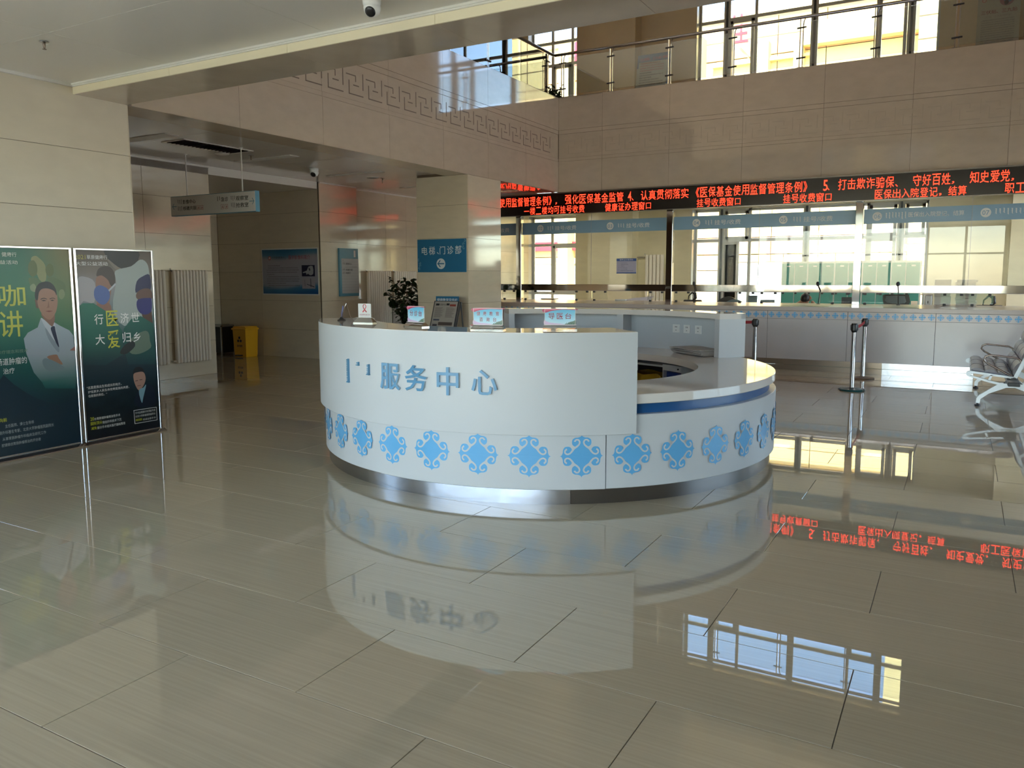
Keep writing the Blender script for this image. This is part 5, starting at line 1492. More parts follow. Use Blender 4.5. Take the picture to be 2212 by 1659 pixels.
for col_ in range(2):
    for i in range(17):
        y_ = .405 - i * .0105
        flat(a, rect(.03 + col_ * .22, .03 + col_ * .22 + rnd.uniform(.12, .19), y_, y_ + .0045), O2, (1, 0, 0), slope, 0.0008, (115, 110, 108))
flat(a, rect(.03, .15, .18, .205), O2, (1, 0, 0), slope, 0.0008, (60, 70, 95)); flat(a, rect(.14, .42, .10, .155), O2, (1, 0, 0), slope, 0.0008, (80, 70, 68)); flat(a, rect(.03, .12, .03, .12), O2, (1, 0, 0), slope, 0.0008, (75, 75, 85))
for i in range(8): flat(a, rect(.14, .42, .02 + i * .009, .024 + i * .009), O2, (1, 0, 0), slope, 0.0008, (120, 115, 112))
a.build('print', printed, pg)

# directory board "1" on the pilaster
dbd = thing('directory_board', 'narrow floor directory board with a white 1 on light blue', 'sign', (-10.36, 11.83, 1.17))
b = MB(); b.box(-10.38, -10.335, 11.56, 12.10, 1.17, 2.085, bevel=0.004); pl = b.build('board', signblue2, dbd)
O = (-10.3345, 11.56, 1.17); U = (0, 1, 0); V = (0, 0, 1); N = (1, 0, 0)
a = MB(); flat(a, rect(.05, .54, .055, .72), O, U, V, .0006, (172, 176, 182))
for i in range(11): flat(a, rect(.05, .54, .11 + i * .055, .1125 + i * .055), O, U, V, .001, (125, 135, 148))
a.build('print', printed, pl)
b = MB(); lettering(b, '1', .405, .455, .75, .88, O, U, V, N, .0012, signtext, bold=0.0); b.build('number', None, pl)
b = MB()
for s_, u0, u1, v0 in (('影像中心', .17, .34, .60), ('核磁共振', .17, .36, .485), ('电梯厅', .17, .31, .425)): lettering(b, s_, u0, u1, v0, v0 + .042, O, U, V, N, .001, textblack, bold=.01)
lettering(b, 'RADIOLOGY 医学影像科', .16, .5, .545, .575, O, U, V, N, .001, mat('grey_lettering', (.25, .26, .28), .5), bold=0.0)
for v0 in (.60, .485, .425): script_lines(b, 3, .07, .15, v0, v0 + .045, O, U, V, textblack, seed=int(v0 * 99))
lettering(b, '↑', .07, .11, .66, .70, O, U, V, N, .001, MATS['grey_lettering']); b.build('lettering', None, pl)

# corridor poster
cp = thing('corridor_poster', 'blue-bordered medical imaging poster in the dark corridor', 'poster', (-11.16, 11.09, 1.2))
b = MB(); b.box(-11.90, -10.44, 11.088, 11.098, 1.20, 2.085, bevel=0.002); pl = b.build('board', card, cp)
O = (-11.885, 11.0875, 1.222); U = (1, 0, 0); V = (0, 0, 1); N = (0, -1, 0)
a = MB(); w, h = 1.43, .84
bggrid(a, w, h, O, U, V, lambda u, v: grad([(0, (25, 90, 150)), (0.14, (60, 125, 170)), (0.2, (165, 170, 190)), (0.8, (170, 165, 180)), (0.88, (80, 130, 165)), (1, (35, 100, 145))], v + 0.05 * math.sin(u * 5)), 16, 22)
flat(a, disc(.20, .68, .038), O, U, V, .0008, (170, 60, 60)); flat(a, disc(.20, .68, .024), O, U, V, .001, (200, 190, 200))
lettering(a, '人民医院影像中心', .26, .63, .67, .71, Vector(O) + Vector((0, -.001, 0)), U, V, None, 0, None, bold=.02, col=srgb(50, 50, 60))
lettering(a, '医学影像科简介', .70, 1.25, .65, .73, Vector(O) + Vector((0, -.001, 0)), U, V, None, 0, None, bold=.015, col=srgb(150, 70, 85))
flat(a, rect(.26, .63, .655, .659), O, U, V, .001, (90, 80, 90))
rnd = random.Random(5)
tx = '医学影像科现有磁共振核磁多层螺旋放射诊断治疗设备先进技术力量雄厚为患者提供优质服务检查项目齐全'
for i, L_ in enumerate((.36, .82, .85, .80, .20, .84, .86, .84, .50, .86, .08)):
    n_ = max(3, int(L_ * 42)); s_ = ''.join(rnd.choice(tx) for _ in range(n_))
    u0 = .15 if i in (0, 1, 5, 9) else .11
    lettering(a, s_, u0, .11 + L_, .525 - i * .042, .545 - i * .042, Vector(O) + Vector((0, -.001, 0)), U, V, None, 0, None, col=srgb(60, 55, 65))
flat(a, rect(1.03, 1.36, .33, .54), O, U, V, .001, (12, 16, 60))
flat(a, smooth2d([(1.06, .41), (1.16, .44), (1.20, .51), (1.31, .52), (1.32, .38), (1.24, .35), (1.19, .38), (1.15, .36), (1.13, .40), (1.07, .39)], 2), O, U, V, .0012, (170, 175, 185))
flat(a, smooth2d([(1.21, .49), (1.245, .47), (1.24, .43), (1.215, .45)], 2), O, U, V, .0014, (60, 65, 80))
flat(a, rect(1.03, 1.36, .10, .30), O, U, V, .001, (172, 168, 182))
for q in ([(1.24, .29), (1.255, .29), (1.26, .13), (1.245, .13)], [(1.15, .19), (1.34, .14), (1.34, .125), (1.15, .18)], [(1.10, .27), (1.105, .27), (1.108, .15), (1.10, .15)]): flat(a, q, O, U, V, .0012, (45, 55, 75))
a.build('print', printed, pl)

# hanging direction sign
hs = thing('hanging_sign', 'white hanging sign lettered 影像中心 and 急诊 with arrows at both ends', 'sign', (-9.13, 7.64, 2.42))
hx0, hx1, hz0, hz1, hy = -9.99, -8.275, 2.415, 2.693, 7.64
b = MB(); b.box(hx0, hx1 + 0.0, hy, hy + 0.075, hz0, hz1, bevel=0.003); bx = b.build('box', signblue2, hs)
b = MB(); b.box(hx0 + 0.004, hx1 - 0.004, hy - 0.003, hy + 0.001, hz0 + 0.008, hz1 - 0.008); fc = b.build('face', white, hs)
for x in (-9.67, -8.55):
    b = MB(); b.tube([(x, hy + 0.035, hz1 - 0.005), (x, hy + 0.035, CZ - 0.006)], 0.008, 8); b.lathe((x, hy + 0.035, CZ - 0.016), [(0.022, 0), (0.03, 0.010)], 12); b.build('rod', paint_w, hs)
O = (hx0, hy - 0.0032, hz0); U = (1, 0, 0); V = (0, 0, 1); N = (0, -1, 0); Wd = hx1 - hx0
b = MB()
for s_, u0, u1, v0, v1 in (('影像中心', .265, .535, .163, .222), ('核磁共振', .265, .545, .073, .132), ('急诊', 1.055, 1.195, .158, .222), ('观察室', 1.345, 1.585, .158, .222), ('抢救室', 1.345, 1.585, .066, .130)):
    lettering(b, s_, u0, u1, v0, v1, O, U, V, N, .001, textblack, bold=0.02)
for n_, u0, u1, v0 in ((3, .145, .25, .16), (3, .145, .25, .065), (2, .965, 1.045, .165), (3, 1.24, 1.335, .16), (3, 1.24, 1.335, .068)): script_lines(b, n_, u0, u1, v0, v0 + .07, O, U, V, textblack, seed=int(u0 * 50 + v0 * 90))
b.build('lettering', None, fc)
b = MB()
def arrow(b, cx_, cy_, s_, m, d):
    for q in ([(-1, -.09), (1, -.09), (1, .09), (-1, .09)], [(1, 0), (.86, .13), (.12, -.85), (.26, -.95)], [(1, 0), (.86, -.13), (.12, .85), (.26, .95)]): b.prism([(cx_ + d * p[0] * s_, cy_ + p[1] * s_) for p in q], O, U, V, N, .001, m)
arrow(b, .083, .135, .046, signblue2, -1); arrow(b, 1.65, .140, .046, signblue2, 1)
b.build('arrow', None, fc)
b = MB()
for (u, v) in ((.585, .10), (.66, .10), (1.075, .09), (1.155, .09)):
    for (x0, x1, y0, y1) in ((-.030, .030, .027, .030), (-.030, .030, -.030, -.027), (-.030, -.027, -.03, .03), (.027, .030, -.03, .03)): b.prism(rect(u + x0, u + x1, v + y0, v + y1), O, U, V, N, .0008, textred)
    b.prism([(u - .012, v - .018), (u - .006, v - .018), (u + .008, v + .018), (u + .002, v + .018)], O, U, V, N, .0008, textred); b.prism(disc(u + .010, v - .006, .007, 8), O, U, V, N, .0008, textred)
b.build('pictogram', None, fc)

# ================================================================== CEILING FITTINGS (left lobby)
def strip_lamp(x0, x1, y0, y1, label):
    t = thing('ceiling_light', label, 'ceiling light', ((x0 + x1) / 2, (y0 + y1) / 2, CZ - 0.012), 'strip lights in the lobby ceiling')
    b = MB(); b.box(x0, x1, y0, y1, CZ - 0.010, CZ - 0.0045); b.build('trim', paint_w, t)
    b = MB(); b.box(x0 + 0.012, x1 - 0.012, y0 + 0.012, y1 - 0.012, CZ - 0.0125, CZ - 0.010); b.build('diffuser', lampm, t)
strip_lamp(-9.60, -8.48, 6.45, 6.65, 'unlit strip light left of the vent, nearest the camera')
strip_lamp(-9.60, -8.45, 8.47, 8.66, 'unlit strip light right of the vent, above the hanging sign')
strip_lamp(-9.65, -8.46, 10.50, 10.62, 'unlit strip light in front of the lobby column')
strip_lamp(-9.70, -8.9, 12.62, 12.74, 'unlit strip light farthest back by the wall recess')
t = thing('ceiling_vent', 'black slatted air vent in a white frame in the lobby ceiling', 'vent', (-8.84, 7.4, CZ - 0.02))
b = MB(); b.box(-9.06, -8.62, 6.83, 6.87, CZ - 0.012, CZ - 0.0045); b.box(-9.06, -8.62, 7.92, 7.96, CZ - 0.012, CZ - 0.0045); b.box(-9.06, -9.02, 6.87, 7.92, CZ - 0.012, CZ - 0.0045); b.box(-8.66, -8.62, 6.87, 7.92, CZ - 0.012, CZ - 0.0045); b.build('frame', paint_w, t)
b = MB(); b.box(-9.02, -8.66, 6.87, 7.92, CZ - 0.006, CZ - 0.0045); b.build('backing', black, t)
for k in range(17):
    b = MB(); b.obox((-8.84, 6.90 + k * 0.0625, CZ - 0.010), (1, 0, 0), (0, .8, .6), (0, -.6, .8), 0.18, 0.012, 0.0015); b.build('slat', dark, t)
def sprinkler(loc, far=False, flush=0.06):
    t = thing('sprinkler', 'SPR', 'sprinkler', loc, 'ceiling sprinklers', far=far)
    x, y, z = sx(loc) if far else loc
    b = MB(); b.lathe((x, y, z - 0.008), [(0.034, 0.0), (0.036, 0.004), (0.02, 0.008)], 20); b.build('rosette', steel, t, smooth=False)
    b = MB(); b.lathe((x, y, z - flush), [(0.014, 0), (0.015, 0.003), (0.004, 0.006), (0.004, 0.02), (0.010, 0.024), (0.010, flush - 0.008)], 14)
    for s_ in (-1, 1): b.tube([(x + 0.010 * s_, y, z - 0.026), (x + 0.013 * s_, y, z - 0.042), (x + 0.004 * s_, y, z - flush + 0.005)], 0.0025, 6)
    b.build('head', bronze, t, smooth=True)
    return t
sprinkler((-5.64 * S, 3.36 * S, ZN - 0.004))['label'] = 'brass sprinkler head in the entrance ceiling, top left corner'
sprinkler((-8.98, 8.24, CZ - 0.004))['label'] = 'sprinkler head beside the ceiling vent in the lobby'
sprinkler((-9.05, 11.29, CZ - 0.004), flush=0.09)['label'] = 'dark sprinkler head beside the round speaker ring'
def speaker_ring(loc, label):
    t = thing('ceiling_speaker', label, 'speaker', loc, 'round ceiling speakers'); x, y, z = loc
    b = MB(); b.lathe((x, y, z - 0.008), [(0.085, 0), (0.10, 0.004), (0.10, 0.008)], 28); b.build('ring', paint_w, t)
    b = MB(); b.lathe((x, y, z - 0.010), [(0.078, 0), (0.080, 0.003)], 28); b.build('grille', dark if 'ring' in label else paint, t)
speaker_ring((-9.16, 11.16, CZ - 0.004), 'flat round speaker ring in the ceiling near the column')
speaker_ring((-9.22, 7.93, CZ - 0.004), 'pale round ceiling speaker at the far end of the vent')
def dome(loc, label, far=False, s_=1.0):
    t = thing('security_camera', label, 'camera', loc, 'ceiling cameras'); x, y, z = loc
    b = MB(); b.lathe((x, y, z - 0.05 * s_), [(0.05 * s_, 0), (0.058 * s_, 0.02 * s_), (0.06 * s_, 0.05 * s_)], 24); b.build('housing', white, t, smooth=True)
    b = MB(); q = Vector((0.2, -0.7, -0.65)).normalized()
    b.lathe(Vector((x, y, z - 0.06 * s_)), [(0.052 * s_, -0.03 * s_), (0.056 * s_, 0), (0.048 * s_, 0.022 * s_), (0.036 * s_, 0.036 * s_)], 24, axis=q); b.build('turret', white, t, smooth=True)
    b = MB(); b.lathe(Vector((x, y, z - 0.06 * s_)), [(0.036 * s_, 0.034 * s_), (0.033 * s_, 0.042 * s_), (0.015 * s_, 0.047 * s_)], 20, axis=q); b.build('lens', black, t, smooth=True)
dome((-9.16, 9.70, CZ - 0.004), 'small white turret camera on the lobby ceiling with a black lens', s_=1.25)
dome((-3.15 * S + .02, 3.86 * S - 0.02, ZN - 0.004), 'white camera on the entrance ceiling at the top edge of the view', s_=1.0)

# ================================================================== BINS
t = thing('clinical_waste_bin', 'yellow clinical waste bin against the corridor wall', 'bin', (-12.17, 10.84, 0))
x0, x1, y0, y1 = -12.36, -11.98, 10.68, 11.02
b = MB(); vs_ = []
for (z, k) in ((0, 0.86), (0.03, 0.90), (0.52, 1.0)):
    cx_, cy_ = (x0 + x1) / 2, (y0 + y1) / 2
    for (i, j) in ((-1, -1), (1, -1), (1, 1), (-1, 1)): vs_.append((cx_ + i * (x1 - x0) / 2 * k * 0.93, cy_ + j * (y1 - y0) / 2 * k * 0.93, z))
b.add(vs_, [(3, 2, 1, 0)] + [(i * 4 + j, i * 4 + (j + 1) % 4, i * 4 + 4 + (j + 1) % 4, i * 4 + 4 + j) for i in range(2) for j in range(4)] + [(8, 9, 10, 11)]); bd = b.build('body', yellow_p, t)
b = MB(); b.box(x0 - 0.01, x1 + 0.01, y0 - 0.01, y1, 0.52, 0.555, bevel=0.01); b.prism([(0, 0), (x1 - x0, 0), (x1 - x0 - 0.04, 0.035), (0.04, 0.035)], (x0, y0 + 0.02, 0.553), (1, 0, 0), (0, 0, 1), (0, 1, 0), y1 - y0 - 0.04); b.build('lid', yellow_p, t)
b = MB(); b.box((x0 + x1) / 2 - 0.07, (x0 + x1) / 2 + 0.07, y0 - 0.05, y0 + 0.03, 0.02, 0.04, bevel=0.005); b.build('pedal', black, t)
b = MB()
for k in range(3):
    a_ = PI / 2 + k * 2 * PI / 3
    b.prism([(0.04 * math.cos(a_) + 0.026 * math.cos(u), 0.04 * math.sin(a_) + 0.026 * math.sin(u)) for u in [2 * PI * i / 12 for i in range(12)]], ((x0 + x1) / 2, y0 + 0.016, 0.33), (1, 0, 0), (0, 0, 1), (0, -1, 0), 0.002, textblack)
lettering(b, '医疗废物', -0.07, 0.07, -0.14, -0.095, ((x0 + x1) / 2, y0 + 0.018, 0.33), (1, 0, 0), (0, 0, 1), (0, -1, 0), 0.001, textblack, bold=0.02)
b.build('hazard_mark', None, bd)
t = thing('steel_litter_bin', 'square black and steel litter bin left of the yellow bin', 'bin', (-12.85, 10.86, 0))
x0, x1, y0, y1 = -13.02, -12.68, 10.70, 11.02
b = MB(); b.box(x0 + 0.012, x1 - 0.012, y0 + 0.012, y1 - 0.012, 0.05, 0.56); b.build('body', black, t)
for (x, y) in ((x0, y0), (x1 - 0.028, y0), (x0, y1 - 0.028), (x1 - 0.028, y1 - 0.028)):
    b = MB(); b.box(x, x + 0.028, y, y + 0.028, 0, 0.59, bevel=0.004); b.build('corner_post', steel, t)
b = MB(); b.box(x0, x1, y0, y1, 0.56, 0.60, bevel=0.006); b.box(x0 + 0.06, x1 - 0.06, y0 + 0.06, y1 - 0.06, 0.60, 0.61); b.build('top', steel, t)

# ================================================================== PLANTS
def leaf_mesh(m, L_=0.10, w=0.028):
    b = MB(); vs_, fs = [], []
    for i in range(6):
        u = i / 5; ww = w * math.sin(PI * (0.06 + 0.94 * u)) ** 0.8 if i < 5 else 0.0
        z = -0.25 * L_ * u * u
        vs_ += [(u * L_, -ww, z + 0.25 * ww), (u * L_, 0, z), (u * L_, ww, z + 0.25 * ww)]
    for i in range(5): fs += [(3 * i, 3 * i + 3, 3 * i + 4, 3 * i + 1), (3 * i + 1, 3 * i + 4, 3 * i + 5, 3 * i + 2)]
    b.add(vs_, fs)
    me = D.meshes.new('leaf'); me.from_pydata([tuple(p) for p in b.v], [], b.f); me.materials.append(m); return me
def plant(label, name, loc, h, nst, per, spread, lm, m, pot_r, pot_h, seed, far=False, upto=0.35, stuff=True):
    t = thing(name, label, 'plant', loc, far=far); x, y, z = sx(loc) if far else loc
    rnd = random.Random(seed)
    b = MB(); b.lathe((x, y, z), [(pot_r * 0.75, 0), (pot_r, pot_h), (pot_r * 1.06, pot_h), (pot_r * 1.06, pot_h - 0.03), (pot_r * 0.9, pot_h - 0.03)][:4], 24); b.build('pot', potm, t, auto=40)
    b = MB(); b.lathe((x, y, z + pot_h - 0.02), [(pot_r * 0.93, 0), (pot_r * 0.93, 0.005)], 20); b.build('soil', bark, t)
    lv = 0; restm = MB()
    for s_ in range(nst):
        a = 2 * PI * s_ / nst + rnd.uniform(-.4, .4); k = rnd.uniform(0.5, 1.0)
        tip = Vector((x + math.cos(a) * spread * k, y + math.sin(a) * spread * k, z + h * rnd.uniform(0.62, 1.0)))
        base = Vector((x + 0.02 * math.cos(a), y + 0.02 * math.sin(a), z + pot_h - 0.02))
        mid = base.lerp(tip, 0.5) - Vector((math.cos(a), math.sin(a), 0)) * spread * 0.15
        pts = [base * (1 - u) ** 2 + mid * 2 * u * (1 - u) + tip * u * u for u in [i / 7 for i in range(8)]]
        b = MB(); b.tube(pts, [0.009 - 0.0009 * i for i in range(8)], 6); b.build('stem', bark, t, smooth=True)
        for q in range(per):
            u = upto + (1 - upto) * (q + rnd.random()) / per
            p = base * (1 - u) ** 2 + mid * 2 * u * (1 - u) + tip * u * u
            yaw, pit, rl = rnd.uniform(0, 2 * PI), rnd.uniform(-0.7, 0.9), rnd.uniform(-0.6, 0.6)
            sc = rnd.uniform(0.7, 1.35)
            p = p + Vector((math.cos(yaw), math.sin(yaw), 0)) * 0.02
            Mx = Matrix.Translation(p) @ Matrix.Rotation(yaw, 4, 'Z') @ Matrix.Rotation(pit, 4, 'Y') @ Matrix.Rotation(rl, 4, 'X') @ Matrix.Scale(sc, 4)
            if lv < 280:
                o = D.objects.new('leaf', m); COL.objects.link(o); o.parent = t
                o.matrix_local = Matrix.Translation(-WLOC[t.name]) @ Mx
            else:
                restm.add([Mx @ v.co for v in m.vertices], [tuple(f.vertices) for f in m.polygons])
            lv += 1
    if restm.v: o = restm.build('leaf', lm, t); o['kind'] = 'stuff'
    return t
fl = leaf_mesh(leaf_m, 0.12, 0.036)
plant('dark leafy ficus in a pot behind the desk, left of the column', 'potted_ficus', (-9.52, 12.62, 0), 1.56, 13, 34, 0.52, leaf_m, fl, 0.20, 0.36, 3, upto=0.3)
bl_ = leaf_mesh(leaf_l, 0.30, 0.05)
plant('upstairs plant with long pointed leaves behind the corner of the glass railing', 'balcony_plant', (-7.35, 14.35, 4.5), 0.80, 7, 5, 0.30, leaf_l, bl_, 0.14, 0.30, 8, far=True)
plant('small dark bushy plant upstairs right at the railing corner post', 'balcony_plant', (-6.98, 13.95, 4.5), 0.74, 7, 26, 0.14, leaf_m, leaf_mesh(leaf_m, 0.09, 0.018), 0.11, 0.25, 12, far=True, upto=0.1)

# ================================================================== QUEUE BARRIERS
def stanchion(loc, basem, label):
    t = thing('queue_barrier', label, 'barrier post', loc, 'queue barrier posts'); x, y, z = loc
    b = MB(); b.lathe((x, y, 0), [(0.165, 0), (0.168, 0.012), (0.160, 0.022), (0.05, 0.034), (0.035, 0.04)], 36); b.build('base', basem, t, auto=40)
    b = MB(); b.lathe((x, y, 0.03), [(0.031, 0), (0.031, 0.76)], 24); b.build('tube', tube_m, t, auto=40)
    b = MB(); b.lathe((x, y, 0.785), [(0.030, 0), (0.040, 0.02), (0.043, 0.04), (0.043, 0.10), (0.036, 0.118), (0.034, 0.122)], 24)
    for k in range(4): b.obox((x + 0.043 * math.cos(k * PI / 2), y + 0.043 * math.sin(k * PI / 2), 0.85), (math.cos(k * PI / 2), math.sin(k * PI / 2), 0), (-math.sin(k * PI / 2), math.cos(k * PI / 2), 0), (0, 0, 1), 0.006, 0.014, 0.036)
    b.build('belt_head', black, t, auto=40)
    return t
s1 = stanchion((-1.240, 11.49, 0), teal_base, 'nearest steel queue post, standing on a glossy teal base')
s2 = stanchion((-1.246, 12.87, 0), bronze, 'steel queue post just behind the teal-based one, on a bronze base')
s3 = stanchion((-2.668, 12.05, 0), bronze, 'steel queue post seen beside the right end of the rear hutch')
s4 = stanchion((-4.15, 12.0, 0), bronze, 'steel queue post hidden behind the rear hutch of the desk')
def belt(t, p, q):
    p, q = Vector(p), Vector(q); b = MB(); pts = [p.lerp(q, i / 12) - Vector((0, 0, 0.02 * math.sin(PI * i / 12))) for i in range(13)]
    n0 = Vector((-(q - p).y, (q - p).x, 0)).normalized() * 0.001
    vs_ = []
    for c in pts: vs_ += [c - n0 + Vector((0, 0, 0.022)), c - n0 - Vector((0, 0, 0.022)), c + n0 - Vector((0, 0, 0.022)), c + n0 + Vector((0, 0, 0.022))]
    fs = [(4 * i + j, 4 * i + (j + 1) % 4, 4 * i + 4 + (j + 1) % 4, 4 * i + 4 + j) for i in range(12) for j in range(4)]
    b.add(vs_, fs); b.build('belt', red_belt, t)
belt(s1, (-1.24, 11.54, 0.855), (-1.246, 12.82, 0.855)); belt(s3, (-2.72, 12.05, 0.855), (-4.10, 12.0, 0.855))

# ================================================================== BENCH
bn_ = thing('waiting_bench', 'airport-style bench with navy padded seats and cast metal legs', 'bench', (0.6, 11.67, 0))
Y1, Y2 = 10.83, 12.52
def leg_frame(y):
    b = MB(); O = (0, y, 0); U = (1, 0, 0); V = (0, 0, 1); N = (0, 1, 0); t_ = 0.045
    o_ = (0, y - t_ / 2, 0)
    b.prism([(0.205, 0.035), (0.245, 0.035), (0.250, 0.085), (0.330, 0.155), (0.500, 0.235), (0.590, 0.240), (0.680, 0.205), (0.93, 0.085), (0.965, 0.035), (1.0, 0.035), (0.99, 0.10), (0.80, 0.225), (0.66, 0.292), (0.44, 0.292), (0.235, 0.130), (0.208, 0.085)], o_, U, V, N, t_)
    lf = b.build('leg', cast, bn_, auto=30)
    for x in (0.224, 0.982):
        c = MB(); c.lathe((x, y, 0), [(0.030, 0), (0.032, 0.006), (0.032, 0.016), (0.012, 0.022), (0.012, 0.045)], 16); c.build('foot', black, lf)
    # seat arm truss with its two openings left open
    b = MB()
    for q in ([(0.085, 0.372), (0.105, 0.410), (0.135, 0.414), (0.56, 0.368), (0.55, 0.345), (0.14, 0.388), (0.13, 0.366), (0.10, 0.352)],
              [(0.10, 0.352), (0.13, 0.362), (0.48, 0.278), (0.54, 0.292), (0.55, 0.268), (0.47, 0.252), (0.30, 0.293)],
              [(0.31, 0.310), (0.335, 0.304), (0.36, 0.375), (0.335, 0.378)],
              [(0.475, 0.268), (0.545, 0.275), (0.60, 0.352), (0.56, 0.368), (0.54, 0.345), (0.505, 0.290)]):
        b.prism(q, (0, y - 0.018, 0), U, V, N, 0.036)
    b.lathe((0.113, y - 0.028, 0.385), [(0.026, 0), (0.026, 0.056)], 16, axis=(0, 1, 0))
    # back upright
    for q in ([(0.56, 0.355), (0.60, 0.340), (0.80, 0.86), (0.765, 0.87)], [(0.62, 0.255), (0.68, 0.262), (0.86, 0.84), (0.80, 0.86), (0.785, 0.82), (0.825, 0.81), (0.665, 0.30), (0.585, 0.35), (0.56, 0.33)], [(0.68, 0.555), (0.745, 0.50), (0.755, 0.535), (0.69, 0.585)]):
        b.prism(q, (0, y - 0.018, 0), U, V, N, 0.036)
    b.build('side_frame', cast, bn_, auto=30)
    b = MB(); b.prism([(0.47, 0.288), (0.66, 0.288), (0.585, 0.358), (0.545, 0.350)], (0, y - 0.05, 0), U, V, N, 0.10); b.build('bracket', black, bn_)
for y in (Y1, Y2): leg_frame(y)
b = MB(); b.box(0.50, 0.62, Y1 - 0.35, Y2 + 0.35, 0.292, 0.338, bevel=0.006); b.build('beam', black, bn_)
ns = 3; sw = (Y2 - Y1) / ns
def pad_profile(p0, p1, th, bulge):
    p0, p1 = Vector(p0), Vector(p1); d = (p1 - p0).normalized(); n_ = Vector((-d.y, d.x)) if True else None
    L_ = (p1 - p0).length
    up_ = [p0 + d * (L_ * u) + n_ * (th * (math.sin(PI * min(max(u, 0.02), 0.98)) ** 0.35)) for u in [i / 12 for i in range(13)]]
    dn = [p0 + d * (L_ * u) for u in (1, 0.5, 0)]
    return [(p.x, p.y) for p in up_] + [(p.x, p.y) for p in dn]
for k in range(-1, ns + 0):
    ya, yb_ = Y1 + k * sw + 0.02, Y1 + (k + 1) * sw - 0.02
    if k < 0: continue
    b = MB()
    for i in range(3):
        x0 = 0.14 + i * 0.135; b.prism(pad_profile((x0, 0.418 - i * 0.013), (x0 + 0.128, 0.406 - i * 0.013), 0.038, 0), (0, ya, 0), (1, 0, 0), (0, 0, 1), (0, 1, 0), yb_ - ya)
    st_ = b.build('seat', seat_top, bn_, auto=50)
    b = MB(); b.prism([(0.125, 0.402), (0.135, 0.424), (0.56, 0.380), (0.565, 0.356)], (0, ya, 0), (1, 0, 0), (0, 0, 1), (0, 1, 0), yb_ - ya); b.build('seat_shell', navy_l, bn_)
    b = MB()
    for i in range(3):
        p0 = Vector((0.575, 0.385)) + Vector((0.075, 0.155)) * i
        p1 = p0 + Vector((0.0705, 0.1455))
        b.prism(pad_profile(p0, p1, 0.042, 0), (0, ya, 0), (1, 0, 0), (0, 0, 1), (0, 1, 0), yb_ - ya)
    b.build('backrest', seat_top, bn_, auto=50)
    b = MB(); b.prism([(0.572, 0.375), (0.595, 0.372), (0.825, 0.845), (0.80, 0.858)], (0, ya, 0), (1, 0, 0), (0, 0, 1), (0, 1, 0), yb_ - ya); b.build('back_shell', navy_l, bn_)
for y in (Y1, Y2):
    b = MB(); pts = [(0.60, 0.35), (0.52, 0.385), (0.40, 0.455), (0.30, 0.51), (0.262, 0.55), (0.275, 0.592), (0.32, 0.610), (0.45, 0.600), (0.58, 0.588), (0.625, 0.565), (0.645, 0.50), (0.60, 0.36)]
    b.tube([(p[0], y, p[1]) for p in pts], 0.0115, 8); b.build('armrest', mat('bench_arm_steel', (0.30, 0.25, 0.23), 0.25, 0.9) if 'bench_arm_steel' not in MATS else MATS['bench_arm_steel'], bn_, smooth=True)

# ================================================================== OFFICE BEHIND THE GLASS
gx = [-3.31, -2.75, -2.15, -1.60, -1.03]
for k in range(5):
    x0 = -3.31 + k * 0.5165; x1 = x0 + 0.5165
    nm = ('leftmost of the row of green cabinets, by the window', 'green cabinet left of the steel post at bay 05', 'green cabinet right behind the wide steel post', 'green cabinet second from the right end of the row', 'rightmost green cabinet, beside the bare office wall')[k]
    t = thing('green_cabinet', 'tall ' + nm if not nm.startswith('green') else 'tall ' + nm, 'cabinet', ((x0 + x1) / 2, 17.45, zf), 'green steel filing cabinets', far=True)
    b = MB(); b.box(x0, x1, 17.22, 17.66, zf, 1.83); b.build('carcass', silver, t, far=True)
    for (z0, z1) in ((zf + 0.05, 1.215), (1.24, 1.79)):
        for (u0, u1) in ((x0 + 0.014, (x0 + x1) / 2 - 0.008), ((x0 + x1) / 2 + 0.008, x1 - 0.014)):
            b = MB(); b.box(u0, u1, 17.205, 17.225, z0, z1, bevel=0.003); dr = b.build('door', green_c, t, far=True)
            b = MB(); b.box(u0 + 0.01, u0 + 0.05, 17.19, 17.207, z1 - 0.05, z1 - 0.015) if z0 < 1 else b.box(u0 + 0.09, u0 + 0.16, 17.2, 17.207, z1 - 0.07, z1 - 0.045)
            b.build('lock' if z0 < 1 else 'label_holder', black if z0 < 1 else silver, dr, far=True)
ds = thing('office_worktop', 'long pale worktop behind the cashier screen', 'worktop', (-3, 14.9, 0), far=False)
b = MB(); b.box(-10.4, XR - 0.1, 15.26, 16.0, 0.72, 0.76); b.build('top', counter_top, ds)
for x in (-10.3, -8, -5.5, -3, -0.5, 2, 4.8):
    b = MB(); b.box(x, x + 0.04, 15.3, 15.95, 0, 0.72); b.build('leg', white, ds)
def stack(name, label, x0, x1, y0, y1, z0, z1, n_, cat='papers'):
    t = thing(name, label, cat, ((x0 + x1) / 2, (y0 + y1) / 2, z0), far=True); rnd = random.Random(int(abs(x0) * 100)); h = (z1 - z0) / n_
    for i in range(n_):
        d = rnd.uniform(-.012, .012); b = MB(); b.box(x0 + d, x1 + d + rnd.uniform(-.01, .01), y0, y1, z0 + i * h, z0 + (i + 1) * h - 0.003); b.build('paper_bundle', paper_w, t, far=True)
stack('paper_stack', 'narrow tall white paper stack behind the screen, left of two', -0.395, -0.17, 14.55, 14.85, 0.80, 1.475, 5)
stack('paper_stack', 'wide tall white paper stack behind the screen, right of two', -0.10, 0.19, 14.55, 14.85, 0.80, 1.475, 16)
for nm, x0, z1 in (('left', -0.395, 0), ('right', -0.10, 0)): pass
b = MB(); b.box(-0.42, 0.22, 14.50, 14.95, zf, 0.80); solo(b, 'side_table', white, 'low white table carrying the two tall paper stacks', 'table', far=True)
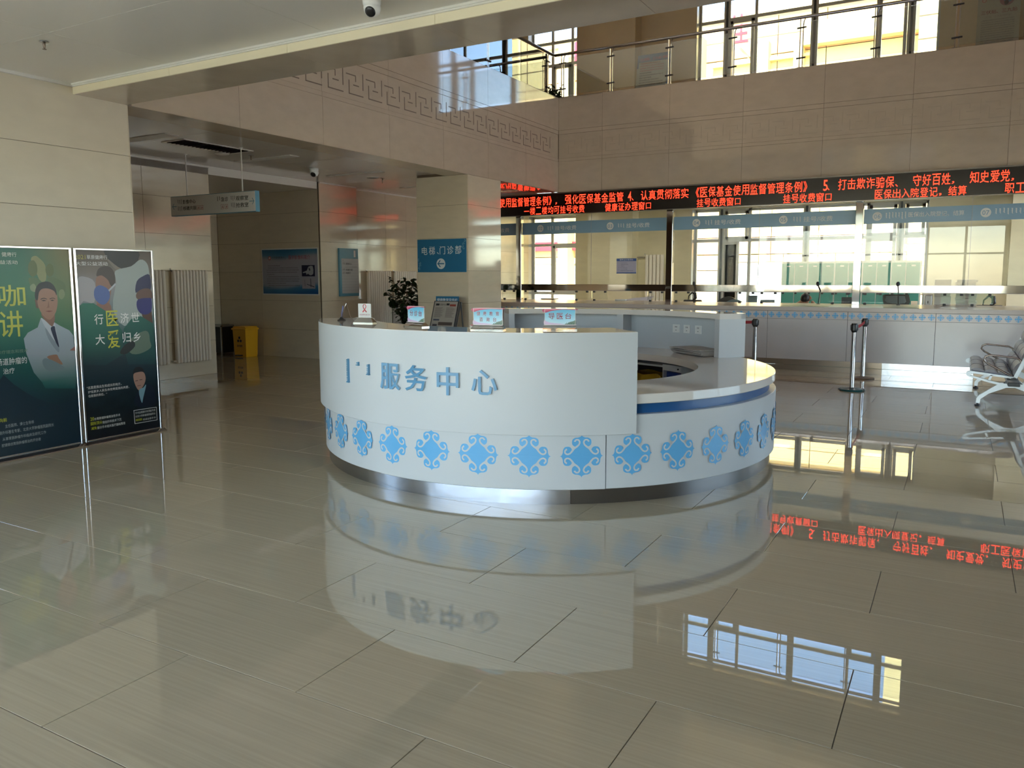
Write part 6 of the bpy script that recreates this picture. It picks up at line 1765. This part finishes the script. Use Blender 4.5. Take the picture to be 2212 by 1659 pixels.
t = thing('white_printer', 'small white printer left of the narrow paper stack', 'printer', (-0.47, 14.62, 0.8), far=True)
b = MB(); b.box(-0.535, -0.425, 14.5, 14.8, 0.9, 1.225, bevel=0.015); b.build('case', white, t, far=True)
b = MB(); b.box(-0.49, -0.478, 14.495, 14.502, 1.09, 1.13); b.build('slot', dark, t, far=True)
b = MB(); b.box(-0.60, -0.42, 14.55, 14.75, 1.225, 1.24); b.build('tray', counter_top, t, far=True)
b = MB(); b.box(-0.56, -0.40, 14.5, 14.85, zf, 0.9); b.build('stand', white, t, far=True)
def monitor(x, y, w, z, label, h=0.20, screen=dark, yaw=0.0, lean=0.1):
    t = thing('monitor', label, 'monitor', (x, y, 0.76 / 1), 'monitors on the office desks', far=True)
    ax = Vector((math.cos(yaw), math.sin(yaw), 0)); az = Vector((0, lean, 1)).normalized(); ay = az.cross(ax)
    b = MB(); b.obox((x, y, z - h / 2), ax, az, ay, w / 2, h / 2, 0.012); b.build('screen', screen, t, far=True)
    b = MB(); b.obox((x, y + 0.03, z - h - 0.03), ax, az, ay, 0.03, 0.06, 0.01); b.box(x - 0.1, x + 0.1, y - 0.08, y + 0.1, 0.785, 0.80); b.build('stand', screen, t, far=True)
mg = mat('grey_blue_plastic', (0.18, 0.24, 0.27), 0.4)
monitor(-3.50, 15.5, 0.17, 1.165, 'grey monitor seen edge-on under window 05', screen=mg, yaw=0.2, h=0.25)
monitor(-3.20, 15.4, 0.26, 1.09, 'low grey monitor left of the bowed person', screen=mg, h=0.2)
monitor(-1.74, 14.8, 0.17, 1.17, 'small black monitor touching the steel post', h=0.22)
monitor(-1.68 + 0.99, 14.7, 0.10, 1.12, 'small brown card terminal at the right end of the green cabinets', h=0.2, screen=bronze)
def office_chair(x, y, z, label, shape):
    t = thing('office_chair', label, 'office chair', (x, y, zf), 'office chairs', far=True)
    b = MB()
    if shape == 'hook':
        b.tube([(x - 0.10, y, z - 0.19), (x - 0.085, y, z - 0.08), (x - 0.02, y, z - 0.01), (x + 0.05, y, z - 0.03), (x + 0.06, y, z - 0.12), (x + 0.01, y, z - 0.18)], [0.008, 0.012, 0.02, 0.035, 0.035, 0.02], 10); b.build('headrest', black, t, far=True, smooth=True)
        b = MB(); b.box(x - 0.2, x + 0.2, y - 0.03, y + 0.03, 0.58, z - 0.16, bevel=0.02); b.build('backrest', black, t, far=True)
    elif shape == 'mesh':
        b.prism(smooth2d([(-.20, -.16), (-.22, -.05), (-.18, 0), (.17, .0), (.19, -.02), (.19, -.18), (-.14, -.19)], 3), (x, y, z), (1, 0, 0), (0, 0, 1), (0, 1, 0), 0.03, black); b.build('backrest', None, t, far=True)
        b = MB(); b.prism(smooth2d([(-.15, -.14), (-.17, -.05), (-.14, -.025), (.10, -.025), (.13, -.05), (.13, -.15)], 3), (x, y - 0.003, z), (1, 0, 0), (0, 0, 1), (0, 1, 0), 0.004, mg); b.build('mesh_panel', None, t, far=True)
        b = MB(); b.box(x - 0.02, x + 0.02, y + 0.03, y + 0.06, 0.55, z - 0.1); b.build('spine', black, t, far=True)
    else:
        b.prism(smooth2d([(-.20, -.12), (-.14, -.05), (0, 0), (.14, -.04), (.20, -.14), (.1, -.2), (-.1, -.2)], 3), (x, y, z), (1, 0, 0), (0, 0, 1), (0, 1, 0), 0.05, dark if shape == 'cap' else mg); b.build('backrest', None, t, far=True)
        b = MB(); b.box(x - 0.02, x + 0.02, y + 0.01, y + 0.04, 0.55, z - 0.15); b.build('spine', black, t, far=True)
    b = MB(); b.box(x - 0.23, x + 0.23, y - 0.42, y + 0.02, 0.50, 0.57, bevel=0.02); b.build('seat', dark, t, far=True)
    b = MB(); b.tube([(x, y - 0.2, zf + 0.08), (x, y - 0.2, 0.5)], 0.025, 8)
    for k in range(5):
        a = k * 2 * PI / 5; b.tube([(x, y - 0.2, zf + 0.08), (x + 0.27 * math.cos(a), y - 0.2 + 0.27 * math.sin(a), zf + 0.03)], 0.014, 6)
    b.build('base', black, t, far=True)
office_chair(-4.97, 16.5, 1.20, 'black office chair with a hooked headrest under window 04', 'hook')
office_chair(-4.11, 16.0, 1.13, 'dark rounded chair back near the open casement', 'cap')
office_chair(-3.78, 15.2, 1.10, 'grey rounded chair back right of the dark one', 'grey')
office_chair(-0.99, 15.2, 1.215, 'black mesh-backed chair in front of the green cabinets', 'mesh')
office_chair(0.40, 15.5, 1.205, 'black office chair with a hooked headrest right of the paper stacks', 'hook')
def mic(x, label, lean=0.0):
    t = thing('desk_microphone', label, 'microphone', (x, 13.64, zc_), 'gooseneck microphones on the screen', far=True)
    b = MB(); b.tube([(x + 0.02, 13.62, zc_ + 0.004), (x + 0.02 + lean, 13.62, 1.30), (x, 13.63, 1.39)], 0.006, 8); b.build('gooseneck', black, t, far=True, smooth=True)
    b = MB(); b.lathe(sx((x, 13.63, 1.375)), [(0.012, 0), (0.026, 0.02), (0.028, 0.05), (0.02, 0.07), (0.006, 0.078)], 14); b.build('foam_head', bronze if 'fixed' in label else dark, t, smooth=True)
    b = MB(); b.lathe(sx((x + 0.02, 13.62, zc_)), [(0.03, 0), (0.03, 0.012)], 14); b.build('foot', black, t)
mic(-4.09, 'dark foam microphone rising at the rail under window 04')
mic(-2.05, 'foam microphone rising at the rail above the bowed person', 0.02)
mic(-0.88, 'foam microphone rising at the rail in front of the green cabinets', -0.01)
# papers and a pen tray on the counter under window 03
t = thing('paper_tray', 'loose pale papers lying on the counter by the white radiator', 'papers', (-5.6, 13.95, 1.05), far=True)
b = MB(); b.add([(-5.55, 13.9, zc_ + .006), (-5.0, 13.9, zc_ + .006), (-4.98, 14.1, 1.17), (-5.40, 14.1, 1.13)], [(0, 1, 2, 3), (3, 2, 1, 0)]); b.build('raised_sheet', mat('lilac_paper', (.55, .52, .62), .6), t, far=True)
b = MB(); b.box(-5.66, -5.45, 13.86, 13.95, zc_, zc_ + 0.03, bevel=0.004); b.build('pad', white, t, far=True)
b = MB(); b.box(-7.3, -7.0, 14.0, 14.2, zc_, zc_ + 0.022, bevel=0.005); solo(b, 'folder', bronze, 'brown folder lying on the counter under window 02', 'folder', far=True)

# ---- person bowed over the counter
pr_ = thing('person', 'person with short black hair bowed over the counter, hand raised to the head', 'person', (-2.42, 15.45, 0.0), far=False)
def skinned(name, verts, edges, radii, m, parent, lv=2, root=0):
    me = D.meshes.new(name); me.from_pydata([tuple(v) for v in verts], edges, [])
    o = D.objects.new(name, me); COL.objects.link(o)
    sm_ = o.modifiers.new('skin', 'SKIN'); sb = o.modifiers.new('sub', 'SUBSURF'); sb.levels = lv; sb.render_levels = lv
    for i, r in enumerate(radii):
        me.skin_vertices[0].data[i].radius = (r, r) if not isinstance(r, tuple) else r
        me.skin_vertices[0].data[i].use_root = (i == root)
    dg = bpy.context.evaluated_depsgraph_get()
    m2 = D.meshes.new_from_object(o.evaluated_get(dg)); D.objects.remove(o)
    w = WLOC[parent.name]
    m2.transform(Matrix.Translation(-w)); m2.materials.clear(); m2.materials.append(m)
    m2.polygons.foreach_set('use_smooth', [True] * len(m2.polygons))
    q = D.objects.new(name, m2); COL.objects.link(q); q.parent = parent; WLOC[q.name] = w.copy()
    return q
px_, py_ = -2.69, 16.33     # head centre (true coordinates)
hz = 1.085
B = [(px_ - .20, py_ + .40, .50), (px_ - .19, py_ + .36, .68), (px_ - .15, py_ + .22, .85), (px_ - .09, py_ + .11, .95), (px_ - .03, py_ + .03, 1.02), (px_ + .01, py_ - .005, 1.10),
     (px_ - .28, py_ + .16, .90), (px_ - .36, py_ + .05, .76), (px_ - .18, py_ - .10, .78),
     (px_ + .10, py_ + .12, .92), (px_ + .24, py_ - .02, .86), (px_ + .19, py_ - .06, 1.00), (px_ + .14, py_ - .07, 1.055),
     (px_ - .28, py_ + .30, .48), (px_ - .30, py_ - .08, .47), (px_ - .30, py_ - .10, .10), (px_ - .08, py_ + .30, .48), (px_ - .06, py_ - .08, .47), (px_ - .06, py_ - .10, .10), (px_ - .30, py_ - .2, .05), (px_ - .06, py_ - .2, .05)]
E_ = [(0, 1), (1, 2), (2, 3), (3, 4), (4, 5), (3, 6), (6, 7), (7, 8), (3, 9), (9, 10), (10, 11), (11, 12), (0, 13), (13, 14), (14, 15), (0, 16), (16, 17), (17, 18), (15, 19), (18, 20)]
Rr = [(.14, .11), (.13, .10), (.14, .11), (.10, .08), .055, .075, .07, .045, .035, .07, .045, .033, .03, .08, .065, .045, .08, .065, .045, .035, .035]
bd = skinned('body', B, E_, Rr, skin, pr_)
jk = skinned('white_coat', [B[i] for i in (0, 1, 2, 3, 6, 7, 9, 10, 11)], [(0, 1), (1, 2), (2, 3), (3, 4), (4, 5), (3, 6), (6, 7), (7, 8)], [(.155, .125), (.15, .115), (.155, .125), (.11, .09), .085, .055, .085, .056, .042], cloth_w, pr_)
head = MB(); hc = Vector((px_ + .02, py_ - .02, hz))
vs_, fs = [], []
n_, m_ = 16, 12
for i in range(m_ + 1):
    th = PI * i / m_
    for k in range(n_):
        ph = 2 * PI * k / n_
        p = Vector((0.078 * math.sin(th) * math.cos(ph), 0.098 * math.sin(th) * math.sin(ph), 0.115 * math.cos(th)))
        if p.y < -0.06: p.y = -0.06 + (p.y + 0.06) * 0.7
        vs_.append(hc + Matrix.Rotation(math.radians(28), 3, 'X') @ p)
for i in range(m_):
    for k in range(n_): fs.append((i * n_ + k, (i + 1) * n_ + k, (i + 1) * n_ + (k + 1) % n_, i * n_ + (k + 1) % n_))
head.add(vs_, fs); hd_ = head.build('head', skin, pr_, smooth=True)
Rt = Matrix.Rotation(math.radians(28), 3, 'X')
nz = MB(); nz.lathe(hc + Rt @ Vector((0, -0.085, -0.01)), [(0.014, 0), (0.010, 0.012), (0.004, 0.02)], 8, axis=Rt @ Vector((0, -1, -.3)))
for s_ in (-1, 1): nz.lathe(hc + Rt @ Vector((0.078 * s_, 0.0, -0.01)), [(0.022, -0.004), (0.020, 0.006), (0.010, 0.008)], 10, axis=(s_, 0, 0))
nz.build('nose_and_ears', skin, hd_, smooth=True)
ey = MB()
for s_ in (-1, 1): ey.obox(hc + Rt @ Vector((0.030 * s_, -0.083, 0.012)), (1, 0, 0), Rt @ Vector((0, 0, 1)), Rt @ Vector((0, -1, 0)), 0.013, 0.004, 0.003)
ey.build('eyes', textblack, hd_)
mo = MB(); mo.obox(hc + Rt @ Vector((0, -0.078, -0.055)), (1, 0, 0), Rt @ Vector((0, 0, 1)), Rt @ Vector((0, -1, 0)), 0.022, 0.004, 0.003); mo.build('mouth', textred, hd_)
hr = MB(); vs_, fs = [], []
for i in range(m_ + 1):
    th = PI * 0.62 * i / m_
    for k in range(n_):
        ph = 2 * PI * k / n_
        tt = th * (1.0 if math.sin(ph) > -0.3 else 0.80)
        p = Vector((0.092 * math.sin(tt) * math.cos(ph), 0.112 * math.sin(tt) * math.sin(ph), 0.128 * math.cos(tt)))
        if math.sin(ph) > 0 and i > 8: p.y += 0.02 * (i - 8) / 4; p.z -= 0.03 * (i - 8) / 4
        vs_.append(hc + Rt @ p)
for i in range(m_):
    for k in range(n_): fs.append((i * n_ + k, (i + 1) * n_ + k, (i + 1) * n_ + (k + 1) % n_, i * n_ + (k + 1) % n_))
hr.add(vs_, fs); h_ = hr.build('hair', hair_m, hd_, smooth=True)
# raised hand with five fingers against the head
hd0 = Vector(B[12])
hv = [hd0, hd0 + Vector((-.02, .0, .045))]; he = [(0, 1)]; hr_ = [.026, .028]
for k, (dx, L_) in enumerate(((-.022, .055), (-.007, .062), (.009, .060), (.024, .048))):
    i0 = len(hv); b0 = hd0 + Vector((-.02 + dx * .7, .01, .05))
    hv += [b0, b0 + Vector((-.012, .012, L_ * .55)), b0 + Vector((-.032, .014, L_ * .9))]; he += [(1, i0), (i0, i0 + 1), (i0 + 1, i0 + 2)]; hr_ += [.010, .009, .0075]
i0 = len(hv); hv += [hd0 + Vector((-.045, -.005, .03)), hd0 + Vector((-.062, -.002, .055))]; he += [(0, i0), (i0, i0 + 1)]; hr_ += [.010, .008]
skinned('hand', hv, he, hr_, skin, pr_, lv=1)
oc2 = thing('office_stool', 'dark stool under the bowed person', 'stool', (px_ - .19, py_ + .36, 0))
b = MB(); b.lathe((px_ - .19, py_ + .36, 0.36), [(0.19, 0), (0.20, 0.02), (0.18, 0.05)], 20); b.build('seat', dark, oc2)
b = MB(); b.lathe((px_ - .19, py_ + .36, 0), [(0.2, 0), (0.2, 0.02), (0.025, 0.04), (0.025, 0.37)], 20); b.build('pedestal', steel, oc2)

# ================================================================== UPSTAIRS
gr = thing('glass_railing', 'glass railing with steel tube handrail along the upper balcony', 'railing', (-3, 13.58, 4.8), far=True)
YR = 13.56
px0 = [-5.665 + 1.078 * k for k in range(0, 11)]
zt_, zr = 4.81, 5.585
b = MB(); b.tube([(-6.78, YR, zr)] + [(x, YR, zr) for x in (-5, -3, -1, 1, 3, 5)], 0.026, 12); b.build('handrail', tube_m, gr, far=True, smooth=True)
b = MB(); b.tube([(-6.80, YR - 0.02, zr), (-6.80, 10.0, zr), (-6.80, 4.8, zr)], 0.026, 12); b.build('handrail', tube_m, gr, far=True, smooth=True)
def rpost(x, y, axis):
    d = (1, 0) if axis == 'x' else (0, 1)
    b = MB()
    for s_ in (-1, 1):
        ox, oy = d[0] * 0.022 * s_, d[1] * 0.022 * s_
        b.box(x + ox - 0.008, x + ox + 0.008, y + oy - 0.008, y + oy + 0.008, zt_, zr - (0.10 if s_ > 0 else 0.02))
    ex, ey_ = d[0], d[1]
    b.tube([(x + 0.022 * ex, y + 0.022 * ey_, zr - 0.11), (x + 0.028 * ex, y + 0.028 * ey_, zr - 0.06), (x + 0.05 * ex, y + 0.05 * ey_, zr - 0.02)], 0.009, 8)
    b.box(x - 0.05, x + 0.05, y - 0.04, y + 0.04, zt_, zt_ + 0.012)
    p = b.build('post', tube_m, gr, far=True)
    for z in (4.965, 5.425):
        c = MB()
        if axis == 'x': c.tube([(x - 0.07, y - 0.015, z - 0.003), (x + 0.07, y - 0.015, z + 0.003)], 0.013, 8)
        else: c.tube([(x + 0.015, y - 0.07, z), (x + 0.015, y + 0.07, z)], 0.013, 8)
        c.build('glass_clamp', bronze if False else dark, p, far=True)
for x in [-6.62] + px0[0:10]: rpost(x, YR, 'x')
ys = [13.22, 12.29 - 0.0, 11.2, 10.1, 9.0, 7.9, 6.8, 5.7]
rpost(-6.80, 13.30, 'y')
xe = [-6.60] + px0[:10]
for p, q in zip(xe[:-1], xe[1:]):
    b = MB(); b.box(p + 0.03, q - 0.03, YR - 0.006, YR + 0.006, 4.86, 5.51); b.build('glass_pane', glass_r, gr, far=True)
ye = [13.28, 12.29, 11.2, 10.1, 9.0, 7.9, 6.8, 5.7, 4.75]
for q, p in zip(ye[:-1], ye[1:]):
    b = MB(); b.box(-6.806, -6.794, p + 0.006, q - 0.006, 4.82, 5.55); b.build('glass_pane', glass_r, gr, far=True)
for y in ye[2:]: rpost(-6.80, y, 'y')
def leaning_board(label, x0, x1, y, z0, z1, lean, kind):
    t = thing('poster_board', label, 'poster', ((x0 + x1) / 2, y, z0), 'display boards upstairs', far=True)
    U = Vector((1, 0, 0)); V = Vector((0, lean, 1)).normalized(); N = U.cross(V); w = x1 - x0; h = (z1 - z0)
    O = Vector((x0, y, z0))
    b = MB(); b.obox(O + U * w / 2 + V * h / 2 + N * -0.006, U, V, N, w / 2, h / 2, 0.006); pl = b.build('board', card, t, far=True)
    b = MB(); b.tube([O + U * w * .2 + V * h * .9 - N * 0.02, (x0 + w * .2, y + 0.5, z0)], 0.012, 6); b.tube([O + U * w * .8 + V * h * .9 - N * 0.02, (x0 + w * .8, y + 0.5, z0)], 0.012, 6); b.build('easel_leg', steel, t, far=True)
    a = MB(); W2 = lambda e: O + N * e
    if kind == 1:
        flat(a, rect(0, w, 0, h), O, U, V, .0008, (165, 175, 180)); flat(a, rect(0, w, h * .86, h), O, U, V, .0014, (75, 110, 165)); flat(a, rect(w * .93, w, h * .4, h), O, U, V, .0016, (80, 120, 175)); flat(a, rect(0, w * .05, h * .75, h), O, U, V, .0016, (75, 110, 165))
        flat(a, disc(w * .95, h * .975, .03), O, U, V, .0018, (110, 150, 130))
        lettering(a, '“三伏贴，三九贴”来啦', w * .06, w * .94, h * .885, h * .94, W2(.002), U, V, None, 0, None, bold=.03, col=srgb(190, 90, 110))
        tx = '中医冬病夏治穴位贴敷适应症过敏性鼻炎支气管哮喘慢性咳嗽反复感冒体质虚弱者时间地点咨询电话'
        rnd = random.Random(3)
        for i in range(15):
            s_ = ''.join(rnd.choice(tx) for _ in range(rnd.choice((10, 17, 20, 20))))
            lettering(a, s_, w * .10, w * (.10 + .036 * len(s_)), h * (.82 - i * .045), h * (.845 - i * .045), W2(.002), U, V, None, 0, None, bold=.02, col=srgb(170, 60, 75) if i < 4 else srgb(60, 60, 70))
    else:
        flat(a, rect(0, w, 0, h), O, U, V, .0008, (178, 178, 172)); flat(a, disc(w * .15, h * .93, w * .055), O, U, V, .0014, (180, 110, 110)); flat(a, disc(w * .15, h * .93, w * .035), O, U, V, .0016, (185, 175, 170))
        flat(a, disc(w * .68, h * 1.0 - w * .17, w * .17), O, U, V, .0014, (150, 110, 125)); flat(a, smooth2d([(w * .58, h * .93), (w * .72, h * .95), (w * .80, h * .88), (w * .66, h * .86)], 3), O, U, V, .0016, (60, 130, 170)); flat(a, smooth2d([(w * .62, h * .88), (w * .70, h * .90), (w * .72, h * .84), (w * .64, h * .82)], 3), O, U, V, .0018, (30, 35, 70)); flat(a, disc(w * .62, h * .94, w * .035), O, U, V, .0018, (150, 60, 60))
        lettering(a, '三伏贴、三九贴', w * .09, w * .93, h * .70, h * .765, W2(.002), U, V, None, 0, None, bold=.03, col=srgb(130, 25, 45))
        lettering(a, '三伏、三九贴的介绍', w * .2, w * .8, h * .64, h * .67, W2(.002), U, V, None, 0, None, col=srgb(150, 130, 130))
        tx = '三伏贴源于清朝是根据中医学冬病夏治的理论采用中药在特定穴位进行敷贴治疗以达到预防疾病的目的'
        rnd = random.Random(6)
        for i in range(15): lettering(a, ''.join(rnd.choice(tx) for _ in range(22)), w * .1, w * .88, h * (.59 - i * .036), h * (.612 - i * .036), W2(.002), U, V, None, 0, None, col=srgb(110, 105, 105))
    a.build('print', printed, pl, far=True)
leaning_board('blue-headed notice board upstairs, standing before the pale pier', -6.62, -5.86, 17.15, 5.25, 6.475, 0.22, 1)
leaning_board('white poster board upstairs lettered 三伏贴、三九贴, far right', -0.045, 0.62, 17.15, 5.45, 6.62, 0.22, 2)
# low benches carry the two boards
for nm, x0, x1, z1, lab in (('a', -6.66, -5.82, 5.24, 'low cabinet upstairs under the blue-headed board'), ('b', -0.10, 0.68, 5.44, 'low cabinet upstairs under the white poster board')):
    b = MB(); b.box(x0, x1, 17.0, 17.5, 4.5, z1); solo(b, 'low_cabinet', plaster, lab, 'cabinet', far=True)
ul = thing('upper_lamp', 'round white wall lamp seen upstairs through the glass railing', 'lamp', (-12.6, 17.2, 7.6), far=True)
b = MB(); b.lathe(sx((-11.6, 17.6, 7.2)), [(0.22, 0), (0.2, -0.08), (0.14, -0.16), (0.05, -0.2)], 24); b.build('shade', lampm, ul)
